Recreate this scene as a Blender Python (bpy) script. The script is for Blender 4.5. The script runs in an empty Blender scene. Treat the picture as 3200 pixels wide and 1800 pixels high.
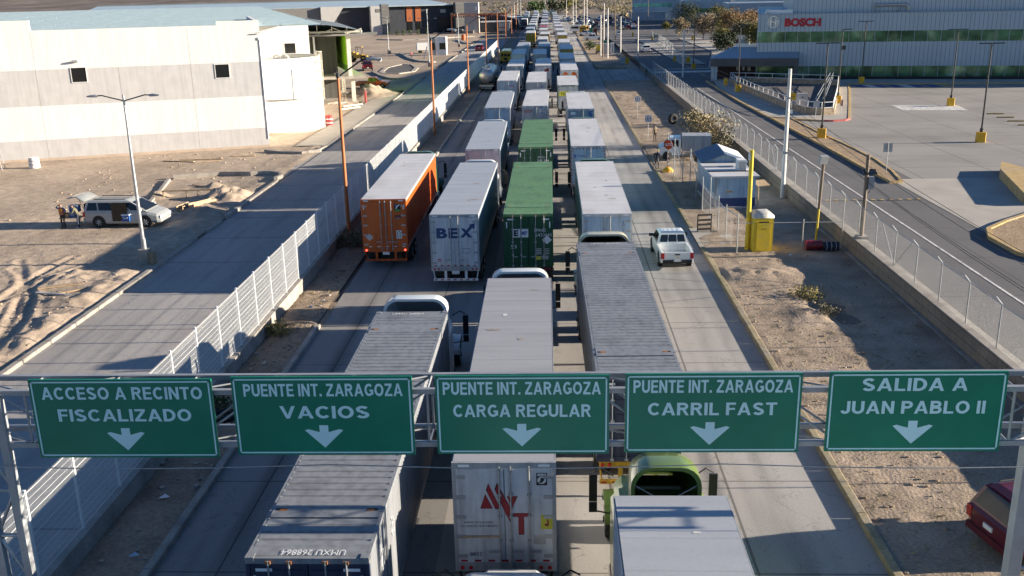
import bpy, bmesh, math, random
from mathutils import Vector, Matrix
sc = bpy.context.scene
C = sc.collection
R_ = math.radians
rnd = random.Random(7)

# ---------------------------------------------------------------- camera, world, sun, exposure
def make_camera():
    cam = bpy.data.cameras.new("camera"); o = bpy.data.objects.new("camera", cam); C.objects.link(o)
    p, r, y, H = R_(17.01545), R_(1.2326), R_(-2.4986), 15.2443
    f = Vector((math.sin(y)*math.cos(p), math.cos(y)*math.cos(p), -math.sin(p)))
    r0 = Vector((math.cos(y), -math.sin(y), 0)); d0 = f.cross(r0)
    rt = r0*math.cos(r) + d0*math.sin(r); dn = d0*math.cos(r) - r0*math.sin(r)
    m = Matrix((rt, -dn, -f)).transposed().to_4x4(); m.translation = (0, 0, H)
    o.matrix_world = m
    cam.sensor_width = 36; cam.lens = 34.103; cam.clip_start = .3; cam.clip_end = 9000
    sc.camera = o
make_camera()
SUN_EL, SUN_AZ = R_(13.2), R_(89.0)        # azimuth clockwise from +Y (the road's direction)
w = bpy.data.worlds.new("World"); sc.world = w; w.use_nodes = True
nt = w.node_tree; sky = nt.nodes.new('ShaderNodeTexSky'); sky.sky_type = 'NISHITA'; sky.sun_disc = False
sky.sun_elevation = SUN_EL; sky.sun_rotation = SUN_AZ; sky.altitude = 1100; sky.air_density = 1.0; sky.dust_density = .3; sky.ozone_density = 3.0
bg = nt.nodes['Background']; tint = nt.nodes.new('ShaderNodeVectorMath'); tint.operation = 'MULTIPLY'; tint.inputs[1].default_value = (.78, .92, 1.08)   # the clear winter sky of the photo is a deeper blue
nt.links.new(sky.outputs[0], tint.inputs[0]); nt.links.new(tint.outputs[0], bg.inputs[0]); bg.inputs[1].default_value = .05
sl = bpy.data.lights.new("sun", 'SUN'); so = bpy.data.objects.new("sun", sl); C.objects.link(so)
sl.energy = 5.0; sl.angle = R_(.53); sl.color = (1.0, .87, .70)
so.rotation_euler = Vector((-math.sin(SUN_AZ)*math.cos(SUN_EL), -math.cos(SUN_AZ)*math.cos(SUN_EL), -math.sin(SUN_EL))).to_track_quat('-Z', 'Y').to_euler()
so.location = (60, 0, 60)
sc.view_settings.view_transform = 'Standard'; sc.view_settings.look = 'None'
sc.view_settings.exposure = 1.45; sc.view_settings.gamma = 1.0
cy = sc.cycles
cy.max_bounces = 5; cy.diffuse_bounces = 3; cy.glossy_bounces = 2; cy.transmission_bounces = 3; cy.transparent_max_bounces = 8
cy.caustics_reflective = False; cy.caustics_refractive = False
cy.use_adaptive_sampling = True; cy.adaptive_threshold = .02; cy.use_denoising = True
try: cy.denoiser = 'OPENIMAGEDENOISE'
except Exception: pass

# ---------------------------------------------------------------- materials
M = {}
def pm(name, col, rough=.6, metal=0., var=.12, scale=1.5, fine=0., fscale=30., stain=None, stain_amt=.5, stain_scale=.5, bump=0., bscale=20., rv=0., world=False, oil=None, streak=None, joints=None, stretch=None, spec=.5, coat=0.):
    m = bpy.data.materials.new(name); m.use_nodes = True; t = m.node_tree; N = t.nodes; L = t.links
    b = N['Principled BSDF']; b.inputs['Roughness'].default_value = rough; b.inputs['Metallic'].default_value = metal
    b.inputs['Specular IOR Level'].default_value = spec
    if coat: b.inputs['Coat Weight'].default_value = coat; b.inputs['Coat Roughness'].default_value = .08
    if world:
        g = N.new('ShaderNodeNewGeometry'); co = g.outputs['Position']
    else:
        g = N.new('ShaderNodeTexCoord'); co = g.outputs['Object']
    raw = co
    if stretch:
        mp = N.new('ShaderNodeMapping'); mp.inputs['Scale'].default_value = stretch; L.new(co, mp.inputs[0]); co = mp.outputs[0]
    def noise(s, d=4, src=None):
        n = N.new('ShaderNodeTexNoise'); n.inputs['Scale'].default_value = s; n.inputs['Detail'].default_value = d; L.new(src or co, n.inputs['Vector']); return n.outputs['Fac']
    def math_(op, a, b_=None, c=None):
        n = N.new('ShaderNodeMath'); n.operation = op
        for i, v in enumerate((a, b_, c)):
            if v is None: continue
            if hasattr(v, 'links'): L.new(v, n.inputs[i])
            else: n.inputs[i].default_value = v
        return n.outputs[0]
    def mapr(v, a, b_, c, d):
        n = N.new('ShaderNodeMapRange'); L.new(v, n.inputs[0])
        for i, x in enumerate((a, b_, c, d)): n.inputs[i+1].default_value = x
        return n.outputs[0]
    rgb = N.new('ShaderNodeRGB'); rgb.outputs[0].default_value = (*col, 1); cur = rgb.outputs[0]
    def scale_(v, f):
        n = N.new('ShaderNodeVectorMath'); n.operation = 'SCALE'; L.new(v, n.inputs[0]); L.new(f, n.inputs['Scale']); return n.outputs[0]
    if stain is not None:
        f = mapr(noise(stain_scale, 6), .5, .68, 0, stain_amt)
        mx = N.new('ShaderNodeMix'); mx.data_type = 'RGBA'; L.new(f, mx.inputs[0]); L.new(cur, mx.inputs[6]); mx.inputs[7].default_value = (*stain, 1); cur = mx.outputs[2]
    if var: cur = scale_(cur, mapr(noise(scale, 5), .3, .7, 1-var, 1+var))
    if fine: cur = scale_(cur, mapr(noise(fscale, 3, raw), .3, .7, 1-fine, 1+fine))
    if rv:
        oi = N.new('ShaderNodeObjectInfo'); cur = scale_(cur, mapr(oi.outputs['Random'], 0, 1, 1-rv, 1+rv))
    if oil:
        so_ = N.new('ShaderNodeSeparateXYZ'); L.new(raw, so_.inputs[0])
        v = math_('ABSOLUTE', math_('SUBTRACT', math_('FRACT', math_('DIVIDE', math_('ADD', so_.outputs[0], oil[1]), oil[0])), .5))
        o1 = math_('MULTIPLY', mapr(v, .0, .11, 1., 0.), mapr(noise(.9, 5), .38, .62, .15, 1.))
        o2 = math_('MULTIPLY', mapr(math_('ABSOLUTE', math_('SUBTRACT', v, .22)), .0, .07, 1., 0.), mapr(noise(.5, 4), .4, .65, .0, .6))
        cur = scale_(cur, mapr(math_('MAXIMUM', o1, o2), 0, 1, 1., 1-oil[2]))
        cr = mapr(math_('ABSOLUTE', math_('SUBTRACT', noise(.55, 8, raw), .5)), .0, .004, .62, 1.); cur = scale_(cur, cr)
    if streak:
        ms = N.new('ShaderNodeMapping'); ms.inputs['Scale'].default_value = streak[1]; L.new(raw, ms.inputs[0]); cur = scale_(cur, mapr(noise(1., 5, ms.outputs[0]), .42, .72, 1., 1-streak[0]))
    if joints:
        sp = N.new('ShaderNodeSeparateXYZ'); L.new(raw, sp.inputs[0])
        tot = None
        for ax, per, off, wd in joints:
            v = math_('ADD', sp.outputs[ax], off); v = math_('DIVIDE', v, per); v = math_('FRACT', v); v = math_('SUBTRACT', v, .5); v = math_('ABSOLUTE', v)
            v = mapr(v, wd/per, wd/per*1.6, 1., 0.)
            tot = v if tot is None else math_('MAXIMUM', tot, v)
        cur = scale_(cur, mapr(tot, 0, 1, 1, .45))
    L.new(cur, b.inputs['Base Color'])
    if bump:
        bn = N.new('ShaderNodeBump'); bn.inputs['Strength'].default_value = bump; bn.inputs['Distance'].default_value = .05
        L.new(noise(bscale, 5, raw), bn.inputs['Height']); L.new(bn.outputs[0], b.inputs['Normal'])
    M[name] = m; return m
def em(name, col, s):
    m = pm(name, col, .4, var=0); b = m.node_tree.nodes['Principled BSDF']
    b.inputs['Emission Color'].default_value = (*col, 1); b.inputs['Emission Strength'].default_value = s; return m

# ground and setting
pm('dirt', (.43, .345, .265), .95, var=.16, scale=.12, fine=.18, fscale=1.7, stain=(.33, .265, .205), stain_amt=.5, stain_scale=.25, bump=.6, bscale=6, world=True, spec=.1)
pm('desert', (.23, .185, .15), .95, var=.3, scale=.02, fine=.25, fscale=.3, stain=(.12, .11, .08), stain_amt=.8, stain_scale=.06, world=True, spec=.1)
pm('strip_dirt', (.31, .245, .185), .95, var=.2, scale=.35, fine=.2, fscale=7, stain=(.20, .16, .12), stain_amt=.7, stain_scale=.6, bump=.9, bscale=9, world=True, spec=.1)
pm('gravel', (.37, .295, .225), .95, var=.2, scale=.5, fine=.22, fscale=9, stain=(.27, .215, .155), stain_amt=.6, stain_scale=.8, bump=.6, bscale=9, world=True, spec=.1)
pm('planter_gravel', (.36, .27, .18), .95, var=.12, scale=.8, fine=.4, fscale=8, bump=.8, bscale=11, world=True, spec=.1)
pm('left_road', (.385, .365, .345), .9, var=.12, scale=.25, fine=.10, fscale=20, stain=(.28, .265, .255), stain_amt=.6, stain_scale=.9, bump=.15, bscale=40, world=True, joints=[(1, 6.05, 1.9, .035)], stretch=(1, .12, 1), spec=.25, oil=(4.6, 0., .16))
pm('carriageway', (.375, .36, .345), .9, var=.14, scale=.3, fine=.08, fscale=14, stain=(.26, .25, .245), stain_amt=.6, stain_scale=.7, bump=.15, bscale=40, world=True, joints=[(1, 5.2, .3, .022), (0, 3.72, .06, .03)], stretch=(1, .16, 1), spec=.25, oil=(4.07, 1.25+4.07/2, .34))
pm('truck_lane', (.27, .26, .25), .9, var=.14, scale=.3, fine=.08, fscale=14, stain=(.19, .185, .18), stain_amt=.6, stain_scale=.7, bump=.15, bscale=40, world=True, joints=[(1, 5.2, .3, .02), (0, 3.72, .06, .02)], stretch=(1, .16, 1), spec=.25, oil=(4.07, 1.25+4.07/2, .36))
pm('asphalt', (.12, .115, .115), .9, var=.14, scale=.3, fine=.12, fscale=18, stain=(.17, .16, .15), stain_amt=.5, stain_scale=.4, bump=.2, bscale=40, world=True, stretch=(1, .15, 1), spec=.25)
pm('inner_road', (.145, .143, .145), .9, var=.1, scale=.25, fine=.12, fscale=20, stain=(.11, .108, .108), stain_amt=.5, stain_scale=.5, bump=.15, bscale=40, world=True, joints=[(1, 7., 0, .02), (0, 7.1, 1.2, .02)], spec=.25)
pm('lot_concrete', (.30, .285, .265), .9, var=.1, scale=.12, fine=.07, fscale=12, stain=(.22, .21, .195), stain_amt=.6, stain_scale=.15, world=True, joints=[(0, 6.4, 0, .03), (1, 5.6, .8, .03)], spec=.25)
pm('pale_concrete', (.43, .39, .33), .9, var=.08, scale=.6, fine=.08, fscale=15, world=True, joints=[(1, 6.05, 1.9, .03)], spec=.2)
pm('slab', (.42, .39, .345), .9, var=.08, scale=.5, fine=.06, fscale=15, stain=(.33, .31, .28), stain_amt=.5, stain_scale=.4, world=True, spec=.2)
pm('concrete', (.36, .33, .29), .9, var=.15, scale=1.2, fine=.12, fscale=12, stain=(.22, .20, .175), stain_amt=.6, stain_scale=.8, world=True, bump=.2, bscale=20, spec=.2)
pm('wall_block', (.30, .245, .185), .95, var=.15, scale=.8, fine=.15, fscale=9, stain=(.17, .145, .12), stain_amt=.6, stain_scale=.4, world=True, bump=.3, bscale=9, joints=[(2, .42, .04, .012), (1, .8, 0, .010)], spec=.2)
pm('kerb_yellow', (.33, .28, .18), .85, var=.2, scale=1.2, fine=.2, fscale=8, stain=(.29, .255, .21), stain_amt=.95, stain_scale=.8, world=True, spec=.2)
pm('yellow_edge', (.50, .36, .17), .8, var=.15, scale=1.5, fine=.12, fscale=8, stain=(.42, .34, .24), stain_amt=.6, stain_scale=.4, world=True, spec=.2)
pm('red_edge', (.50, .13, .12), .8, var=.2, scale=1., fine=.1, fscale=7, world=True, spec=.2)
pm('mark_white', (.62, .61, .58), .8, var=.2, scale=2, fine=.25, fscale=5, stain=(.33, .32, .30), stain_amt=.7, stain_scale=1.4, world=True, spec=.2)
pm('mark_blue', (.06, .09, .24), .8, var=.15, scale=1, world=True)
pm('hill', (.20, .165, .14), .95, var=.3, scale=.01, fine=.2, fscale=.05, world=True, spec=.1)
# metals and paints
pm('galv', (.42, .44, .45), .45, .6, var=.12, scale=3, fine=.1, fscale=20)
pm('steel_gray', (.36, .38, .40), .5, .35, var=.1, scale=2, fine=.06, fscale=25)
pm('white_metal', (.72, .73, .72), .5, 0, var=.05, scale=2)
pm('wire_white', (.74, .76, .76), .45, 0, var=.03)
pm('black_metal', (.025, .027, .03), .4, 0, var=.1)
pm('black', (.012, .012, .013), .6, 0, var=.1)
pm('rubber', (.02, .02, .02), .85, 0, var=.2, scale=4)
pm('chassis', (.03, .028, .027), .8, 0, var=.3, scale=2, stain=(.09, .075, .06), stain_amt=.6, stain_scale=2)
pm('glass_dark', (.012, .016, .022), .08, 0, var=0)
pm('glass_green', (.07, .17, .10), .12, .55, var=.75, scale=.45, stain=(.30, .44, .30), stain_amt=.9, stain_scale=.28)  # pale and dark blotches paint reflections into the glass colour
pm('red_light', (.45, .02, .02), .3, 0, var=0)
em('red_lit', (1., .06, .04), 2.5)
em('amber_lit', (1., .45, .08), 2.)
pm('amber', (.75, .28, .04), .3, 0, var=0)
pm('chrome', (.7, .7, .72), .18, .9, var=0)
pm('orange_pole', (.46, .155, .05), .6, 0, var=.12, scale=2)
pm('yellow_paint', (.68, .50, .03), .55, 0, var=.1, scale=2, stain=(.45, .36, .08), stain_amt=.5, stain_scale=2)
pm('base_yellow', (.72, .40, .02), .6, 0, var=.08, scale=2)
pm('sign_green', (.004, .20, .12), .38, 0, var=.06, scale=1.2, stain=(.006, .24, .14), stain_amt=.5, stain_scale=.7)
pm('sign_letter', (.60, .88, .90), .45, 0, var=.03)
pm('white_paint', (.78, .78, .77), .5, 0, var=.04, scale=2)
pm('text_white', (.75, .77, .78), .6, 0, var=.12, scale=6)
pm('text_navy', (.03, .06, .17), .6, 0, var=.1, scale=6)
pm('text_black', (.015, .015, .02), .6, 0, var=0)
pm('text_red', (.33, .015, .025), .5, 0, var=.08, scale=3)
pm('sticker_yellow', (.62, .58, .04), .6, 0, var=.08, scale=8)
pm('sticker_white', (.75, .75, .75), .6, 0, var=.06, scale=8)
pm('reflect_white', (.8, .82, .84), .4, 0, var=0)
pm('blue_mark', (.03, .11, .34), .5, 0, var=0)
pm('green_mark', (.12, .35, .05), .5, 0, var=0)
pm('wood', (.40, .29, .18), .8, 0, var=.2, scale=3, fine=.2, fscale=12, rv=.2)
pm('pole_wood', (.20, .155, .115), .85, 0, var=.2, scale=4, stretch=(6, 6, .6))
pm('pole_white', (.66, .64, .60), .8, 0, var=.1, scale=1.5, stain=(.45, .42, .38), stain_amt=.5, stain_scale=1.)
def body(name, col, **k): return pm(name, col, k.pop('rough', .3), 0, var=.04, scale=2, coat=.5, **k)
body('car_white', (.78, .79, .78)); body('car_silver', (.36, .375, .37)); body('car_red', (.20, .012, .018)); body('car_darkred', (.10, .008, .014))
body('car_orange', (.36, .085, .025)); body('car_black', (.02, .02, .025)); body('car_gray', (.16, .17, .18)); body('car_blue', (.03, .06, .16))
body('bus_yellow', (.62, .36, .02)); body('loader_yellow', (.52, .34, .05)); body('cab_green', (.15, .22, .045)); body('cab_white', (.75, .77, .77)); body('cab_beige', (.60, .55, .40)); body('cab_blue', (.05, .09, .25)); body('cab_dkgreen', (.02, .10, .05))
pm('skin', (.36, .20, .13), .6, 0, var=0)
pm('hair', (.02, .016, .014), .7, 0, var=0)

# ---------------------------------------------------------------- mesh builder
_fonts = {}
def text_polys(s, bold=.0, ratio=1.):
    k = (s, bold)
    if k not in _fonts:
        cu = bpy.data.curves.new('lettering_curve', 'FONT'); cu.body = s; cu.size = 1; cu.offset = bold; cu.resolution_u = 3; cu.fill_mode = 'FRONT'
        o = bpy.data.objects.new('lettering_tmp', cu); C.objects.link(o)
        me = bpy.data.meshes.new_from_object(o.evaluated_get(bpy.context.evaluated_depsgraph_get()))
        vs = [tuple(v.co) for v in me.vertices]; fs = [tuple(p.vertices) for p in me.polygons]
        bpy.data.objects.remove(o); bpy.data.curves.remove(cu); bpy.data.meshes.remove(me)
        _fonts[k] = (vs, fs)
    return _fonts[k]

class MB:
    def __init__(self): self.v = []; self.f = []; self.m = []; self.mats = []; self.sm = []
    def mi(self, name):
        if name not in self.mats: self.mats.append(name)
        return self.mats.index(name)
    def add(self, vs, fs, mat, smooth=False):
        o = len(self.v); i = self.mi(mat); self.v += [tuple(p) for p in vs]
        for f in fs: self.f.append(tuple(o+a for a in f)); self.m.append(i); self.sm.append(smooth)
        return self
    def box(self, x0, x1, y0, y1, z0, z1, mat):
        vs = [(x, y, z) for z in (z0, z1) for y in (y0, y1) for x in (x0, x1)]
        return self.add(vs, [(0, 2, 3, 1), (4, 5, 7, 6), (0, 1, 5, 4), (2, 6, 7, 3), (0, 4, 6, 2), (1, 3, 7, 5)], mat)
    def cbox(self, c, s, mat, rz=0., rx=0.):
        x, y, z = (a/2 for a in s); rm = Matrix.Rotation(rz, 3, 'Z') @ Matrix.Rotation(rx, 3, 'X')
        vs = [Vector(c) + rm @ Vector((a*x, b*y, d*z)) for d in (-1, 1) for b in (-1, 1) for a in (-1, 1)]
        return self.add(vs, [(0, 2, 3, 1), (4, 5, 7, 6), (0, 1, 5, 4), (2, 6, 7, 3), (0, 4, 6, 2), (1, 3, 7, 5)], mat)
    def tube(self, p0, p1, r0, mat, r1=None, n=8, caps=True, smooth=True):
        p0, p1 = Vector(p0), Vector(p1); r1 = r0 if r1 is None else r1; d = p1-p0
        if d.length < 1e-6: return self
        q = d.to_track_quat('Z', 'Y'); vs = []
        for p, r in ((p0, r0), (p1, r1)):
            for i in range(n):
                a = 2*math.pi*(i+.5)/n; vs.append(p + q @ Vector((r*math.cos(a), r*math.sin(a), 0)))
        self.add(vs, [(i, (i+1) % n, n+(i+1) % n, n+i) for i in range(n)], mat, smooth)
        if caps: self.add(vs[:n], [tuple(range(n))[::-1]], mat); self.add(vs[n:], [tuple(range(n))], mat)
        return self
    def path(self, pts, r, mat, n=6, smooth=True):
        for a, b in zip(pts, pts[1:]): self.tube(a, b, r, mat, n=n, smooth=smooth)
        return self
    def prism(self, poly, h0, h1, mat, axis='z', caps=True, smooth=False):
        # poly: 2-D points; axis z -> (x,y), axis x -> (y,z) extruded in x, axis y -> (x,z) extruded in y
        def P(p, h): return {'z': (p[0], p[1], h), 'x': (h, p[0], p[1]), 'y': (p[0], h, p[1])}[axis]
        n = len(poly); vs = [P(p, h0) for p in poly] + [P(p, h1) for p in poly]
        self.add(vs, [(i, (i+1) % n, n+(i+1) % n, n+i) for i in range(n)], mat, smooth)
        if caps: self.add(vs[:n], [tuple(range(n))[::-1]], mat); self.add(vs[n:], [tuple(range(n))], mat)
        return self
    def loft(self, secs, mat, smooth=True, caps=True, closed=True):
        n = len(secs[0]); vs = [p for s in secs for p in s]; fs = []
        for k in range(len(secs)-1):
            for i in range(n if closed else n-1): fs.append((k*n+i, k*n+(i+1) % n, (k+1)*n+(i+1) % n, (k+1)*n+i))
        self.add(vs, fs, mat, smooth)
        if caps and closed: self.add(secs[0], [tuple(range(n))[::-1]], mat); self.add(secs[-1], [tuple(range(n))], mat)
        return self
    def quad(self, pts, mat): return self.add(pts, [tuple(range(len(pts)))], mat)
    def ball(self, c, r, mat, nu=10, nv=6, sq=(1, 1, 1)):
        secs = []
        for j in range(1, nv):
            t = math.pi*j/nv
            secs.append([(c[0]+sq[0]*r*math.sin(t)*math.cos(2*math.pi*i/nu), c[1]+sq[1]*r*math.sin(t)*math.sin(2*math.pi*i/nu), c[2]-sq[2]*r*math.cos(t)) for i in range(nu)])
        return self.loft(secs, mat)
    def text(self, s, org, xd, ud, h, mat, bold=.02, width=None, align='c', off=.004):
        """lettering h tall (capital height), centred on org, lying on the plane of xd/ud"""
        vs, fs = text_polys(s, bold)
        xs = [v[0] for v in vs]; x0, x1 = min(xs), max(xs); xd, ud = Vector(xd), Vector(ud); n = xd.cross(ud)
        k = h/.70; kx = k if width is None else width/(x1-x0)
        ox = {'c': (x0+x1)/2, 'l': x0, 'r': x1}[align]
        return self.add([Vector(org) + xd*((v[0]-ox)*kx) + ud*((v[1]-.35)*k) + n*off for v in vs], fs, mat)
    def stext(self, s, org, xd, ud, h, mat, width, off=.005):
        """upper-case road sign lettering built stroke by stroke"""
        xd, ud = Vector(xd), Vector(ud); n = xd.cross(ud); pols = []; x = 0.; T = .2
        def rib(pts, closed=False):
            m = len(pts); a = []; c = []
            for i, p in enumerate(pts):
                q0 = pts[i-1] if (i or closed) else p; q1 = pts[(i+1) % m] if (i < m-1 or closed) else p
                dx, dy = q1[0]-q0[0], q1[1]-q0[1]; l = math.hypot(dx, dy) or 1; nx, ny = -dy/l*T/2, dx/l*T/2; a.append((p[0]+nx, p[1]+ny)); c.append((p[0]-nx, p[1]-ny))
            return [[a[i], a[(i+1) % m], c[(i+1) % m], c[i]] for i in range(m if closed else m-1)]
        def ar(cx, cy_, rx, ry, a0, a1, k=14): return [(cx+rx*math.cos(R_(a0+(a1-a0)*i/k)), cy_+ry*math.sin(R_(a0+(a1-a0)*i/k))) for i in range(k+1)]
        bx = lambda a, c, d, e: [(a, d), (c, d), (c, e), (a, e)]
        i2 = T/2
        def bowl(y0, y1, w_): r = (y1-y0)/2-i2; return [(T*.5, y1-i2), (w_-r-i2, y1-i2)]+ar(w_-r-i2, (y0+y1)/2, r, r, 90, -90, 10)[1:-1]+[(w_-r-i2, y0+i2), (T*.5, y0+i2)]
        G = {'A': (.84, [[(0, 0), (.195, 0), (.52, 1), (.32, 1)], [(.645, 0), (.84, 0), (.52, 1), (.32, 1)], bx(.2, .64, .21, .37)]), 'V': (.82, [[(0, 1), (.2, 1), (.5, 0), (.32, 0)], [(.62, 1), (.82, 1), (.5, 0), (.32, 0)]]),
             'C': (.76, rib(ar(.41, .5, .41-i2, .5-i2, 42, 318))), 'G': (.8, rib(ar(.41, .5, .41-i2, .5-i2, 45, 350))+[bx(.45, .8, .37, .53), bx(.63, .8, .12, .5)]), 'O': (.84, rib(ar(.42, .5, .42-i2, .5-i2, 0, 360, 24)[:-1], True)),
             'E': (.64, [bx(0, T, 0, 1), bx(T, .64, 0, T*.9), bx(T, .6, .43, .59), bx(T, .63, 1-T*.9, 1)]), 'F': (.6, [bx(0, T, 0, 1), bx(T, .56, .42, .58), bx(T, .6, 1-T*.9, 1)]), 'L': (.6, [bx(0, T, 0, 1), bx(T, .6, 0, T*.9)]),
             'I': (T, [bx(0, T, 0, 1)]), 'T': (.68, [bx(.34-i2, .34+i2, 0, 1-T*.9), bx(0, .68, 1-T*.9, 1)]), 'N': (.74, [bx(0, T, 0, 1), bx(.74-T, .74, 0, 1), [(T, 1), (0, 1), (.74-T, 0), (.74, 0)]]), 'Z': (.68, [bx(0, .68, 0, T*.9), bx(.02, .66, 1-T*.9, 1), [(0, T*.9), (.24, T*.9), (.66, 1-T*.9), (.43, 1-T*.9)]]),
             'U': (.74, rib([(i2, 1), (i2, .36)]+ar(.37, .36, .37-i2, .36-i2, 180, 360, 12)[1:]+[(.74-i2, 1)])), 'J': (.58, rib(ar(.29, .3, .29-i2, .3-i2, 190, 360, 10)+[(.58-i2, 1)])), 'P': (.68, [bx(0, T, 0, 1)]+rib(bowl(.4, 1, .68))), 'R': (.74, [bx(0, T, 0, 1)]+rib(bowl(.42, 1, .69))+[[(.3, .46), (.5, .46), (.74, 0), (.54, 0)]]),
             'B': (.7, [bx(0, T, 0, 1)]+rib(bowl(.46, 1, .65))+rib(bowl(0, .58, .7))), 'D': (.74, [bx(0, T, 0, 1)]+rib([(T*.5, 1-i2), (.3, 1-i2)]+ar(.3, .5, .44-i2, .5-i2, 90, -90, 12)[1:-1]+[(.3, i2), (T*.5, i2)])),
             'S': (.7, rib(ar(.35, .72, .30-i2+.04, .28-i2, 25, 265, 12)+ar(.35, .28, .35-i2, .28-i2, 90, -160, 12))), '.': (T, [bx(0, T, 0, T)]), ' ': (.22, [])}
        for c in s:
            w_, P = G[c]; pols += [[(p[0]+x, p[1]) for p in q] for q in P]; x += w_+.105
        x -= .105; kx = width/x
        for i, q in enumerate(pols):
            ws = [Vector(org)+xd*((p[0]-x/2)*kx)+ud*((p[1]-.5)*h)+n*(off+.00006*i) for p in q]
            if (ws[1]-ws[0]).cross(ws[2]-ws[0]).dot(n) < 0: ws.reverse()
            self.add(ws, [tuple(range(len(ws)))], mat)
        return self
    def mesh(self, name):
        me = bpy.data.meshes.new(name); me.from_pydata([tuple(p) for p in self.v], [], self.f)
        for a in self.mats: me.materials.append(M[a])
        me.polygons.foreach_set('material_index', self.m); me.polygons.foreach_set('use_smooth', self.sm); me.update(); return me
    def build(self, name, parent=None, loc=None, rz=0., bevel=0.):
        return link(name, self.mesh(name), parent, loc, rz, bevel)
def link(name, me, parent=None, loc=None, rz=0., bevel=0.):
    o = bpy.data.objects.new(name, me); C.objects.link(o)
    if parent is not None: o.parent = parent
    if loc is not None: o.location = loc
    o.rotation_euler.z = rz
    if bevel:
        b = o.modifiers.new('bevel', 'BEVEL'); b.width = bevel; b.segments = 2; b.limit_method = 'ANGLE'; b.angle_limit = R_(40)
    return o
_cache = {}
def cpart(name, key, fn, parent, loc=None, rz=0., bevel=0.):
    """a part whose mesh is shared by every thing that asks for the same key"""
    if key not in _cache:
        b = MB(); fn(b); _cache[key] = b.mesh(name)
    return link(name, _cache[key], parent, loc, rz, bevel)
def tag(o, label, cat, group=None):
    o['label'] = label; o['category'] = cat
    if group: o['group'] = group
    return o
def thing(name, label, cat, loc=(0, 0, 0), rz=0., group=None):
    o = bpy.data.objects.new(name, None); C.objects.link(o); o.location = loc; o.rotation_euler.z = rz; o.empty_display_size = .3
    return tag(o, label, cat, group)
def struct(o, kind='structure'): o['kind'] = kind; return o
def dup(root, loc, rz=None, label=None):
    kids = {}
    for o in list(bpy.data.objects):
        if o.parent: kids.setdefault(o.parent.name, []).append(o)
    def rec(o, par):
        c = o.copy(); C.objects.link(c)
        if par is not None: c.parent = par
        for ch in kids.get(o.name, []): rec(ch, c)
        return c
    r = rec(root, None); r.location = loc
    if rz is not None: r.rotation_euler.z = rz
    if label: r['label'] = label
    return r
def sheet(name, x0, x1, y0, y1, z, mat, nx=1, ny=1):
    b = MB(); vs = [(x0+(x1-x0)*i/nx, y0+(y1-y0)*j/ny, z) for j in range(ny+1) for i in range(nx+1)]
    b.add(vs, [(j*(nx+1)+i, j*(nx+1)+i+1, (j+1)*(nx+1)+i+1, (j+1)*(nx+1)+i) for j in range(ny) for i in range(nx)], mat)
    return struct(b.build(name))
X_, Y_, Z_ = Vector((1, 0, 0)), Vector((0, 1, 0)), Vector((0, 0, 1))
# ---------------------------------------------------------------- ground, roads, kerbs
from mathutils import noise as mn
ZI = .7                                     # the factory terrace behind the retaining wall lies higher than the street
sheet('ground', -2600, 2600, -300, 4200, -.05, 'desert', 4, 4)
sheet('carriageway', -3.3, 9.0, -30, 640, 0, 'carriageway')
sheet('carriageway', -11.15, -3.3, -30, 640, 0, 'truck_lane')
sheet('left_road', -23.3, -13.75, -30, 330, 0, 'left_road')
sheet('asphalt_apron', -23.3, 9, 640, 700, -.004, 'asphalt')
sheet('side_yard', 9.3, 17.6, 196, 640, .05, 'gravel')
sheet('crossing_road', 9.0, 17.5, 172, 196, .06, 'carriageway')
sheet('terrace', 18.05, 420, -30, 330, ZI-.012, 'inner_road')
sheet('lot', 27.9, 150, 48, 150.5, ZI-.004, 'lot_concrete')
sheet('entry_slab', 26.2, 34.6, 57.6, 75.4, ZI+.002, 'slab')
sheet('far_lot', 18.05, 130, 330, 640, -.02, 'asphalt')
sheet('factory_yard', -150, -24, 92, 700, -.02, 'dirt')
sheet('bus_yard', -150, -13.8, 440, 640, -.012, 'asphalt')

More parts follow.
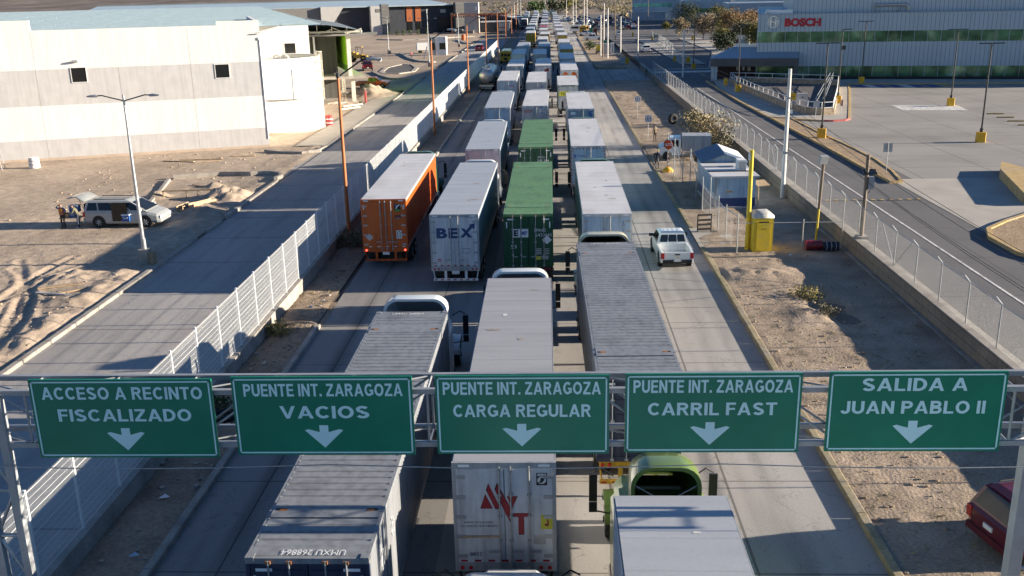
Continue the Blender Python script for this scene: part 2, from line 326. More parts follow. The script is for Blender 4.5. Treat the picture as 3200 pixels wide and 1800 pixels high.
def fbm(x, y, s, o=4):
    return mn.fractal(Vector((x*s, y*s, 3.7)), 1., 2., o)
tracks = []
tr = random.Random(3)
for i in range(15):
    x, y = -24.8-i*.62+tr.uniform(-.3, .3), 36.5+tr.uniform(-1, 2); h = R_(100+tr.uniform(-14, 26)); k = tr.uniform(-.035, .055); pts = []
    for _ in range(60):
        pts.append((x, y)); x += math.cos(h)*.35; y += math.sin(h)*.35; h += k*.35
    tracks.append(pts)
for i in range(5):                           # long straight vehicle tracks across the lot
    y0 = 71+i*2.1; tracks.append([(-24-2*j, y0-.42*2*j*.35+math.sin(j*.4+i)*.3) for j in range(26)])
cellmap = {}
for p in tracks:
    for q in p: cellmap.setdefault((int(q[0]//1), int(q[1]//1)), []).append(q)
def dirt_h(x, y):
    near = max(0., min(1., (60-y)/14))*max(0., min(1., (x+44)/8))
    h = .05*fbm(x, y, .18)+.02*fbm(x, y, .9)+(.035*near)*fbm(x+9, y, 1.7)+.010*fbm(x, y, 3.1)
    best = 9.
    cx, cy_ = int(x//1), int(y//1)
    for i in (-1, 0, 1):
        for j in (-1, 0, 1):
            for q in cellmap.get((cx+i, cy_+j), ()):
                d = (x-q[0])**2+(y-q[1])**2
                if d < best: best = d
    d = math.sqrt(best); amp = .022+.11*near
    h += -amp*math.exp(-(d/.2)**2)+amp*.75*math.exp(-((d-.42)/.16)**2)
    # windrow of dug earth behind the kerb and heaps beside it
    e = x+24.8; h += .28*math.exp(-(e/.75)**2)*(.55+.8*fbm(x, y, .8))*(1 if y < 66 else .3)
    for mx, my, mr, mh in ((-25.6, 74.5, 2.1, .85), (-26.6, 70.6, 1.5, .5), (-25.3, 68.6, 1.1, .5), (-28.2, 79.2, .8, .45), (-31.4, 75.2, .8, .6), (-27.2, 52.2, 1.6, .35), (-26, 47.5, 1.2, .3)):
        q = math.hypot(x-mx, y-my)/mr
        if q < 2.2: h += mh*math.exp(-q*q*1.4)*(1+.5*fbm(x, y, 1.6))
    edge = min(1., max(0., (-23.62-x)/.5)); return max(-.03, h+.03)*edge+.06*(1-edge)*0
xs = [-95+.9*i for i in range(50)]+[-50+.5*i for i in range(20)]+[-40+.155*i for i in range(106)]+[-23.6]
ys = [14+.7*i for i in range(30)]+[35+.155*i for i in range(149)]+[58.1+.28*i for i in range(100)]+[86.1+.6*i for i in range(30)]
b = MB(); nx = len(xs)
b.add([(x, y, dirt_h(x, y)) for y in ys for x in xs], [(j*nx+i, j*nx+i+1, (j+1)*nx+i+1, (j+1)*nx+i) for j in range(len(ys)-1) for i in range(nx-1)], 'dirt', True)
struct(b.build('dirt_lot'))
def mound(name, cx, cy_, rx, ry, h, mat='dirt', n=26, seed=0., z0=-.02):
    b = MB(); vs = []
    for j in range(n+1):
        for i in range(n+1):
            u, v = -1+2*i/n, -1+2*j/n; q = math.hypot(u, v)
            z = h*math.exp(-q*q*2.6)*(1+.55*fbm(u*rx+seed, v*ry, .7)) + .10*h*fbm(u*rx*3+seed, v*ry*3, .7); z *= max(0., 1-q**6) if q < 1 else 0
            vs.append((cx+u*rx, cy_+v*ry, z0+z))
    b.add(vs, [(j*(n+1)+i, j*(n+1)+i+1, (j+1)*(n+1)+i+1, (j+1)*(n+1)+i) for j in range(n) for i in range(n)], mat, True)
    return struct(b.build(name))
mound('mound', -28.2, 153.5, 4.6, 8, 1.5, seed=2); mound('mound', -31, 142, 3, 4, .6, seed=7)
mound('mound', 11.8, 201, 2, 2.6, .9, 'strip_dirt', seed=5); mound('mound', 14.2, 210, 2.5, 4, .5, 'strip_dirt', seed=4)
# dirt strip between street and low fence wall; gravel strip on the other side of the street
def rough_strip(name, x0, x1, y0, y1, z, mat, dx, dy, amp, ex=()):
    nx, ny = max(2, int((x1-x0)/dx)), int((y1-y0)/dy); b = MB(); vs = []
    for j in range(ny+1):
        for i in range(nx+1):
            x, y = x0+(x1-x0)*i/nx, y0+(y1-y0)*j/ny; t = min(1, i/2, (nx-i)/2)
            h = amp*(.5+fbm(x, y, .7)+.6*fbm(x, y, 2.3))*t
            for mx, my, mr, mh in ex: h += mh*math.exp(-((x-mx)**2+(y-my)**2)/mr**2)*t*(1+.4*fbm(x, y, 1.5))
            vs.append((x, y, z+h))
    b.add(vs, [(j*(nx+1)+i, j*(nx+1)+i+1, (j+1)*(nx+1)+i+1, (j+1)*(nx+1)+i) for j in range(ny) for i in range(nx)], mat, True)
    return struct(b.build(name))
rough_strip('verge', -13.36, -11.38, 10, 60, .09, 'strip_dirt', .14, .16, .07, ((-12.6, 26, 1., .12), (-12.7, 45, .8, .25), (-12.9, 58, 1.5, .25)))
sheet('verge_apron', -13.36, -11.1, 43.6, 47.5, .012, 'strip_dirt')
rough_strip('verge', -13.36, -11.38, 60, 330, .10, 'strip_dirt', .3, .5, .09)
rough_strip('gravel_verge', 9.26, 17.5, 8, 60, .10, 'gravel', .14, .16, .035, ((10.2, 51.5, 1.2, .16), (12.2, 51.5, 1.6, .22), (12.3, 44.5, 1.2, .22), (13.6, 46, .8, -.5), (13.9, 44.2, .7, -.45), (13.3, 48, .7, -.4)))
rough_strip('gravel_verge', 9.26, 17.5, 60, 171.5, .08, 'gravel', .3, .3, .06, ((14.5, 99, 2.5, .5), (16, 108, 2, .4), (15, 92, 2, .3)))
sheet('hill_apron', -2600, 2600, 4200, 8200, -.05, 'hill', 2, 2)

# ---------------------------------------------------------------- kerbs and walls
def kerb(label, x0, x1, segs, h, mat, unit=0., grp=None, name='kerb', z0=0.):
    for y0, y1 in segs:
        b = MB(); y = y0
        step = unit or (y1-y0)
        while y < y1-.05:
            e = min(y+step, y1); g = .012 if unit else 0
            c = .03
            b.prism([(x0, z0-.1), (x1, z0-.1), (x1, z0+h-c), (x1-c, z0+h), (x0+c, z0+h), (x0, z0+h-c)], y+g, e-g, mat, 'y'); y = e
        struct(b.build(name))
kerb('', 9.0, 9.28, [(5, 57.4), (62.6, 84.2)], .19, 'kerb_yellow', 3.0)
kerb('', 9.0, 9.28, [(97, 171), (204, 330)], .17, 'kerb_yellow', 3.0)
kerb('', -11.4, -11.13, [(5, 43.6)], .17, 'concrete', 3.)
kerb('', -11.4, -11.13, [(88, 330)], .17, 'concrete', 3.)
kerb('', -23.62, -23.3, [(10, 61.2), (63.2, 66.2)], .17, 'concrete', 3.02)
kerb('', -23.62, -23.3, [(67.6, 81)], .24, 'concrete', 3.02)
kerb('', -23.62, -23.3, [(100, 180), (186, 205), (225, 250), (262, 300)], .2, 'concrete', 3.02)
def ring(name, pts, wd, z0, h, mat, closed=False):
    """a kerb that follows a line of points"""
    b = MB(); P = [Vector((*p, 0)) for p in pts]; n = len(P); L = []; Rr = []
    for i, p in enumerate(P):
        a = P[i-1] if (i or closed) else p; c = P[(i+1) % n] if (i < n-1 or closed) else p
        d = (c-a).normalized(); nn = Vector((-d.y, d.x, 0)); L.append(p+nn*wd/2); Rr.append(p-nn*wd/2)
    secs = [[(l.x, l.y, z0-.08), (l.x, l.y, z0+h), (r.x, r.y, z0+h), (r.x, r.y, z0-.08)] for l, r in zip(L, Rr)]
    if closed: secs.append(secs[0])
    b.loft(secs, mat, smooth=False, caps=not closed); return struct(b.build(name))
def arc(cx, cy_, r, a0, a1, n=8): return [(cx+r*math.cos(R_(a0+(a1-a0)*i/n)), cy_+r*math.sin(R_(a0+(a1-a0)*i/n))) for i in range(n+1)]
# planter island of the construction lot: bullnose kerb by the road and its straight cross kerb
ring('kerb', [(-23.46, 80.9)]+arc(-25.6, 82.6, 2.1, -25, 120, 9)+[(-29.5, 84.6), (-33.2, 83.2)], .3, 0, .42, 'concrete')
ring('kerb', [(-33.4, 82.6), (-32.2, 77.6), (-31.0, 72.0)], .28, 0, .22, 'concrete')
ring('kerb', [(-23.46, 100), (-23.6, 97.6), (-25, 96.2), (-27.3, 96.6), (-29.2, 97.9)], .3, 0, .3, 'concrete')
sheet('sidewalk', -26.9, -23.62, 101, 152, .14, 'pale_concrete')
sheet('road_patch', -26.9, -23.4, 82.6, 97, .008, 'left_road')
# traffic island in the far yard
isl = [(-34.4, 200.4), (-35.2, 212), (-33.5, 221), (-30.6, 219.5), (-28.4, 210), (-27.9, 200), (-30.2, 195.6), (-33, 196)]
b = MB(); b.prism(isl, -.02, .03, 'asphalt'); struct(b.build('island_asphalt'))
ring('kerb', isl, .9, 0, .14, 'pale_concrete', True)
ring('kerb', [(-36.2, 200.8), (-33, 191), (-29.9, 183.6), (-27.5, 182), (-25.9, 182)], .9, 0, .3, 'concrete')
ring('kerb', [(-39.5, 262), (-34, 240), (-30, 229), (-26.4, 226)], .9, 0, .3, 'concrete')
ring('kerb', [(-60, 345), (-50, 338), (-40, 342), (-33, 352), (-27, 356)], .8, 0, .3, 'concrete')
ring('kerb', [(-31, 330), (-27, 312), (-25, 306), (-23.5, 306)], .8, 0, .3, 'concrete')
# low concrete wall carrying the white mesh fence, and the retaining wall of the factory terrace
b = MB()
y = 8.
while y < 262: b.box(-13.74, -13.35, y+.01, min(262, y+6)-.01, -.2, .7+.1*min(1, max(0, (y-24)/30)), 'concrete'); y += 6
tag(b.build('fence_wall'), 'low concrete wall running under the white mesh fence', 'wall')
b = MB(); b.box(17.5, 18.04, 6, 196, -.3, 1.09, 'wall_block'); b.box(17.46, 18.1, 6, 196, 1.09, 1.15, 'concrete'); b.box(17.28, 17.5, 6, 62, -.3, .16, 'concrete')
tag(b.build('retaining_wall'), 'long brown block retaining wall with a pale cap beside the gravel verge', 'wall')
sheet('painted_edge', 18.1, 18.34, 6, 150, ZI+.004, 'yellow_edge')
# factory terrace: median, kerbs, markings
def poly_struct(name, pts, z0, z1, mat):
    b = MB(); b.prism(pts, z0, z1, mat); return struct(b.build(name))
med = [(25.75, 73.7), (26.55, 73.9), (27.3, 78.2), (27.75, 84), (27.65, 92), (27.3, 100), (27.2, 111.4), (25.1, 112.6), (25.3, 100), (25.55, 88), (25.6, 80)]
poly_struct('median', med, ZI-.1, ZI+.13, 'planter_gravel')
ring('kerb', med, .22, ZI, .19, 'yellow_edge', True)
apr = [(25.1, 113.2), (27.6, 111.3), (30.9, 109.5), (32.6, 109.9), (33.5, 111.4), (37.5, 124.9), (42.7, 143.2), (44.6, 150.6), (44.9, 157.2), (26.4, 162.5), (25.2, 150), (24.8, 130)]
poly_struct('sidewalk', apr, ZI-.1, ZI+.12, 'slab')
ring('kerb', [(25.0, 160), (24.75, 130), (25.0, 113.3), (27.6, 111.2), (30.2, 109.6)], .25, ZI, .16, 'yellow_edge')
ring('kerb', [(30.2, 109.6), (31.2, 109.35), (32.6, 109.75), (33.4, 110.9)], .25, ZI, .17, 'red_edge')
ring('kerb', [(33.4, 110.9), (37.5, 124.8), (42.8, 143.1), (44.8, 150.7)], .25, ZI, .16, 'yellow_edge')
ring('kerb', [(44.9, 150.9), (80, 146.5), (150, 136)], .3, ZI, .17, 'yellow_edge')
poly_struct('sidewalk', [(44.9, 151), (80, 146.7), (150, 136.2), (150, 143), (72.5, 153.4), (47.5, 158.6), (45, 158)], ZI-.1, ZI+.12, 'slab')
for x0, mat in ((45.2, 'mark_blue'), (46.6, 'mark_white'), (48.0, 'mark_blue'), (50.0, 'mark_blue'), (51.6, 'mark_white'), (53.0, 'mark_blue'), (55.2, 'mark_blue'), (57.0, 'yellow_edge')):
    b = MB(); f = lambda x: 150.6-.124*(x-44.9); b.quad([(x0, f(x0)-4.6, ZI+.008), (x0+1.35, f(x0+1.35)-4.6, ZI+.008), (x0+1.35, f(x0+1.35)-.3, ZI+.008), (x0, f(x0)-.3, ZI+.008)], mat); struct(b.build('parking_bay_paint'))
b = MB(); b.quad([(42.0, 118.6, ZI+.004), (49.2, 117.6, ZI+.004), (49.9, 122.4, ZI+.004), (42.3, 123.6, ZI+.004)], 'mark_white'); struct(b.build('crossing_paint'))
b = MB()
for k in range(6): b.quad([(57+k*.8, 116-k*4.2, ZI+.004), (66+k*.8, 114.6-k*4.2, ZI+.004), (66+k*.8, 116.2-k*4.2, ZI+.004), (57+k*.8, 117.6-k*4.2, ZI+.004)], 'mark_white')
struct(b.build('crossing_paint'))
b = MB(); b.box(22.06, 22.2, 20, 150, ZI-.03, ZI+.003, 'mark_white'); struct(b.build('lane_line'))
b = MB()
for k in range(12): b.box(18.6+k*.63, 18.85+k*.63, 67.6, 67.9, ZI-.01, ZI+.05, 'yellow_edge')
struct(b.build('speed_bump'))
plk = [(26.48, 58.4), (28.4, 60.4), (30.4, 62.1), (36, 66.8), (44, 72), (44, 50), (27, 50), (25.8, 52.9), (25.75, 56.4)]
poly_struct('planter', plk, ZI-.1, ZI+.14, 'planter_gravel'); ring('kerb', plk, .28, ZI, .22, 'yellow_edge', True)
wdg = [(35.9, 78.4), (34.45, 75.3), (32.0, 66.0), (33.2, 65.4), (36.6, 74.4)]
poly_struct('ramp_wall', wdg, ZI-.1, ZI+.75, 'yellow_edge')
# sandy shoulder and driveway patches along the right verge
sheet('driveway', 9.0, 17.4, 84.2, 97, .055, 'strip_dirt'); sheet('driveway', 9.0, 12.5, 57.4, 62.6, .10, 'slab')
ring('kerb', [(9.3, 204), (9.5, 199.5), (10.5, 198.3), (15.2, 197.6)], .8, 0, .3, 'kerb_yellow')
# ---------------------------------------------------------------- fences
def mesh_fence():
    root = thing('mesh_fence', 'tall white welded mesh fence on the low concrete wall beside the truck lanes', 'fence', (-13.55, 0, 0))
    def panel(b):
        n = 50
        for i in range(n): b.tube((0, .03+i*.049, 0), (0, .03+i*.049, 2.5), .0028, 'wire_white', n=3, caps=False, smooth=False)
        for j in range(13):
            z = .04+j*.2; b.tube((.006, 0, z), (.006, 2.45, z), .004 if j % 3 else .0075, 'wire_white', n=4, caps=False, smooth=False)
    def post(b): b.box(-.035, .035, -.035, .035, -.02, 2.58, 'white_metal'); b.box(-.08, .08, -.08, .08, -.02, .0, 'galv')
    y = 11.7; k = 0
    while y < 255:
        z = .72+.1*min(1, max(0, (y-24)/30)); step = 2.5
        cpart('post', 'mf_post', post, root, (0, y, z))
        if not (66.2 < y < 66.3): cpart('panel', 'mf_panel', panel, root, (0, y+.03, z+.02))
        y += step; k += 1
mesh_fence()
def chain_panel(b, L=3.05, H=1.82):
    s = .11; n = int((L+H)/s)
    for k in range(n+1):
        a = k*s
        y0, z0, y1, z1 = a, 0., a-H, H
        if y0 > L: z0 = a-L; y0 = L
        if y1 < 0: z1 = a; y1 = 0.
        if z1 - z0 < .02: continue
        b.tube((0, y0, z0), (0, y1, z1), .001, 'galv', n=3, caps=False, smooth=False)
        b.tube((.004, L-y0, z0), (.004, L-y1, z1), .001, 'galv', n=3, caps=False, smooth=False)
def chain_fence():
    root = thing('chain_link_fence', 'chain link fence with angled barbed wire arms on the brown retaining wall', 'fence', (17.78, 0, 1.15))
    def post(b):
        b.tube((0, 0, -.02), (0, 0, 1.86), .03, 'galv', n=8); b.tube((0, 0, 1.84), (-.26, 0, 2.16), .022, 'white_metal', n=6)
    def brace(b): b.tube((0, .05, .05), (0, 2.2, 1.75), .02, 'galv', n=6)
    y = 9.76; k = 0; last = None
    while y < 172:
        cpart('post', 'cf_post', post, root, (0, y, 0))
        if k % 9 == 4: cpart('brace', 'cf_brace', brace, root, (0, y, 0)); link('brace', _cache['cf_brace'], root, (0, y, 0), math.pi)
        cpart('panel', 'cf_panel', chain_panel, root, (0, y, .01)); y += 3.05; k += 1
    b = MB(); b.tube((0, 8, 1.83), (0, 172, 1.83), .021, 'galv', n=6); b.build('top_rail', root)
    b = MB()
    for q, (dx, dz) in enumerate(((-.09, 1.95), (-.17, 2.05), (-.25, 2.15))): b.tube((dx, 8, dz), (dx, 172, dz), .004, 'galv', n=3, caps=False)
    b.build('barbed_wire', root)
chain_fence()
def yard_fence():
    root = thing('yard_fence', 'chain link fence round the guard huts with tall thin posts and a broken top rail', 'fence')
    pts = [(10.05, 84.0), (10.25, 80.9), (10.5, 77.5), (10.6, 74), (10.64, 71), (10.65, 67.9), (10.66, 64.6), (10.68, 61.4), (10.87, 59.6), (10.95, 56.2)]
    b = MB(); hs = [3.3, 3.2, 2.5, 3.4, 2.4, 2.4, 3.0, 2.4, 2.2, 2.4]
    for (x, y), h in zip(pts, hs):
        p = MB(); p.tube((0, 0, 0), (0, 0, h), .035, 'galv', n=7); p.build('post', root, (x, y, .1))
    for a, c in zip(pts, pts[1:]):
        d = math.hypot(c[0]-a[0], c[1]-a[1]); p = MB(); chain_panel(p, d, 1.9); o = p.build('panel', root, (a[0], a[1], .15)); o.rotation_euler.z = math.atan2(c[1]-a[1], c[0]-a[0])-math.pi/2
    for i, (z0, z1) in ((0, (3.2, 2.2)), (1, (3.0, 1.2)), (3, (3.3, 2.0)), (6, (2.2, 2.1)), (7, (2.1, 1.9)), (8, (2., 2.3))):
        a, c = pts[i], pts[i+1]; b.tube((a[0], a[1], z0), (c[0], c[1], z1), .028, 'galv', n=6)
    b.tube((pts[-1][0], pts[-1][1], 1.9), (17.45, 57.0, 1.72), .022, 'galv', n=6); b.build('rail', root)
    for x in (13.0, 14.9, 17.3): p = MB(); p.tube((0, 0, 0), (0, 0, 1.9), .03, 'galv', n=7); p.build('post', root, (x, 56.2+.8*(x-11)/6.5, .1))
yard_fence()

# ---------------------------------------------------------------- overhead sign gantry
def gantry():
    root = thing('sign_gantry', 'grey steel truss gantry spanning the lanes and carrying five green signs', 'gantry')
    Y0, Y1, ZB, ZT, xa, xb = 18.78, 19.62, 6.03, 7.25, -13.05, 11.2
    for y in (Y0, Y1):
        for z in (ZB, ZT): b = MB(); b.box(xa, xb, y-.055, y+.055, z-.055, z+.055, 'steel_gray'); b.build('chord', root)
    b = MB(); n = 14; dx = (xb-xa)/n
    for i in range(n+1):
        x = xa+i*dx
        for y in (Y0, Y1): b.tube((x, y, ZB), (x, y, ZT), .028, 'steel_gray', n=6)
        for z in (ZB, ZT): b.tube((x, Y0, z), (x, Y1, z), .026, 'steel_gray', n=6)
        if i < n:
            u, v = (x, x+dx) if i % 2 else (x+dx, x)
            for y in (Y0, Y1): b.tube((u, y, ZB), (v, y, ZT), .026, 'steel_gray', n=6)
            for z in (ZB, ZT): b.tube((u, Y0, z), (v, Y1, z), .022, 'steel_gray', n=6)
    b.build('web', root)
    for x0, x1, rows in ((-12.5, -11.92, (Y0,)), (10.22, 11.2, (19.35,))):
        t = MB()
        for x in (x0, x1):
            for y in rows: q = .14 if x == 10.22 else .085; t.box(x-q, x+q, y-q, y+q, -.05, ZT+.03, 'steel_gray')
        k = 0; z = .4
        while z < 6.6:
            z2 = z+1.13
            for y in rows: t.tube((x0, y, z), (x1, y, z), .05, 'galv', n=6); t.tube((x0 if k % 2 else x1, y, z), (x1 if k % 2 else x0, y, z2), .04, 'galv', n=6)
            z = z2; k += 1
        t.box(x0-.25, x1+.25, Y0-.25, Y1+.25, -.2, .12, 'concrete'); t.build('support_tower', root)
    b = MB(); pts = [(-13.2+i*1.2, 18.62, 5.62-.10*math.sin(math.pi*(i % 7)/7)) for i in range(21)]; b.path(pts, .012, 'galv', n=5); b.build('cable', root)
gantry()
SG = [(-11.09, -7.17, 5.80, 7.61, 'ACCESO A RECINTO', 'FISCALIZADO', (3.46, 2.88), -9.11, -9.14),
      (-6.75, -2.94, 5.855, 7.65, 'PUENTE INT. ZARAGOZA', 'VACIOS', (3.36, 1.9), -4.82, -4.86),
      (-2.46, 1.155, 5.875, 7.655, 'PUENTE INT. ZARAGOZA', 'CARGA REGULAR', (3.28, 2.88), -.66, -.67),
      (1.485, 5.095, 5.90, 7.675, 'PUENTE INT. ZARAGOZA', 'CARRIL FAST', (3.26, 2.65), 3.28, 3.25),
      (5.635, 9.205, 5.92, 7.69, 'SALIDA A', 'JUAN PABLO II', (2.12, 2.92), 7.36, 7.40)]
for x0, x1, z0, z1, t1, t2, wd, xt, xar in SG:
    cx = (x0+x1)/2
    r = thing('overhead_sign', 'green overhead lane sign reading %s %s' % (t1.lower().replace('.', ''), t2.lower()), 'sign', (cx, 18.6, (z0+z1)/2), 0, 'green lane signs on the gantry')
    w_, h_ = (x1-x0)/2, (z1-z0)/2
    b = MB(); b.box(-w_, w_, .0, .05, -h_, h_, 'sign_green')
    for k in (-.5, 0, .5): b.box(-w_+.02, w_-.02, .05, .09, k*h_*1.5-.02, k*h_*1.5+.02, 'galv')
    b.build('panel', r)
    b = MB(); e = .045; t = .03
    for (a, c, d, f) in ((-w_+e, w_-e, h_-e-t, h_-e), (-w_+e, w_-e, -h_+e, -h_+e+t), (-w_+e, -w_+e+t, -h_+e, h_-e), (w_-e-t, w_-e, -h_+e, h_-e)): b.box(a, c, -.004, 0, d, f, 'sign_letter')
    b.build('border', r)
    b = MB(); zc = (z0+z1)/2
    b.stext(t1, (xt-cx, 0, z0+1.5-zc), X_, Z_, .285, 'sign_letter', wd[0]); b.stext(t2, (xt-cx, 0, z0+.995-zc), X_, Z_, .285, 'sign_letter', wd[1])
    b.build('lettering', r)
    b = MB(); ax = xar-cx; az = z0+.175-zc
    b.add([(ax+p, -.005, az+q) for p, q in ((0, 0), (.41, .405), (.33, .43), (.095, .36), (.095, .52), (-.095, .52), (-.095, .36), (-.33, .43), (-.41, .405))], [(0, 1, 2, 3), (0, 3, 6), (0, 6, 7, 8), (3, 4, 5, 6)], 'sign_letter')
    b.build('arrow', r)

# ---------------------------------------------------------------- poles and lamps
def twin_lamp(loc, h, label, hh=9., leg=False):
    r = thing('street_lamp', label, 'street lamp', loc, 0, 'white twin arm street lamps by the building lot')
    b = MB(); b.tube((0, 0, .9), (0, 0, h), .12, 'galv', r1=.055, n=10); b.tube((.03, 0, .9), (.03, 0, 1.6), .13, 'galv', n=10); b.build('pole', r)
    b = MB(); b.prism([(-.28, -.28), (.28, -.28), (.28, .28), (-.28, .28)], -.3, .95, 'concrete'); b.prism([(.2, -.2), (.55, -.3), (.6, .25), (.25, .3)], -.3, .75, 'wood'); b.build('base', r)
    for s in (-1, 1):
        b = MB(); z = hh; b.path([(0, 0, z-.25), (s*.6, 0, z-.1), (s*1.25, 0, z+.07), (s*1.6, 0, z+.05)], .035, 'black_metal', n=6); b.build('arm', r)
        b = MB(); b.loft([[(s*1.5, -.06, z-.02), (s*1.5, .06, z-.02), (s*1.5, .06, z+.1), (s*1.5, -.06, z+.1)], [(s*1.7, -.13, z-.02), (s*1.7, .13, z-.02), (s*1.7, .1, z+.13), (s*1.7, -.1, z+.13)], [(s*2.1, -.1, z+.0), (s*2.1, .1, z+.0), (s*2.1, .07, z+.07), (s*2.1, -.07, z+.07)]], 'galv'); b.build('lamp_head', r)
    return r
twin_lamp((-24.39, 55.3, 0), 10.05, 'twin arm street lamp on a concrete base near the silver minivan', 9.95)
def tilt_lamp(loc, label, h, hh):
    r = twin_lamp(loc, h, label, hh); b = MB(); b.tube((-.3, 0, 4.2), (-1.15, 0, 1.6), .1, 'white_metal', n=8); b.tube((-.1, 0, h-.9), (0, 0, h), .09, 'white_metal'); b.build('banner_arm', r); return r
tilt_lamp((-26.2, 213.8, 0), 'tall white lamp pole with twin arms in front of the orange panels', 12.0, 10.0)
tilt_lamp((-26.6, 289.6, 0), 'white lamp pole with a tilted arm before the striped far column', 9.6, 9.4)
twin_lamp((-42.7, 262, 0), 9.5, 'small white lamp pole rising behind the warehouse roof edge', 9.3)
def orange_lamp(x, y, label, h=10.45):
    r = thing('orange_lamp', label, 'street lamp', (x, y, 0), 0, 'orange lamp poles along the white mesh fence')
    b = MB(); b.tube((0, 0, -.1), (0, 0, h), .13, 'orange_pole', r1=.085, n=10); b.build('pole', r)
    b = MB(); b.path([(0, 0, h-.05), (1.55, .15, h+.95), (1.85, .15, h+1.0)], .05, 'black_metal', n=6); b.tube((0, 0, h-.1), (0, 0, h+.2), .13, 'black_metal', n=8); b.tube((0, 0, h), (-.2, 0, h+.45), .04, 'black_metal', n=6); b.build('arm', r)
    b = MB(); z = h+.98; b.loft([[(1.8, .02, z-.05), (1.8, .28, z-.05), (1.8, .24, z+.12), (1.8, .06, z+.12)], [(2.2, -.03, z-.08), (2.2, .33, z-.08), (2.2, .28, z+.13), (2.2, .02, z+.13)], [(2.75, .04, z-.09), (2.75, .26, z-.09), (2.75, .24, z+.05), (2.75, .06, z+.05)]], 'galv'); b.ball((2.62, .15, z-.06), .15, 'white_metal', 8, 5, (1, .8, .8)); b.build('lamp_head', r)
names = ['orange lamp pole beside the orange trailer', 'orange lamp pole at the bend of the white fence nearest the tank', 'orange lamp pole beside the silver tanker', 'orange lamp pole beside the yellow bus', 'orange lamp pole behind the yellow bus', 'orange lamp pole next to the far end of the fence', 'far orange lamp pole past the fence end', 'farthest orange lamp pole by the bus yard']
for n, (x, y) in zip(names, ((-13.12, 60.6), (-12.8, 106.8), (-12.75, 153), (-12.8, 199), (-12.9, 245), (-13.0, 292), (-13.1, 340), (-13.2, 390))): orange_lamp(x, y, n)
def lot_lamp(loc, label, h=9.1, one=False, sh=False):
    r = thing('lot_lamp', label, 'street lamp', loc, 0, 'black lot lamps on yellow concrete bases')
    b = MB(); b.prism([(-.36, -.3), (-.3, -.36), (.3, -.36), (.36, -.3), (.36, .3), (.3, .36), (-.3, .36), (-.36, .3)], 0, .95, 'base_yellow'); b.build('base', r)
    b = MB(); b.tube((0, 0, .95), (0, 0, h), .085, 'black_metal', r1=.07, n=8); b.tube((0, 0, .95), (0, 0, 1.3), .16, 'black_metal', n=8); b.build('pole', r)
    for s in ((1,) if one else (-1, 1)): b = MB(); b.box(min(s*.1, s*1.15), max(s*.1, s*1.15), -.13, .13, h-.08, h+.02, 'black_metal'); b.box(min(0, s*.3), max(0, s*.3), -.04, .04, h-.06, h-.01, 'black_metal'); b.build('lamp_head', r)
    if sh: b = MB(); b.box(.02, .5, -.05, .05, 6.6, 7.1, 'black_metal'); b.build('speaker', r)
for l, lab, one, s2 in (((40.47, 93.2, ZI), 'black twin head lot lamp closest to the concrete wheel stops', 0, 0), ((48.9, 122.1, ZI), 'black twin head lot lamp in the open parking beside painted white block', 0, 0),
        ((26.55, 96.66, ZI+.1), 'black twin head lamp on the sandy median nearest the white power pole', 0, 0), ((36.3, 125.9, ZI+.1), 'black single arm lamp at the end of the stair railing', 1, 1),
        ((47.0, 151.5, ZI+.1), 'black lamp on a yellow base against the green ground floor glass', 0, 0), ((26.8, 142.3, ZI+.1), 'black single arm lamp in front of the entrance canopy', -1, 0),
        ((26.6, 186, ZI), 'black single arm lamp before the dark green trees', -1, 0)):
    lot_lamp(l, lab, 9.1, bool(one), bool(s2))
def pole(x, y, h, mat, label, cat='utility pole', r0=.16, r1=.1, z0=0., grp=None, arms=0, n=10):
    r = thing('utility_pole', label, cat, (x, y, z0), 0, grp)
    b = MB(); b.tube((0, 0, -.1), (0, 0, h), r0, mat, r1=r1, n=n); b.build('shaft', r)
    if arms:
        for k in range(arms): q = MB(); q.box(-1.1, 1.1, -.06, .06, h-.35-k*.8, h-.22-k*.8, 'pole_wood'); [q.tube((t, 0, h-.22-k*.8), (t, 0, h-.02-k*.8), .05, 'white_paint', n=6) for t in (-1, -.45, .45, 1)]; q.build('crossarm', r)
    return r
p = pole(17.2, 71.9, 9.5, 'pole_white', 'tall square white concrete power pole rising beside the retaining wall', r0=.2, r1=.14, n=4)
b = MB(); b.box(-.2, .2, -.2, .2, 3.4, 3.55, 'steel_gray'); b.tube((.2, 0, 3.4), (.2, 0, 4.2), .05, 'black', n=6); b.box(-.16, .16, -.16, .16, 7.4, 7.5, 'galv'); b.box(.1, .35, -.06, .06, 6.3, 6.55, 'white_metal'); b.build('fitting', p)
p = pole(17.9, 55.3, 5.0, 'pole_wood', 'short wooden pole with a solar panel and grey box on the retaining wall', r0=.11, r1=.1, z0=1.0)
b = MB(); b.box(-.3, .3, -.3, .3, .0, .3, 'concrete'); b.box(-.32, .32, -.32, .32, -.02, .03, 'yellow_edge'); b.build('base', p)
b = MB(); b.box(.1, .42, -.14, .14, 3.05, 3.75, 'steel_gray'); b.path([(.3, 0, 3.05), (.2, 0, 2.8), (.1, 0, 2.9)], .02, 'black', n=5); b.build('control_box', p)
b = MB(); b.cbox((.15, .0, 4.02), (.75, .5, .04), 'glass_dark', 0, R_(25)); b.build('solar_panel', p)
p = pole(16.3, 58.9, 5.2, 'yellow_paint', 'slim leaning floodlight pole painted yellow at its foot', cat='light pole', r0=.07, r1=.05); p.rotation_euler = (0, R_(1.5), 0)
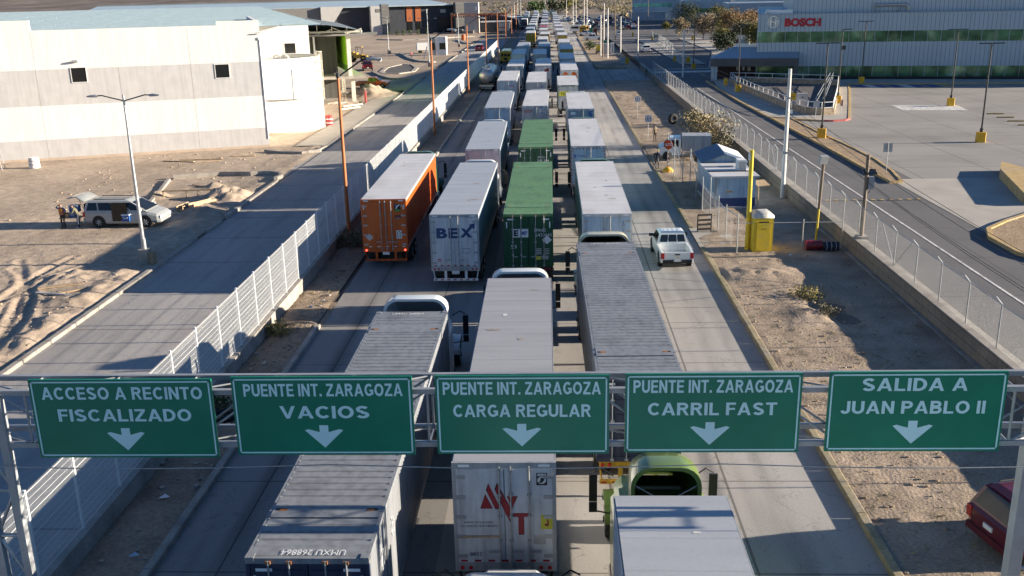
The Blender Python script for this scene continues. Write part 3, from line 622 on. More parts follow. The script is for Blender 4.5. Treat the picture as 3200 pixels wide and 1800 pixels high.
b = MB(); b.tube((0, 0, 2.1), (0, 0, 4.9), .085, 'pole_wood', n=8); b.build('grey_sleeve', p); b = MB(); b.cbox((-.05, -.1, 5.15), (.5, .25, .5), 'steel_gray', R_(15), R_(15)); b.cbox((-.05, .06, 5.2), (.42, .04, .42), 'glass_dark', R_(15), R_(15)); b.build('floodlight', p)
p = pole(11.7, 56.95, 6.1, 'yellow_paint', 'thick yellow painted post beside the portable toilet', cat='post', r0=.15, r1=.12)
b = MB(); b.box(-.16, .02, -.1, .1, 5.5, 5.9, 'white_paint'); b.build('sensor', p)
# ---------------------------------------------------------------- trucks
def paint(name, col, **k):
    if name not in M: pm(name, col, k.pop('rough', .45), 0, var=.06, scale=.8, fine=.04, fscale=6, stain=tuple(c*.55+.02 for c in col), stain_amt=.6, stain_scale=.9, stretch=(1, .5, .5), streak=(.3, (5., 5., .45)), **k)
    return name
paint('van_white', (.62, .65, .68)); paint('van_blue', (.34, .46, .58)); paint('van_steel', (.25, .33, .41)); paint('van_cream', (.56, .55, .52)); paint('van_pink', (.52, .46, .50)); paint('van_orange', (.62, .115, .012))
paint('van_yellow', (.52, .33, .03)); paint('van_gray', (.40, .42, .44)); paint('van_dark', (.06, .07, .09)); paint('van_red', (.42, .05, .045)); paint('van_green', (.05, .10, .075)); paint('van_ltblue', (.40, .55, .70)); paint('van_teal', (.16, .27, .35))
paint('cont_gray', (.25, .265, .285)); paint('cont_navy', (.035, .045, .085)); paint('cont_green', (.15, .29, .125)); paint('cont_dkgreen', (.012, .085, .035)); paint('chassis_yellow', (.60, .36, .03))
pm('roof_white', (.66, .655, .65), .5, .1, var=.07, scale=.7, fine=.03, fscale=9, stain=(.45, .42, .40), stain_amt=.5, stain_scale=.55, stretch=(1, .35, 1))
pm('roof_cool', (.46, .485, .515), .45, .2, var=.07, scale=.7, fine=.03, fscale=9, stain=(.40, .40, .41), stain_amt=.5, stain_scale=.5, stretch=(.35, 2.2, 1))
pm('roof_tarp', (.34, .345, .365), .6, .0, var=.08, scale=.8, fine=.03, fscale=9, stain=(.29, .295, .31), stain_amt=.6, stain_scale=.6, stretch=(.25, 2.4, 1))
pm('roof_spot', (.30, .27, .24), .8, 0, var=.3, scale=5); pm('roof_light', (.62, .62, .62), .7, 0, var=.1, scale=5); pm('rust', (.28, .12, .05), .9, 0, var=.3, scale=8)
L = 16.15
def wheel(b, x, y, r=.51, wd=.56, rim='galv'):
    s = 1 if x > 0 else -1
    b.tube((x-wd/2, y, r), (x+wd/2, y, r), r, 'rubber', n=18); e = x+s*wd/2
    b.tube((e, y, r), (e+s*.012, y, r), r*.58, rim, n=14); b.tube((e, y, r), (e+s*.05, y, r), r*.2, 'chassis', n=8)
def axles(root, ys, rim='galv', single=(), lod=0):
    for y in ys:
        for s in (-1, 1): cpart('wheel', ('wheel', s, y, rim), lambda b: wheel(b, s*1.0, y, rim=rim), root)
    for y in single:
        for s in (-1, 1): cpart('wheel', ('wheel1', s, y, rim), lambda b: wheel(b, s*1.05, y, .5, .3, rim), root)
def arch(hw, zb, h, r, y, n=5):
    p = [(-hw, y, zb), (-hw, y, h-r)]
    p += [(-hw+r-r*math.cos(R_(90*i/n)), y, h-r+r*math.sin(R_(90*i/n))) for i in range(1, n+1)]
    q = [(-a, c, d) for a, c, d in reversed(p)]
    return p+q
def tractor(root, cab, lod, y0=L, fair=1, lights=False, ftop=4.08, key=''):
    """cab, sleeper, hood and running gear; y0 is where the trailer's nose ends"""
    a = y0+.75; K = (cab, lod, round(y0, 2), fair, round(ftop, 2))
    def fr(b):
        b.box(-.45, .45, y0-2.6, a+5.0, .62, .92, 'chassis'); b.box(-1.1, 1.1, y0-1.6, a, .9, 1.05, 'chassis')
        for s in (-1, 1): b.tube((s*.95, a+.1, .62), (s*.95, a+1.6, .62), .31, 'chrome', n=12)
    cpart('chassis_frame', ('tfr',)+K, fr, root)
    def cabf(b):
        secs = []
        for y, hw, zt in ((a, 1.19, 3.0), (a+.15, 1.22, 3.06), (a+1.55, 1.22, 3.0), (a+1.7, 1.1, 2.95), (a+2.55, 1.08, 2.85), (a+3.15, .98, 2.0)):
            secs.append([(-hw, y, 1.0), (-hw, y, zt-.25), (-hw+.2, y, zt), (hw-.2, y, zt), (hw, y, zt-.25), (hw, y, 1.0)])
        b.loft(secs, cab, smooth=False)
    cpart('cab', ('tcab',)+K, cabf, root)
    def hood(b):
        b.loft([[(-w_, y, .85), (-w_, y, z-.15), (-w_+.2, y, z), (w_-.2, y, z), (w_, y, z-.15), (w_, y, .85)] for y, w_, z in ((a+3.0, .95, 2.0), (a+3.9, .88, 1.85), (a+4.75, .78, 1.65), (a+4.95, .7, 1.45))], cab, smooth=False)
        for s in (-1, 1):
            b.loft([[(s*.8, a+3.55+.75-.75*math.cos(t), .75+.62*math.sin(t)), (s*1.24, a+3.55+.75-.75*math.cos(t), .75+.58*math.sin(t)), (s*1.24, a+3.55+.75-.66*math.cos(t), .75+.5*math.sin(t)), (s*.8, a+3.55+.75-.66*math.cos(t), .75+.52*math.sin(t))] for t in [math.pi*i/10 for i in range(11)]], cab, smooth=False)
        b.box(-1.15, 1.15, a+4.9, a+5.12, .45, .85, 'chrome')
    cpart('hood', ('thood',)+K, hood, root)
    if lod < 2:
        for s in (-1, 1):
            def mir(b):
                b.box(min(s*1.5, s*1.72), max(s*1.5, s*1.72), a+2.75, a+2.83, 1.95, 2.75, 'black'); b.box(min(s*1.5, s*1.72), max(s*1.5, s*1.72), a+2.75, a+2.83, 1.62, 1.9, 'black')
                b.path([(s*1.08, a+2.6, 2.8), (s*1.4, a+2.75, 2.95), (s*1.61, a+2.8, 2.8)], .022, 'black', n=5); b.path([(s*1.08, a+2.7, 1.6), (s*1.61, a+2.8, 1.65)], .022, 'black', n=5)
            cpart('mirror', ('tmir', s)+K, mir, root)
        cpart('windshield', ('twin',)+K, lambda b: b.quad([(-.9, a+3.06, 2.06), (.9, a+3.06, 2.06), (.82, a+2.66, 2.72), (-.82, a+2.66, 2.72)], 'glass_dark'), root)
        for s in (-1, 1): cpart('side_window', ('tsw', s)+K, lambda b: b.quad([(s*1.094, a+1.85, 1.95), (s*1.07, a+2.6, 1.95), (s*1.075, a+2.45, 2.6), (s*1.095, a+1.85, 2.65)], 'glass_dark'), root)
        for s in (-1, 1): cpart('exhaust_stack', ('tex', s)+K, lambda b: (b.tube((s*1.02, a-.22, 1.2), (s*1.02, a-.22, 3.65), .075, 'chrome', n=10), b.tube((s*1.02, a-.22, 3.65), (s*1.02, a-.32, 3.85), .07, 'chrome', n=10)), root) if fair != 2 else None
    if fair:
        def fairf(b):
            S = [(a-.05, 1.2, ftop, .5), (a+.5, 1.2, ftop, .5), (a+1.3, 1.12, ftop-.28, .45), (a+2.2, .98, 3.25, .3), (a+2.8, .9, 2.82, .2)]
            kk = .7 if fair == 2 else 1.; S = [(y, hw*kk, h, r) for y, hw, h, r in S]; out = [arch(hw, 2.7, h, r, y) for y, hw, h, r in S]
            inn = [arch(hw-.1, 2.7, h-.09, max(.08, r-.05), y) for y, hw, h, r in S]
            b.loft(out, cab, smooth=True, closed=False); b.loft(inn, 'black_metal' if fair == 3 else cab, smooth=True, closed=False)
            n = len(out[0]); b.add(out[0]+inn[0], [(i, i+1, n+i+1, n+i) for i in range(n-1)], cab)
            if fair == 2: b.tube((-.78, a, 3.0), (.78, a, 3.95), .018, 'galv', n=5); b.tube((.78, a, 3.0), (-.78, a, 3.95), .018, 'galv', n=5); b.tube((-.55, a+1.5, 3.05), (.55, a+1.5, 3.05), .06, 'cab_beige', n=6)
        cpart('roof_fairing', ('tfair',)+K, fairf, root)
    axles(root, (y0-1.75, y0-.45), single=(a+4.3,))
def running_gear(root, lod, tone='chassis', bump='white_metal', lit=False, K=''):
    def sub(b):
        b.box(-1.2, 1.2, .1, 4.4, .95, 1.2, tone); b.box(-.5, .5, 4.4, L-.5, 1.0, 1.2, tone)
        for s in (-1, 1): b.box(s*.75-.08, s*.75+.08, 11.2, 11.36, .15, 1.1, tone)
        for s in (-1, 1): b.box(s*1.0-.28, s*1.0+.28, 1.28, 1.3, .35, 1.05, 'black')
    cpart('underframe', ('sub', tone), sub, root)
    axles(root, (1.95, 3.2))
    if lod < 2:
        def bm_(b):
            for s in (-1, 1): b.box(s*.55-.07, s*.55+.07, .05, .13, .55, 1.0, bump); b.tube((s*1.2, .08, 1.0), (s*1.12, .08, .52), .03, bump, n=6)
            b.box(-1.2, 1.2, .0, .1, .45, .57, bump)
            for k in range(7): b.box(-1.15+k*.34, -1.15+k*.34+.16, -.004, 0, .48, .54, 'text_red')
            b.box(-.2, .2, .02, .03, .82, 1.0, 'sticker_white')
        cpart('bumper', ('bump', bump), bm_, root)
        for x in (-1.12, -.9, .9, 1.12):
            if lit and abs(x) < 1: continue
            cpart('tail_light', ('tl', x, lit), lambda b: b.tube((x, -.012, 1.1), (x, .05, 1.1), .055, 'red_lit' if lit else 'red_light', n=10), root)
def van_truck(x, y, h, label, side='van_white', door='van_white', roof='roof_white', cab='cab_white', lod=1, fair=1, decor=None, frame='van_gray', bump='white_metal', lit=False, dh=0., rods=(-.2, .2), group='semi trucks queued in the border lanes', length=L, ftop=4.08, swirl=0):
    r = thing('semi_truck', label, 'truck', (x, y, 0), -h, group); n = length
    def boxf(b):
        b.box(-1.285, 1.285, .09, n, 1.2, 4.02, side)
        for s in (-1, 1):
            b.box(min(s*1.285, s*1.3), max(s*1.285, s*1.3), .1, n, 3.93, 4.07, 'roof_cool'); b.box(min(s*1.285, s*1.3), max(s*1.285, s*1.3), .1, n, 1.12, 1.3, 'van_gray')
            if lod < 2:
                k = .6
                while k < n-.3: b.box(min(s*1.285, s*1.291), max(s*1.285, s*1.291), k-.02, k+.02, 1.3, 3.93, side); k += .61
    cpart('trailer_box', ('vbox', side, lod, n), boxf, r)
    cpart('roof', ('vroof', roof, lod, n), lambda b: (b.box(-1.27, 1.27, .06, n-.02, 4.03, 4.085, roof), [b.box(-1.27, 1.27, .9+k*1.22, .93+k*1.22, 4.085, 4.090, roof) for k in range(int((n-1)/1.22))] if lod < 2 else None), r)
    def frm(b):
        b.box(-1.3, 1.3, 0, .09, 3.92, 4.08, frame); b.box(-1.3, 1.3, 0, .09, 1.0, 1.25, frame)
        for s in (-1, 1): b.box(min(s*1.3, s*1.2), max(s*1.3, s*1.2), 0, .09, 1.25, 3.92, frame)
        if lod < 2:
            for q in (-1, 1): b.box(q*1.0-.14, q*1.0+.14, -.003, 0, 3.96, 4.03, 'reflect_white')
    cpart('rear_frame', ('vfrm', frame, lod), frm, r)
    for s in (-1, 1):
        def dr(b):
            b.box(min(s*.012, s*1.2), max(s*.012, s*1.2), -.01, .07, 1.26, 3.91, door)
            if lod < 2:
                for k in range(5): b.box(min(s*.98, s*1.22), max(s*.98, s*1.22), -.022, -.01, 1.4+k*.56, 1.5+k*.56, 'steel_gray')
        d = cpart('door', ('vdoor', s, door, lod), dr, r)
        if lod < 2:
            for q in [v for v in rods if v*s > 0]:
                def rod(b):
                    b.tube((q, -.05, 1.1), (q, -.05, 4.0), .022, 'galv', n=7)
                    for z in (1.2, 1.9, 2.6, 3.2, 3.9): b.box(q-.05, q+.05, -.06, -.01, z-.03, z+.03, 'steel_gray')
                    b.box(min(q, q+s*.3), max(q, q+s*.3), -.085, -.06, 1.58, 1.63, 'steel_gray')
                cpart('lock_rod', ('vrod', q), rod, d)
    if decor:
        b = MB(); decor(b); b.build('lettering', r)
    running_gear(r, lod, bump=bump, lit=lit); tractor(r, cab, lod, length, fair, ftop=ftop)
    if lod < 2:
        b = MB(); q = random.Random(swirl or int(abs(y*7)))
        for k in range(q.randint(2, 5)):
            u, v, a, c = q.uniform(-.95, .95), q.uniform(1, n-1), q.uniform(.05, .28), q.uniform(.04, .16); m = q.choice(['roof_spot', 'roof_spot', 'roof_light'])
            b.add([(u+a*math.cos(t)*q.uniform(.7, 1.2), v+c*math.sin(t)*q.uniform(.7, 1.2), 4.092+.0004*k) for t in [2*math.pi*i/9 for i in range(9)]], [tuple(range(9))], m)
        b.build('roof_patch', r)
    return r
def cont_truck(x, y, h, label, col='cont_gray', door='cont_navy', cab='cab_white', lod=0, fair=1, decor=None, ch='chassis', bump='chassis', ftop=4.2, group='container trucks queued in the border lanes', bare=False):
    r = thing('container_truck', label, 'truck', (x, y, 0), -h, group)
    ZB, ZT = 1.3, 4.1
    def shell(b):
        for s in (-1, 1):
            poly = []; k = .35
            while k < L-.3: poly += [(k, 1.29), (k+.07, 1.29), (k+.11, 1.255), (k+.18, 1.255)]; k += .22
            poly = [(.1, 1.29)]+poly+[(L-.1, 1.29)]
            vs = [(s*q, p, z) for z in (ZB, ZT-.08) for p, q in poly]; m = len(poly)
            b.add(vs, [(i, i+1, m+i+1, m+i) if s < 0 else (i+1, i, m+i, m+i+1) for i in range(m-1)], col)
            b.box(min(s*1.3, s*1.22), max(s*1.3, s*1.22), .1, L-.1, ZT-.12, ZT-.005, col); b.box(min(s*1.3, s*1.2), max(s*1.3, s*1.2), .1, L-.1, ZB-.08, ZB+.1, col)
            for yy in (1.98, L-1.98): b.box(min(s*1.31, s*1.2), max(s*1.31, s*1.2), yy-.09, yy+.09, ZB, ZT+.004, col)
        b.box(-1.3, 1.3, L-.1, L, ZB-.08, ZT-.003, col); b.box(-1.2, 1.2, .2, L-.2, ZB-.02, ZB, col)
    cpart('container_shell', ('cshell', col), shell, r)
    def roof(b):
        prof = [(.1, ZT-.005), (.45, ZT-.005)]; k = .46
        bars = [(1.62, 2.28), (L-2.28, L-1.62)]
        while k < L-.55:
            inb = [q for q in bars if q[0]-.25 < k < q[1]]
            if inb: prof += [(inb[0][0], ZT), (inb[0][0], ZT+.012), (inb[0][1], ZT+.012), (inb[0][1]+.01, ZT)]; k = inb[0][1]+.06; continue
            prof += [(k, ZT), (k+.20, ZT), (k+.225, ZT-.028), (k+.265, ZT-.028), (k+.29, ZT)]; k += .30
        prof += [(L-.45, ZT-.005), (L-.02, ZT-.005)]
        vs = [(sx*1.225, p, z) for sx in (-1, 1) for p, z in prof]; m = len(prof); b.add(vs, [(i, m+i, m+i+1, i+1) for i in range(m-1)], col)
        for yy in (1.95, L-1.95):
            for s in (-1, 1): b.box(s*1.12-.05, s*1.12+.05, yy-.05, yy+.05, ZT+.013, ZT+.016, 'black'); b.box(s*1.0-.1, s*1.0+.1, yy-.07, yy+.07, ZT+.0125, ZT+.0145, 'rust')
        for yy in (.08, L-.1):
            for s in (-1, 1): b.box(s*1.21-.09, s*1.21+.09, yy-.09, yy+.09, ZT-.1, ZT+.012, col)
    cpart('roof', ('croof', col), roof, r)
    def frm(b):
        b.box(-1.3, 1.3, 0, .1, ZT-.14, ZT-.01, col); b.box(-1.3, 1.3, 0, .1, ZB-.08, ZB+.08, door)
        for s in (-1, 1): b.box(min(s*1.3, s*1.22), max(s*1.3, s*1.22), 0, .1, ZB, ZT-.14, door)
    cpart('rear_frame', ('cfrm', col, door), frm, r)
    for s in (-1, 1):
        def dr(b):
            b.box(min(s*.012, s*1.22), max(s*.012, s*1.22), .03, .08, ZB+.08, ZT-.15, door)
            for k in range(5): b.box(min(s*.06, s*1.16), max(s*.06, s*1.16), .005, .03, ZB+.2+k*.5, ZB+.5+k*.5, door)
            b.box(min(s*.75, s*1.1), max(s*.75, s*1.1), .0, .006, ZT-.32, ZT-.25, 'reflect_white'); b.box(min(s*1.1, s*1.16), max(s*1.1, s*1.16), .0, .006, ZT-.75, ZT-.42, 'reflect_white')
        d = cpart('door', ('cdoor', s, door), dr, r)
        for q in (s*.38, s*.82):
            def rod(b):
                b.tube((q, -.03, ZB-.05), (q, -.03, ZT-.06), .02, 'galv' if lod == 0 else 'steel_gray', n=7)
                for z in (ZB, 1.9, 2.6, 3.3, ZT-.1): b.box(q-.055, q+.055, -.045, .02, z-.035, z+.035, 'rust' if z > 3.8 else 'steel_gray')
                b.box(min(q, q-s*.26), max(q, q-s*.26), -.06, -.04, 1.78, 1.83, 'steel_gray')
            cpart('lock_rod', ('crod', q, lod), rod, d)
    if decor: b = MB(); decor(b); b.build('lettering', r)
    running_gear(r, 1, ch, bump); tractor(r, cab, 1, L, fair, ftop=ftop)
    return r
# --- the painted marks of the nearest trailers (rear doors lie in the plane y = 0, seen from -y)
def marks_mvt(b):
    P = lambda u, v: ((u-1112)/811, 4.05-(v-305)/746)
    def pg(pts, mat, off):
        q = [P(*p) for p in pts]; b.add([(x, -.012-off, z) for x, z in q], [tuple(range(len(q)))], mat)
    def grown(pts, k):
        cx = sum(p[0] for p in pts)/len(pts); cy_ = sum(p[1] for p in pts)/len(pts); return [(cx+(p[0]-cx)*k, cy_+(p[1]-cy_)*k) for p in pts]
    for s in ([(625, 1222), (725, 935), (860, 1222)], [(752, 860), (797, 725), (1020, 1218), (915, 1218)], [(932, 850), (977, 725), (1240, 1240), (1215, 1500), (1100, 1270)], [(1170, 980), (1375, 980), (1265, 1225)],
              [(1300, 1330), (1625, 1330), (1608, 1405), (1285, 1405)], [(1392, 1405), (1500, 1405), (1500, 1770), (1392, 1770)]):
        pg(grown(s, 1.1), 'text_black', .002); pg(s, 'text_red', .005)
    def at(u, v): x, z = P(u, v); return (x, -.012, z)
    b.text('www.m-v-t.com', at(566, 1510), X_, Z_, .075, 'text_black', .0, .74); b.text('LAS CRUCES, NEW MEXICO', at(575, 1598), X_, Z_, .06, 'text_black', 0, .95); b.text('8852', at(495, 2200), X_, Z_, .11, 'text_black', .0, .3)
    def rect(u0, v0, u1, v1, mat, off=.003): pg([(u0, v1), (u1, v1), (u1, v0), (u0, v0)], mat, off)
    rect(1765, 490, 1985, 745, 'text_black'); rect(1790, 505, 1960, 555, 'sticker_white', .005)
    b.text('POW MIA', at(1875, 530), X_, Z_, .04, 'text_black', 0, .17, off=.009)
    cx, cz = P(1875, 640)
    b.add([(cx+.11*math.cos(t), -.018, cz+.1*math.sin(t)) for t in [2*math.pi*i/20 for i in range(20)]], [tuple(range(20))], 'sticker_white')
    b.add([(cx+p, -.02, cz+q) for p, q in ((-.07, -.07), (.03, -.07), (.02, -.04), (.05, -.02), (.065, .02), (.05, .06), (0, .075), (-.035, .05), (-.03, 0), (-.06, -.03))], [tuple(range(10))], 'text_black')
    rect(1848, 1365, 2087, 1668, 'sticker_yellow'); b.text('CAUTION', at(1967, 1400), X_, Z_, .035, 'text_black', 0, .22, off=.008)
    x, z = P(1967, 1520); b.add([(x-.05, -.019, z-.1), (x+.04, -.019, z-.11), (x+.06, -.019, z-.02), (x+.03, -.019, z+.1), (x-.0, -.019, z+.06), (x+.02, -.019, z-.04), (x-.05, -.019, z-.04)], [tuple(range(7))], 'text_red')
    rect(1690, 1800, 1945, 1990, 'steel_gray')
    for k in range(7): b.box(-1.15+k*.35, -1.15+k*.35+.17, -.014, -.008, 1.28, 1.34, 'text_red')
    b.box(-.2, -.195, -.03, -.012, 1.95, 1.96, 'galv'); b.cbox((-.62, -.03, 2.02), (.95, .03, .05), 'wood'); 
def marks_bex(b):
    b.text('B', (-.66, -.012, 3.08), X_, Z_, .5, 'text_navy', .05, .58); b.text('E', (-.03, -.012, 3.08), X_, Z_, .5, 'text_navy', .05, .56)
    def pg(q): b.add([(x, -.016, z) for x, z in q], [tuple(range(len(q)))], 'text_navy')
    pg([(.36, 3.33), (.54, 3.33), (.96, 2.83), (.75, 2.83)]); pg([(.30, 2.83), (.50, 2.83), (1.02, 3.44), (.90, 3.52)])
    pg([(.78, 3.52), (1.12, 3.62), (1.06, 3.24), (.97, 3.36)])
    for i, c in enumerate('AE8R5722'): b.text(c, (1.02, -.012, 2.72-i*.12), X_, Z_, .085, 'text_black', .0)
    for i in range(6): b.text('o', (-.55+.13*math.cos(i), -.012, 2.1+.12*math.sin(i)), X_, Z_, .03, 'van_gray', .0)
    b.box(.42, .82, -.013, -.0115, 1.98, 2.0, 'text_navy'); b.box(.42, .82, -.013, -.0115, 2.22, 2.24, 'text_navy'); b.box(.42, .44, -.013, -.0115, 1.98, 2.24, 'text_navy'); b.box(.80, .82, -.013, -.0115, 1.98, 2.24, 'text_navy')
    b.box(-.95, -.72, -.013, -.0115, 1.52, 1.55, 'text_red'); b.box(-.95, -.75, -.013, -.0115, 1.6, 1.66, 'text_red')
    for k in range(7): b.box(-1.15+k*.35, -1.15+k*.35+.17, -.014, -.008, 1.28, 1.33, 'text_red')
def marks_orange(b):
    b.box(.62, .98, -.013, -.011, 3.36, 3.8, 'text_black'); b.add([(x, -.016, z) for x, z in ((.68, 3.52), (.75, 3.7), (.9, 3.78), (.94, 3.78), (.94, 3.74), (.82, 3.66), (.76, 3.52))], [tuple(range(7))], 'reflect_white')
    b.box(.64, .74, -.016, -.0125, 3.68, 3.78, 'blue_mark'); b.box(.64, .96, -.016, -.0125, 3.38, 3.48, 'green_mark')
    b.box(.62, .98, -.013, -.011, 2.95, 3.15, 'text_black'); b.box(.66, .94, -.015, -.0125, 3.05, 3.11, 'text_red'); b.box(.66, .94, -.015, -.0125, 2.98, 3.0, 'sticker_white')
    b.box(.66, .98, -.013, -.011, 1.78, 2.26, 'sticker_white')
    for i, (p, q) in enumerate(((.7, 2.12), (.8, 2.15), (.9, 2.1), (.7, 1.98), (.84, 2.0), (.72, 1.86), (.86, 1.86))): b.box(p, p+.06, -.016, -.0125, q, q+.06, 'text_black')
    b.add([(-.9+p, -.013, 1.88+q) for p, q in ((-.24, 0), (0, -.22), (.24, 0), (0, .22))], [(0, 1, 2, 3)], 'van_cream')
    for k in range(5): b.box(-.95+k*.48, -.78+k*.48, -.014, -.008, 1.29, 1.34, 'reflect_white')
    for s in (-1, 1): b.box(s*1.14-.03, s*1.14+.03, -.014, -.01, 3.5, 3.75, 'reflect_white')
    b.text('5402', (-.3, -.012, 1.72), X_, Z_, .06, 'text_black', 0, .2)
def marks_emhu(b):
    b.box(-.82, -.42, -.012, .004, 2.85, 3.3, 'sticker_white'); b.box(-.39, .0, -.012, .004, 2.85, 3.3, 'sticker_white')
    b.text('E', (-.64, -.012, 3.08), X_, Z_, .3, 'text_black', .05, .24); b.text('MP', (-.2, -.012, 3.08), X_, Z_, .22, 'blue_mark', .02, .3)
    b.text('EMHU', (.62, -.012, 3.22), X_, Z_, .17, 'text_white', .0, .58); b.text('643 441', (.78, -.012, 2.97), X_, Z_, .17, 'text_white', 0, .86); b.text('53', (-.78, -.012, 2.35), X_, Z_, .19, 'text_white', 0, .3)
    b.add([(.98+p, -.014, 2.7+q) for p, q in ((-.26, 0), (0, -.24), (.26, 0), (0, .24))], [(0, 1, 2, 3)], 'sticker_white')
    for i in range(4): b.box(.4, .68, -.01, .003, 2.2-i*.09, 2.23-i*.09, 'text_white'); b.box(.85, 1.1, -.01, .003, 2.2-i*.09, 2.22-i*.09, 'text_white')
    b.box(.36, .66, -.012, .004, 1.62, 1.82, 'sticker_yellow'); b.box(.72, 1.05, -.012, .004, 1.64, 1.84, 'steel_gray')
def marks_emhu2(b):
    b.text('EMHU', (.42, -.012, 3.33), X_, Z_, .17, 'text_white', 0, .5); b.text('249 284', (.55, -.012, 3.08), X_, Z_, .17, 'text_white', 0, .86)
    b.add([(.85+p, -.014, 2.78+q) for p, q in ((-.22, 0), (0, -.2), (.22, 0), (0, .2))], [(0, 1, 2, 3)], 'sticker_white')
def marks_umxu(b):
    b.text('UMXU 268864', (.1, .2, 4.1), -X_, -Y_, .2, 'text_white', .0, 1.36, off=.012); b.text('UMXU 268864', (-.1, L-.28, 4.1), X_, Y_, .2, 'text_white', 0, 1.15, off=.012)
    for k, (u, v) in enumerate(((1.302, 2.7), (1.302, 1.3))): b.path([(u, v, 3.5), (u, v+.1, 3.3), (u, v, 3.1), (u, v+.12, 2.9)], .009, 'text_white', n=4); b.path([(u, v+.2, 3.4), (u, v+.3, 3.2), (u, v+.25, 2.95)], .009, 'text_white', n=4)
def marks_umxu2(b):
    b.text('UMXU 267547', (.0, .2, 4.1), -X_, -Y_, .2, 'text_white', .0, 1.1, off=.012); b.text('UMXU 267547', (0, L-.28, 4.1), X_, Y_, .2, 'text_white', 0, 1.3, off=.012); b.text('UMXU', (-.2, -.06, 3.55), X_, Z_, .16, 'text_white', 0, .6)
def marks_solt(b):
    for i, c in enumerate('SOLT3375'): b.text(c, (.84, -.012, 3.62-i*.155), X_, Z_, .12, 'text_navy', .01)
def marks_blue_s(b):
    b.text('S', (-.98, -.012, 3.35), X_, Z_, .22, 'blue_mark', .05, .2); b.text('STENGER', (-.5, -.012, 3.35), X_, Z_, .12, 'blue_mark', .01, .6)
    for k in range(10): b.box(-1.18+k*.25, -1.06+k*.25, -.013, -.008, 3.84, 3.9, 'text_red'); b.box(-1.28, -1.22, -.004, -.001, 1.3+k*.26, 1.43+k*.26, 'text_red'); b.box(1.22, 1.28, -.004, -.001, 1.3+k*.26, 1.43+k*.26, 'text_red')
def marks_pink(b):
    for s in (-.68, .62):
        for i in range(3): b.box(s-.3+.05*i, s+.3-.04*i, -.013, -.0115, 3.4-i*.24, 3.45-i*.24, 'van_pink' if 0 else 'text_red' if 0 else 'van_gray')
def marks_etp(b):
    b.text('ETP', (-.68, -.012, 3.55), X_, Z_, .17, 'text_red', .02, .42); b.text('O', (-.68, -.012, 3.55), X_, Z_, .34, 'text_red', -.01, .8)
    b.box(.52, .58, -.05, -.011, 3.3, 3.75, 'reflect_white'); b.box(.7, 1.0, -.013, -.0115, 3.62, 3.7, 'van_blue')
def marks_tarima(b):
    b.box(-1.15, 1.15, -.013, -.0115, 2.75, 3.35, 'sticker_yellow')
    for i, c in enumerate('TARIMAS'): b.text(c, (-.8+i*.27, -.014, 3.05), X_, Z_, .3, 'text_black', .03, .2)
    b.box(-.9, -.3, -.013, -.0115, 1.9, 2.5, 'van_gray')
def marks_graf(b):
    for s in (-.6, .6): b.add([(s+.52*math.cos(t), -.014, 3.1+.72*math.sin(t)) for t in [2*math.pi*i/16 for i in range(16)]], [tuple(range(16))], 'van_orange')
def marks_red(b): b.box(.2, .55, -.013, -.0115, 3.1, 3.5, 'van_red'); b.box(.5, .9, -.013, -.0115, 3.2, 3.65, 'van_red'); b.box(-.3, .25, -.013, -.0115, 3.05, 3.15, 'text_black')
def marks_blue_band(b): b.box(-1.0, -.55, -.013, -.0115, 3.55, 3.8, 'reflect_white'); b.box(.75, 1.1, -.013, -.0115, 2.2, 3.85, 'blue_mark')
def marks_b4(b): b.text('A', (-.85, -.012, 3.2), X_, Z_, .3, 'van_steel', 0, .2); b.box(.45, .95, -.013, -.0115, 3.3, 3.42, 'text_red')
def marks_c4(b): b.text('SWIFT', (.8, -.012, 3.5), X_, Z_, .17, 'blue_mark', .02, .5); b.box(-1., -.75, -.013, -.0115, 2.9, 3.1, 'steel_gray')

cont_truck(-5.14, 17.4, .0, 'grey ribbed container truck under the gantry with white number on its roof', decor=marks_umxu, cab='cab_white', ftop=4.35)
van_truck(-1.25, 21.68, -.006, 'white trailer truck with red pyramid logo on its rear doors', roof='roof_tarp', decor=marks_mvt, lod=0, rods=(-.12, .16, .62), frame='van_gray', bump='chassis', ftop=4.15, fair=1)
cont_truck(2.62, 27.3, -.012, 'grey ribbed container truck on a yellow chassis beside the white pickup', decor=marks_umxu2, cab='cab_beige', ch='chassis_yellow', bump='chassis_yellow', fair=3, ftop=4.3)
van_truck(2.66, 3.9, .0, 'silver roofed trailer truck pulled by a lime green cab below the gantry', side='van_blue', roof='roof_cool', cab='cab_green', lod=0, fair=2, ftop=4.42)
van_truck(-1.05, -.9, .0, 'truck whose rounded white cab roof peeks in at the bottom behind the pyramid trailer', cab='cab_white', lod=1, fair=1, roof='roof_white', ftop=3.95)
van_truck(-5.161, 49.72, .012, 'white trailer truck with navy arrow lettering on its rear doors', decor=marks_bex, lod=0, roof='roof_cool', cab='cab_white', side='van_steel')
van_truck(-9.585, 53.86, -.008, 'orange trailer truck with lit tail lights beside the white fence', side='van_orange', door='van_orange', roof='roof_white', frame='van_orange', decor=marks_orange, lod=0, cab='cab_dkgreen', bump='van_orange', lit=True, swirl=4, rods=(-.2, .08, .42))
cont_truck(-1.245, 49.55, .0, 'green container truck with white placard and numbers on its dark rear doors', col='cont_green', door='cont_dkgreen', decor=marks_emhu, cab='cab_white', lod=1, fair=0)
van_truck(2.871, 49.46, .001, 'pale blue doored trailer truck with a number written downward on its door', door='van_ltblue', side='van_teal', decor=marks_solt, lod=0, roof='roof_white', cab='cab_dkgreen', swirl=9, frame='van_white', rods=(-.14, .16))
cont_truck(-1.176, 72.25, .002, 'green container truck behind another green one with a grey diamond placard', col='cont_green', door='cont_dkgreen', decor=marks_emhu2, cab='cab_blue', lod=1, fair=0)
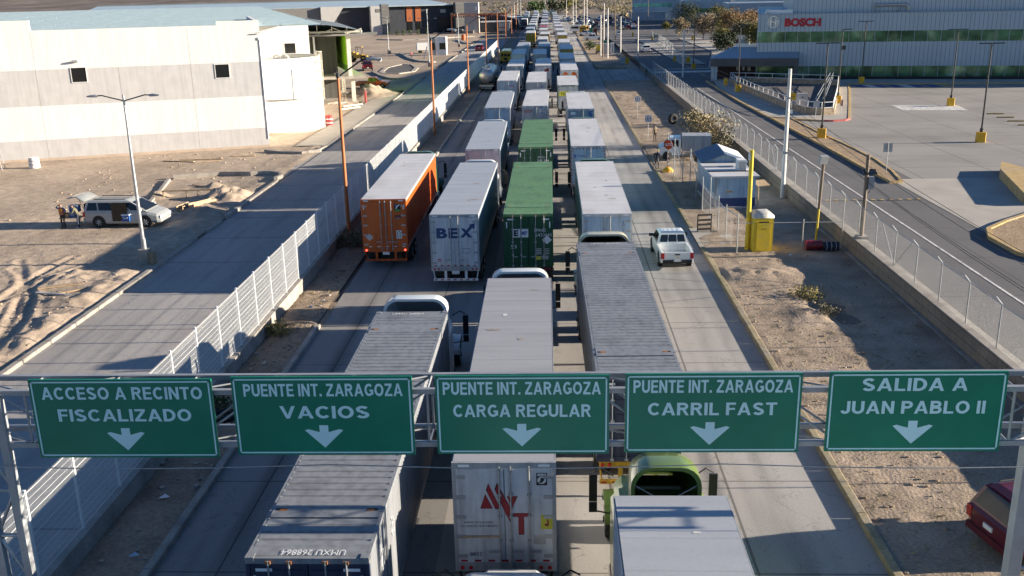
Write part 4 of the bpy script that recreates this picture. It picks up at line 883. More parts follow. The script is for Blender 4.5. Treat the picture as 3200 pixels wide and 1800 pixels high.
van_truck(-5.094, 71.65, -.009, 'white trailer truck with faint pinkish rear doors', door='van_pink', roof='roof_cool', decor=marks_pink, cab='cab_white', side='van_steel')
van_truck(2.75, 72.4, .004, 'pale blue trailer truck with blue S logo and red white tape border', door='van_ltblue', side='van_teal', decor=marks_blue_s, cab='cab_dkgreen')
van_truck(-1.642, 99.35, .009, 'white trailer truck with a red oval mark on a grey rear door', door='van_gray', decor=marks_etp, cab='cab_white')
van_truck(-5.39, 98.3, -.009, 'white trailer truck with plain pale blue rear doors beside the red oval one', door='van_blue', roof='roof_cool', cab='cab_white')
van_truck(2.943, 96.0, .002, 'trailer truck with dark blue rear doors beside the gravel verge', door='van_steel', decor=marks_blue_band, cab='cab_white')
van_truck(-5.73, 129, -.006, 'white trailer truck with a small red mark on pale blue doors', door='van_blue', decor=marks_b4, cab='cab_blue')
van_truck(-1.88, 125.9, .0, 'white trailer truck with small blue lettering on grey doors', door='van_gray', decor=marks_c4, cab='cab_white')
van_truck(2.14, 121.1, .0, 'trailer truck with a yellow lettered band across its rear doors', door='van_gray', decor=marks_tarima, cab='cab_beige', frame='van_green', side='van_gray', length=13.7)
van_truck(-5.56, 154.4, 0., 'trailer truck with dark teal rear doors in the middle of the queue', door='van_steel', side='van_steel', cab='cab_blue')
van_truck(-1.15, 154.4, 0., 'white trailer truck with red lettering on its rear doors', door='van_white', decor=marks_red, cab='cab_white')
van_truck(2.76, 144.6, 0., 'white trailer truck with two orange discs on its rear doors', door='van_white', decor=marks_graf, cab='cab_white', lod=1)
# the rest of the queue: prototypes copied down the lanes
far = [(-6.0, 183.8, 'white'), (-1.96, 182.9, 'grey'), (2.88, 169.4, 'grey'), (-5.84, 211, 'blue'), (-1.27, 210, 'teal'), (-1.9, 238.9, 'grey'), (3.28, 198, 'yellow'), (3.12, 223.1, 'white'), (-5.55, 277.4, 'yellow'), (-6.3, 309, 'teal'),
       (-1.5, 267.6, 'yellow'), (-1.96, 296.8, 'cream'), (3.17, 261, 'yellow'), (2.77, 292.5, 'grey'), (2.81, 325.3, 'white'), (2.43, 358.1, 'white'), (2.5, 391.2, 'grey'), (2.5, 419.3, 'teal'), (2.55, 452, 'white'),
       (-6.3, 346, 'grey'), (-6.3, 374, 'grey'), (-6.6, 403, 'cream'), (-6.8, 446, 'white'), (-7.0, 482.6, 'white'), (-7.04, 514, 'teal'), (-2.1, 322, 'red'), (-2.1, 347.6, 'cream'), (-2.3, 389.5, 'grey'), (-2.2, 434.5, 'grey'), (-2.25, 478.7, 'white'), (-1.95, 526.5, 'white'),
       (2.4, 486, 'dark'), (2.2, 515, 'dark'), (1.6, 547, 'green'), (-2.6, 556, 'cream'), (-7.6, 546, 'white'), (-10.8, 414.2, 'dark'), (-10.9, 450, 'green'), (-11.6, 482, 'blue'), (-12.2, 520, 'teal'), (-8.4, 578, 'white'), (-13, 560, 'white'), (-3.2, 590, 'white'), (1, 584, 'green')]
tone = {'white': ('van_white', 'van_white', 'roof_white'), 'grey': ('van_gray', 'van_gray', 'roof_white'), 'blue': ('van_steel', 'van_blue', 'roof_cool'), 'teal': ('van_teal', 'van_teal', 'roof_cool'), 'yellow': ('van_yellow', 'van_yellow', 'roof_white'),
        'cream': ('van_cream', 'van_cream', 'roof_white'), 'red': ('van_red', 'van_red', 'van_red'), 'dark': ('van_white', 'van_dark', 'roof_white'), 'green': ('van_green', 'van_green', 'van_green')}
protos = {}; laneno = {}
ordw = ['zeroth', 'first', 'second', 'third', 'fourth', 'fifth', 'sixth', 'seventh', 'eighth', 'ninth', 'tenth', 'eleventh', 'twelfth', 'thirteenth', 'fourteenth', 'fifteenth', 'sixteenth', 'seventeenth', 'eighteenth', 'nineteenth', 'twentieth']
# counted from the gantry: trucks already built in each lane
lane_of = lambda x: 'lane beside the gravel verge' if x > .5 else 'centre lane' if x > -4 else 'second lane from fence' if x > -9.9 else 'outermost lane along the fence'
cnt = {'lane beside the gravel verge': 6, 'centre lane': 6, 'second lane from fence': 6, 'outermost lane along the fence': 1}
for x, y, t in sorted(far, key=lambda q: q[1]):
    ln = lane_of(x); cnt[ln] += 1; k = cnt[ln]; adj = {'white': 'white', 'grey': 'grey doored', 'blue': 'pale blue doored', 'teal': 'teal doored', 'yellow': 'yellow', 'cream': 'cream', 'red': 'red', 'dark': 'dark doored', 'green': 'dark green'}[t]
    lab = '%s trailer truck, %s from the gantry, %s' % (adj, ordw[k], ln)
    if t in protos: dup(protos[t], (x, y, 0), rnd.uniform(-.006, .006), lab)
    else:
        sd, dr_, rf = tone[t]; protos[t] = van_truck(x, y, 0, lab, side=sd, door=dr_, roof=rf, cab=rnd.choice(['cab_white', 'cab_white', 'cab_blue', 'cab_beige']), lod=2)
def tanker():
    r = thing('tanker_truck', 'shiny rounded tank truck waiting beside the white mesh fence', 'truck', (-10.2, 157, 0), 0)
    b = MB(); n = 20; secs = []
    for y, s in ((.0, .3), (.06, .75), (.25, .95), (.5, 1.0), (12.5, 1.0), (12.9, .9), (13.05, .4)): secs.append([(1.22*s*math.cos(2*math.pi*i/n), y, 2.35+1.15*s*math.sin(2*math.pi*i/n)) for i in range(n)])
    pm('tank_steel', (.52, .51, .50), .28, .75, var=.15, scale=1.5, stain=(.35, .31, .28), stain_amt=.5, stain_scale=.8); b.loft(secs, 'tank_steel'); b.build('tank', r)
    b = MB(); b.path([(-.7, .8, 3.62), (.7, .8, 3.62), (.7, 11, 3.62), (-.7, 11, 3.62), (-.7, .8, 3.62)], .05, 'galv'); b.tube((0, 4, 3.4), (0, 4, 3.75), .35, 'galv', n=12); b.build('walkway_rail', r)
    b = MB(); b.box(-1.1, 1.1, -.1, 4, .9, 1.3, 'chassis'); b.box(-1.15, 1.15, -.15, 0, .75, 1.05, 'steel_gray'); b.box(-.9, .9, -.3, .1, .5, .6, 'steel_gray'); b.build('underframe', r)
    axles(r, (1.95, 3.2)); tractor(r, 'cab_white', 1, 13.3, 0)
    for x in (-1, 1): b = MB(); b.tube((x, -.17, .9), (x, -.1, .9), .07, 'red_light', n=8); b.build('tail_light', r)
tanker()
# ---------------------------------------------------------------- buildings
pm('white_wall', (.82, .80, .76), .8, 0, streak=(.10, (2.5, 2.5, .2)), var=.03, scale=.4, spec=.2); pm('band_gray', (.57, .56, .55), .85, 0, streak=(.12, (3., 3., .25)), var=.05, scale=1.2, fine=.04, fscale=10, spec=.2)
pm('footing', (.52, .42, .33), .9, 0, var=.1, scale=.8, spec=.1); pm('roof_bluegray', (.13, .165, .19), .8, .0, var=.1, scale=.2, stretch=(1, .2, 1)); pm('roof_seam', (.36, .47, .52), .6, .0, var=.1, scale=1)  # roof_seam is pale to paint reflected sky into the seams
pm('pane_black', (.012, .012, .012), .25, 0, var=0); pm('lime', (.33, .78, .015), .5, 0, var=.08, scale=1.); pm('lime_dark', (.10, .30, .02), .6, 0, var=.1)
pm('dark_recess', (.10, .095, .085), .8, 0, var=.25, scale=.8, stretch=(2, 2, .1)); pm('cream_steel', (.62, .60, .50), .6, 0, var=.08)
pm('charcoal', (.038, .043, .055), .7, 0, var=.12, scale=.6); pm('stripe_gray', (.20, .195, .185), .8, 0, var=.1, scale=1); pm('stripe_dark', (.06, .058, .055), .8, 0, var=0); pm('pale_gray', (.47, .46, .44), .8, 0, var=.05, scale=.8)
pm('orange_panel', (.40, .115, .035), .6, 0, var=.06); pm('sky_metal', (.42, .52, .57), .5, .1, var=.1, scale=.3)
pm('clad_blue', (.40, .47, .53), .45, .35, var=.05, scale=.4, stretch=(1, 1, .2), joints=[(0, .62, 0, .03)]); pm('clad_plain', (.31, .38, .45), .5, .2, var=.06, scale=.3); pm('canopy_gray', (.085, .082, .085), .6, 0, var=.08, scale=.5); pm('maroon', (.055, .022, .022), .6, 0, var=.1)
pm('bosch_red', (.50, .012, .025), .5, 0, var=.04); pm('stone', (.36, .29, .21), .9, 0, var=.35, scale=2.2, fine=.25, fscale=6, spec=.1); pm('glass_teal', (.16, .42, .36), .15, .2, var=.5, scale=.35)
DX, DY = .9475, .3197                        # the warehouse stands at an angle to the street
def frame_at(name, label, cat, x, y, rz, z=0.): return thing(name, label, cat, (x, y, z), rz)
RZ = math.atan2(DY, DX)
def window(root, u0, u1, z0, z1, v=0., frame='white_wall', pane='pane_black', t=.06, mull=0):
    b = MB()
    for a, c, d, e in ((u0-t, u1+t, z1, z1+t), (u0-t, u1+t, z0-t, z0), (u0-t, u0, z0, z1), (u1, u1+t, z0, z1)): b.box(a, c, v-.05, v+.02, d, e, frame)
    for k in range(1, mull+1): x = u0+(u1-u0)*k/(mull+1); b.box(x-.03, x+.03, v-.03, v+.02, z0, z1, frame)
    f = b.build('window', root); p = MB(); p.box(u0, u1, v-.006, v+.02, z0, z1, pane); p.build('pane', f)
def warehouse():
    r = frame_at('warehouse', 'big white warehouse with pale grey bands and a blue grey ribbed roof', 'warehouse', -29.68, 101.4, RZ)
    def face(name, u0, u1, v, top, lev=((-.2, .28, 'footing'), (.28, 2.08, 'band_gray'), (2.08, 5.38, 'white_wall'), (5.38, 8.85, 'band_gray'))):
        b = MB()
        for z0, z1, m in lev: b.box(u0, u1, v+(0 if m == 'white_wall' else .004 if m == 'band_gray' else -.05), v+.4, z0, z1, m)
        for a, c, t in top: b.box(a, c, v, v+.4, lev[-1][1] if lev else -.2, t, 'white_wall')
        return b.build(name, r)
    w_ = face('wall', -62, 0, 0, ((-62, -21.4, 13.5), (-21.4, -4.2, 12.55), (-4.2, 0, 12.95)))
    b = MB()
    for u in (-35.8, -28.7, -21.45, -13.9, -7.05): b.box(u-.02, u+.02, -.004, .01, .28, 8.85, 'pale_gray')
    for u in (-21.45, -7.05): b.box(u-.02, u+.02, -.004, .01, 8.85, 12.4, 'pale_gray')
    b.build('panel_joint', r)
    window(r, -18.3, -16.95, 7.55, 8.92); window(r, -4.72, -3.38, 7.38, 8.7)
    b = MB(); b.cbox((-17.8, -.2, 9.55), (.5, .3, .16), 'steel_gray', 0, R_(-20)); b.build('wall_lamp', r)
    b = MB(); b.tube((-.1, -.02, .9), (-.1, -.02, 11.0), .05, 'white_paint', n=8); b.box(-.22, 0, -.1, 0, 11, 11.25, 'white_paint'); b.cbox((-.15, -.2, 11.7), (.75, .1, .06), 'steel_gray'); b.build('downspout', r)
    b = MB(); b.box(-.4, 0, .4, 25.4, -.2, 12.9, 'white_wall'); b.box(0, 7.1, 25, 25.4, -.2, 12.12, 'white_wall'); b.box(6.7, 7.1, 25.4, 46, -.2, 12.1, 'white_wall'); b.build('rear_wall', r)
    window(r, 3.95, 5.3, 8.2, 9.45, 25)
    b = MB()
    b.add([(-62, .4, 12.3), (6.7, .4, 12.3), (6.7, 150, 12.9), (-62, 150, 12.9)], [(0, 1, 2, 3)], 'roof_bluegray')
    k = 1.5; q = random.Random(5)
    while k < 148:
        u = -62
        while u < 6: u1 = min(6.6, u+q.uniform(5.5, 6)); z = 12.3+.6*k/150; b.box(u, u1-.25, k, k+.12+.003*k, z, z+.14, 'roof_seam'); u = u1
        k += 2.3
    b.build('roof', r)
    # entrance porch: steel canopy, lime sunscreen on posts, dark recess behind
    b = MB(); b.add([(-2+9, 26, 12.0), (15.6, 39, 10.35), (16.2, 70, 10.6), (7, 70, 12.2)], [(0, 1, 2, 3)], 'roof_bluegray'); b.box(7, 15.9, 38.6, 70, 10.05, 10.32, 'cream_steel'); b.box(7, 16.4, 38.2, 70, 9.65, 9.9, 'stripe_gray')
    for u in (7.4, 9.5, 11.6, 13.7, 15.7): b.tube((u, 38.6, 9.9), (u, 38.6, 10.6+.09*(16-u)), .06, 'cream_steel', n=6)
    for u in (7.4, 11.6): b.tube((u, 38.6, 10.8), (u+2.1, 38.6, 9.9), .06, 'cream_steel', n=6); b.tube((u+2.1, 38.6, 9.9), (u+4.2, 38.6, 10.6), .06, 'cream_steel', n=6)
    b.build('porch_roof', r)
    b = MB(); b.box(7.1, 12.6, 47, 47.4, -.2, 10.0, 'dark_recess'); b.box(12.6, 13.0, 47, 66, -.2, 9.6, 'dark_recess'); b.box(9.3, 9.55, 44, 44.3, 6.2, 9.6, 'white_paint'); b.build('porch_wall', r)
    b = MB(); b.box(13.95, 14.05, 41.6, 66.5, 5.2, 9.62, 'lime')
    for k in range(12): y = 42.6+k*2.05; b.box(14.05, 14.3, y-.25, y+.25, 5.25, 9.62, 'lime'); b.box(14.05, 14.1, y+.27, y+.5, 5.25, 9.62, 'lime_dark')
    b.box(13.95, 14.1, 41.6, 66.5, 4.25, 4.5, 'lime_dark'); b.box(13.9, 13.98, 41.6, 66.5, 4.5, 5.2, 'lime_dark')
    for k in range(15):
        for j in (0, 1): b.box(14.0, 14.16, 42.2+k*1.5, 43.1+k*1.5, 4.55+j*.32, 4.8+j*.32, 'lime')
    b.build('sunscreen', r)
    b = MB(); b.box(13.8, 14.35, 40.7, 41.5, 3.8, 9.65, 'cream_steel'); b.build('sunscreen_post', r)
    b = MB(); b.box(6.8, 16.2, 40, 68, 3.45, 3.8, 'concrete'); b.build('porch_slab', r)
    for u, v in ((14.4, 41.1), (13.8, 48.2), (13.2, 55.4), (9.2, 43)): b = MB(); b.box(u-.28, u+.28, v-.28, v+.28, -.2, 3.45, 'cream_steel'); b.build('porch_column', r)
    b = MB(); b.box(6, 15, 40.3, 56, -.2, .12, 'slab'); b.build('porch_floor', r)
warehouse()
def tank():
    r = thing('water_tank', 'round white water tank with caged ladder and gooseneck vents beside the warehouse', 'water tank', (-32.7, 116, 0)); R = 5.5; n = 56
    ring_ = lambda q, z: [(q*math.cos(2*math.pi*i/n), q*math.sin(2*math.pi*i/n), z) for i in range(n)]
    b = MB(); b.loft([ring_(R, -.2), ring_(R, 8.45), ring_(R-.18, 8.45), ring_(R-.18, 7.95)], 'white_wall', caps=False); b.loft([ring_(R+.12, .0), ring_(R+.12, .25)], 'footing', caps=False); b.build('shell', r)
    b = MB(); b.add(ring_(R-.18, 7.95), [tuple(range(n))], 'stripe_gray'); b.build('roof', r)
    b = MB()
    for i in range(22): t = R_(-118+i*3.2); t2 = R_(-118+(i+1)*3.2); b.tube((5.6*math.cos(t), 5.6*math.sin(t), 3.9), (5.6*math.cos(t2), 5.6*math.sin(t2), 3.9), .09, 'stripe_gray', n=6)
    b.build('stiffener', r)
    for x, y in ((-2.5, -3), (.9, -1.2), (2.0, -2.1)):
        b = MB(); b.path([(x-.45+.45*(1-math.cos(t)), y, 8.3+.42*math.sin(t)) for t in [math.pi*i/8 for i in range(9)]], .11, 'white_paint', n=7); b.tube((x-.45, y, 7.95), (x-.45, y, 8.3), .11, 'white_paint', n=7); b.build('vent', r)
    t = R_(-12); cx, cy_ = (R+.45)*math.cos(t), (R+.45)*math.sin(t); b = MB()
    for s in (-.25, .25): b.tube((cx-.3, cy_+s, .2), (cx-.3, cy_+s, 9.1), .04, 'cream_steel', n=6)
    z = .4
    while z < 9: b.tube((cx-.3, cy_-.25, z), (cx-.3, cy_+.25, z), .025, 'cream_steel', n=5); z += .35
    for k in range(6):
        z = 3.6+k*1.08; b.path([(cx-.3+.62*math.sin(a)+.0, cy_-.42*math.cos(a), z) for a in [math.pi*i/6 for i in range(7)]], .045, 'cream_steel', n=5)
    for i in range(1, 6): a = math.pi*i/6; b.tube((cx-.3+.62*math.sin(a), cy_-.42*math.cos(a), 3.6), (cx-.3+.62*math.sin(a), cy_-.42*math.cos(a), 9.0), .03, 'cream_steel', n=5)
    b.build('caged_ladder', r)
    b = MB(); a = R_(-60); b.box(3.6, 3.66, -4.45, -4.35, 3.8, 7.3, 'band_gray'); b.build('gauge_board', r)
tank()
def dark_hall():
    r = frame_at('dark_factory_hall', 'long charcoal factory hall with orange panels and pale pillars beyond the building lot', 'factory', -64, 390, RZ)
    b = MB(); b.box(-110, 27.8, 3, 60, -.5, 10.7, 'charcoal'); b.build('wall', r)
    b = MB(); b.add([(-110, 1.5, 10.7), (27.5, 1.5, 10.7), (27.5, 60, 12.6), (-110, 60, 12.6)], [(0, 1, 2, 3)], 'sky_metal'); b.box(-110, 27.5, 1.3, 1.5, 10.4, 10.75, 'sky_metal'); b.box(-110, 30, 59, 60, 12.5, 13.0, 'roof_bluegray'); b.build('roof', r)
    b = MB(); b.box(-46, -24.9, .6, 3, -.5, 10.6, 'stripe_gray'); b.build('grey_wall_panel', r)
    for u0, u1, z1 in ((-24.9, -20.2, 10.9), (-5.9, -1.7, 10.8)): b = MB(); b.box(u0, u1, -1.0, 3, -.5, z1, 'pale_gray'); b.build('pale_pillar', r)
    b = MB(); b.add([(-20.2, -1, 10.9), (-16, -1, 10.9), (-20.2, -1, 5)], [(0, 1, 2)], 'pale_gray'); b.build('pillar_gusset', r)
    for u0, u1 in ((-1.7, 1.2), (27.8, 32.8)):
        b = MB(); b.box(u0, u1, -1.2, 3, -.5, 11.4, 'stripe_gray'); z = .3
        while z < 11.2: b.box(u0-.01, u1+.01, -1.22, 3, z, z+.10, 'stripe_dark'); z += .52
        b.build('striped_pillar', r)
    for u0, u1 in ((8.8, 11.1), (12.3, 14.5)):
        b = MB(); b.box(u0, u1, 2.8, 3.05, 4.6, 10.2, 'orange_panel'); b.build('orange_panel', r); b = MB(); b.box(u0+.1, u1-.1, 2.9, 3.05, 1.2, 4.5, 'pane_black'); b.build('doorway', r)
        b = MB(); b.text('0' if u0 < 10 else '1', ((u0+u1)/2, 2.8, 5.7), X_, Z_, .9, 'charcoal', .0, off=.02); b.build('numeral', r)
    b = MB(); b.box(-75, -72.5, 2.8, 3.05, 4.6, 10.2, 'orange_panel'); b.build('orange_panel', r)
    b = MB(); b.box(22.5, 24.6, 2.85, 3.05, 7.6, 8.9, 'pale_gray'); b.build('sign_board', r); b = MB(); b.box(21.3, 26.3, 2.9, 3.05, -.2, 5.9, 'pane_black'); b.build('gate', r)
    b = MB(); b.box(-4.0, -1.8, -1.06, -1.0, 8.4, 9.6, 'stripe_dark'); b.text('DK2', (-2.9, -1.06, 9.0), X_, Z_, .8, 'pale_gray', .0, 1.7); b.build('name_plate', r)
    b = MB(); b.box(-2.9, -2.3, -1.05, -1.0, 1.2, 2.5, 'text_red'); b.box(-2.75, -2.45, -1.07, -1.05, 1.4, 2.3, 'white_paint'); b.build('hydrant_box', r)
    b = MB(); b.box(-25, -4.5, -6, -5.6, -.5, 1.3, 'stripe_gray'); b.build('low_wall', r)
    b = MB(); b.prism([(12.5, 0), (17.3, 0), (17.3, 1.9), (14.9, 2.7), (12.5, 1.9)], -6.5, -3.5, 'charcoal', 'y'); b.build('meter_house', r)
dark_hall()
def gate_lodge():
    r = thing('gate_lodge', 'tall pale pillar and low dark lodge of the far yard entrance', 'building', (-29.5, 388, 0), 0)
    b = MB(); b.box(-3.6, 1.9, 0, 5, -.2, 11.4, 'pale_gray'); b.build('pillar', r); b = MB(); b.box(.5, 1.4, -.02, .02, 8.5, 9.9, 'sticker_white'); b.build('notice', r)
    b = MB(); b.box(2, 13.5, 6, 18, -.2, 3.6, 'charcoal'); b.box(1.8, 14, 5.5, 18.5, 3.6, 3.95, 'pale_gray'); b.box(9.2, 13.6, 5.8, 6.1, .2, 3.5, 'pale_gray'); b.box(9.4, 11.8, 5.7, 5.82, 1.5, 1.8, 'text_red'); b.build('lodge', r)
    b = MB()
    for x in (-8, 2.2, 12.8): b.box(x-.2, x+.2, -6.2, -5.8, -.2, 7.2, 'orange_pole')
    b.box(-8.4, 13.2, -6.2, -5.8, 7.0, 7.35, 'orange_pole'); b.box(2, 13.2, -4, -3.8, 6.6, 7.0, 'orange_pole')
    for k in range(24): x = -8+k*.9; b.box(x-.09, x+.09, -6.3, -3.6, 5.2 if k > 11 else 6.0, 7.05, 'orange_pole')
    b.build('pergola', r); b = MB(); b.box(-8.5, -4.2, -3, 2, -.2, 1.6, 'stripe_gray'); b.box(-4.2, 0, -4, 1, -.2, 1.0, 'stripe_gray'); b.build('ramp_wall', r)
    b = MB(); q = [(-20+i*2.1, 45+6*math.sin(i), 4.2+1.4*math.sin(i*.5)) for i in range(20)]; b.prism([(-24, 0), (-24, 3.5), (-8, 6.0), (8, 5.4), (16, 3.6), (16, 0)], 40, 52, 'charcoal', 'y'); b.build('dark_roof', r)
gate_lodge()
def guard_booth():
    r = thing('guard_booth', 'tall white boxy guard booth beside the small white lorry', 'booth', (-29.1, 253, 0), 0)
    b = MB(); b.box(-1.6, 2.6, 0, 3.2, -.1, 4.5, 'white_paint'); b.box(-1.75, .0, -.1, 3.3, -.1, 4.52, 'pale_gray'); b.build('wall', r)
    b = MB(); b.box(.9, 2.5, -.03, 0, 1.4, 3.0, 'pane_black'); b.build('window', r); b = MB(); b.box(-1.2, -.2, -.14, -.1, 1.3, 3.1, 'pane_black'); b.build('window', r)
guard_booth()
# ---- the factory with the big red name
FR = math.atan2(-.1977, .9803)
def red_name_factory():
    r = frame_at('blue_factory', 'blue grey ribbed factory with a big red name and two green glass bands', 'factory', 33.28, 161.91, FR)
    b = MB(); b.box(0, 100, 0, 60, 8.15, 10.85, 'clad_blue'); b.box(0, 100, 0, 60, 2.8, 6.5, 'clad_blue'); b.box(.05, 100, .35, 60, .5, 10.8, 'clad_plain'); b.box(-.04, 100, -.04, .1, 10.78, 10.9, 'steel_gray'); b.box(-.02, 0, 0, 20, 2.8, 10.85, 'clad_blue'); b.build('wall', r)
    b = MB(); b.box(5.2, 100, 1.4, 60, 10.85, 17, 'clad_blue'); b.build('upper_hall', r)
    b = MB(); b.box(1.2, 5.2, .8, 4, 10.88, 11.5, 'white_paint'); b.prism([(.8, 10.9), (1.6, 10.9), (1.6, 11.6), (1.2, 11.6)], .8, 4, 'white_paint', 'y'); b.build('roof_parapet', r)
    for nm, z0, z1, v in (('upper_glazing', 6.5, 8.15, .06), ('lower_glazing', 1.18, 2.8, .12)):
        b = MB()
        b.box(0, 100, v, v+.1, z0, z1, 'glass_green'); b.build(nm, r)
        m = MB(); u = .35 if z0 > 5 else 6.2
        while u < 99: m.box(u-.035, u+.035, v-.06, v, z0, z1, 'steel_gray'); u += 1.93
        m.build('mullion', r)
    b = MB(); b.box(-.0, 100, .1, .35, .4, 1.18, 'black'); b.build('plinth', r)
    b = MB(); n = 36; cx, cz = 2.27, 9.68
    for r0, r1 in ((.88, .78), ):
        b.add([(cx+q*math.cos(2*math.pi*i/n), -.05, cz+q*math.sin(2*math.pi*i/n)) for q in (r0, r1) for i in range(n)], [(i, (i+1) % n, n+(i+1) % n, n+i) for i in range(n)], 'chrome')
    for s in (-1, 1):
        b.add([(cx+s*.3, -.05, cz-.56), (cx+s*.62, -.05, cz-.3), (cx+s*.70, -.05, cz), (cx+s*.62, -.05, cz+.3), (cx+s*.3, -.05, cz+.56)], [(0, 1, 2, 3, 4)], 'white_paint')
    b.box(cx-.44, cx-.28, -.08, -.055, cz-.55, cz+.55, 'chrome'); b.box(cx+.28, cx+.44, -.08, -.055, cz-.55, cz+.55, 'chrome'); b.box(cx-.3, cx+.3, -.085, -.06, cz-.07, cz+.07, 'chrome'); b.build('emblem', r)
    b = MB(); b.text('BOSCH', (6.75, -.12, 9.6), X_, Z_, 1.12, 'bosch_red', .055, 5.5); b.build('name_lettering', r)
    b = MB(); b.path([(17.3, 1.1, 12), (22.0, 1.1, 12), (22.4, 1.1, 11.8), (22.5, 1.1, 11.1)], .22, 'galv', n=10); b.box(17.5, 17.6, .8, 1.3, 10.9, 12, 'steel_gray'); b.box(21, 21.1, .8, 1.3, 10.9, 12, 'steel_gray'); b.build('duct', r)
    # entrance canopy
    b = MB(); b.box(-7.2, 6.4, -3.0, 3, 3.0, 4.25, 'canopy_gray'); b.add([(-7.2, -3, 4.25), (6.4, -3, 4.25), (6.4, 3, 5.9), (-3.4, 3, 5.9)], [(0, 1, 2, 3)], 'clad_plain'); b.add([(-7.2, -3, 4.25), (-3.4, 3, 5.9), (-7.2, 3, 4.25)], [(0, 1, 2)], 'clad_plain'); b.box(-3.6, 0, 2.4, 3, 5.75, 6.15, 'white_paint'); b.build('entrance_canopy', r)
    for u in (-6.6,): b = MB(); b.box(u-.45, u+.45, -2.6, -1.6, .5, 3.0, 'clad_blue'); b.build('canopy_column', r)
    b = MB(); b.box(5.7, 6.4, -3, -2.2, .5, 3.0, 'canopy_gray'); b.build('canopy_column', r); b = MB(); b.box(-6.2, -.1, 2.2, 3, .5, 3.0, 'maroon'); b.box(-3.2, -2.7, 2.1, 2.2, 2.0, 2.8, 'van_cream'); b.box(-2.2, -1.9, 2.1, 2.2, 2.0, 2.8, 'sticker_white'); b.box(-1.4, -.9, 2.1, 2.2, 1.9, 2.8, 'van_cream'); b.build('entrance_wall', r)
red_name_factory()
def sunk_ramp():
    r = thing('stone_ramp_wall', 'curved stone wall with white railing round the sunken ramp by the factory', 'wall')
    pts = [(28.3, 157), (28.0, 150), (28.2, 138), (28.7, 125.5), (29.1, 120), (29.9, 115.5), (31.2, 114.3), (32.6, 114.7), (33.6, 118), (37.6, 131), (40.5, 141), (42.6, 148.2), (40.5, 150.3), (36, 153), (30.5, 156.2)]
    P = [Vector((*p, 0)) for p in pts]
    b = MB(); n = len(P)
    for i in range(n):
        a, c = P[i], P[(i+1) % n]; d = (c-a); m = (a+c)/2; b.cbox((m.x, m.y, ZI+.42), (d.length+.2, .4, .9), 'stone', math.atan2(d.y, d.x))
    b.build('stone_wall', r)
    b = MB()
    for i in range(n):
        a, c = P[i], P[(i+1) % n]; d = (c-a)
        for z in (ZI+.92, ZI+1.55): b.tube((a.x, a.y, z), (c.x, c.y, z), .045, 'white_metal', n=6)
        k = max(1, int(d.length/2.1))
        for j in range(k): q = a+d*j/k; b.tube((q.x, q.y, ZI+.85), (q.x, q.y, ZI+1.55), .04, 'white_metal', n=6)
    b.build('railing', r)
    b = MB(); b.prism(pts, ZI+.125, ZI+.16, 'asphalt'); b.build('ramp_floor', r)
    b = MB()
    for s in (0, .9): b.tube((33+s, 124, ZI+.3), (41+s*.5, 147, ZI+1.5), .04, 'steel_gray', n=6); b.tube((33+s, 124, ZI+.9), (41+s*.5, 147, ZI+2.1), .04, 'steel_gray', n=6)
    b.build('stair_rail', r)
sunk_ramp()
def far_block(name, label, x, y, rz, parts):
    r = frame_at(name, label, 'factory', x, y, rz, ZI); b = MB()
    for q in parts:
        if q[-1] in ('glass_teal', 'glass_green', 'pane_black', 'orange_panel', 'white_paint'): continue
        b.box(*q)
    b.build('wall', r)
    for q in parts:
        if q[-1] in ('glass_teal', 'glass_green', 'pane_black'): c = MB(); c.box(*q); c.build('window', r)
        if q[-1] == 'orange_panel': c = MB(); c.box(*q); c.build('plaque', r)
        if q[-1] == 'white_paint': c = MB(); c.box(*q); c.build('roof_edge', r)
far_block('far_factory', 'teal grey factory with one long bright window band behind the parked cars', 41, 505, R_(-6), [(0, 24, 0, 40, -1, 10.5, 'clad_plain'), (-1.5, 16, -3, 0, -1, 3.0, 'clad_plain'), (-2, 16.5, -3.5, 0, 3.0, 3.4, 'roof_seam'), (.6, 19.5, -.1, .0, 5.6, 7.4, 'glass_teal'), (0, 24, -.1, 0, 10.4, 10.7, 'roof_seam')])
far_block('far_factory', 'plain blue grey factory behind the brown trees with a dark low window band', 57, 441, R_(-6), [(0, 21, 0, 40, -1, 9.2, 'clad_plain'), (6, 19, -.1, 0, 4.0, 5.7, 'glass_green'), (1, 1.8, -.1, 0, 6, 7, 'orange_panel'), (2, 7, 2, 5, 9.2, 9.8, 'white_paint'), (11, 16, 4, 7, 9.2, 9.9, 'white_paint')])
far_block('far_factory', 'blue grey factory with three square windows left of the red name', 68.7, 391, R_(-6), [(0, 60, 0, 40, -1, 8.2, 'clad_plain'), (2.2, 4.2, -.1, 0, 3.0, 5.0, 'glass_green'), (7.2, 9.2, -.1, 0, 3.0, 5.0, 'glass_green'), (12, 14, -.1, 0, 3.0, 5.0, 'pane_black'), (.8, 1.5, -.1, 0, 6, 7, 'orange_panel'), (0, 4, 1, 4, 8.2, 8.6, 'white_paint'), (4, 34, -.1, .2, 8.2, 8.45, 'white_paint')])
far_block('far_factory', 'low pale block with shining roof units behind the three window factory', 86, 470, R_(-6), [(0, 60, 0, 30, -1, 10.6, 'clad_plain'), (2, 12, -.1, 0, 9.6, 10.4, 'roof_seam'), (13, 16, 3, 6, 10.6, 12, 'pale_gray'), (20, 22, 3, 5, 10.6, 12.5, 'white_paint')])
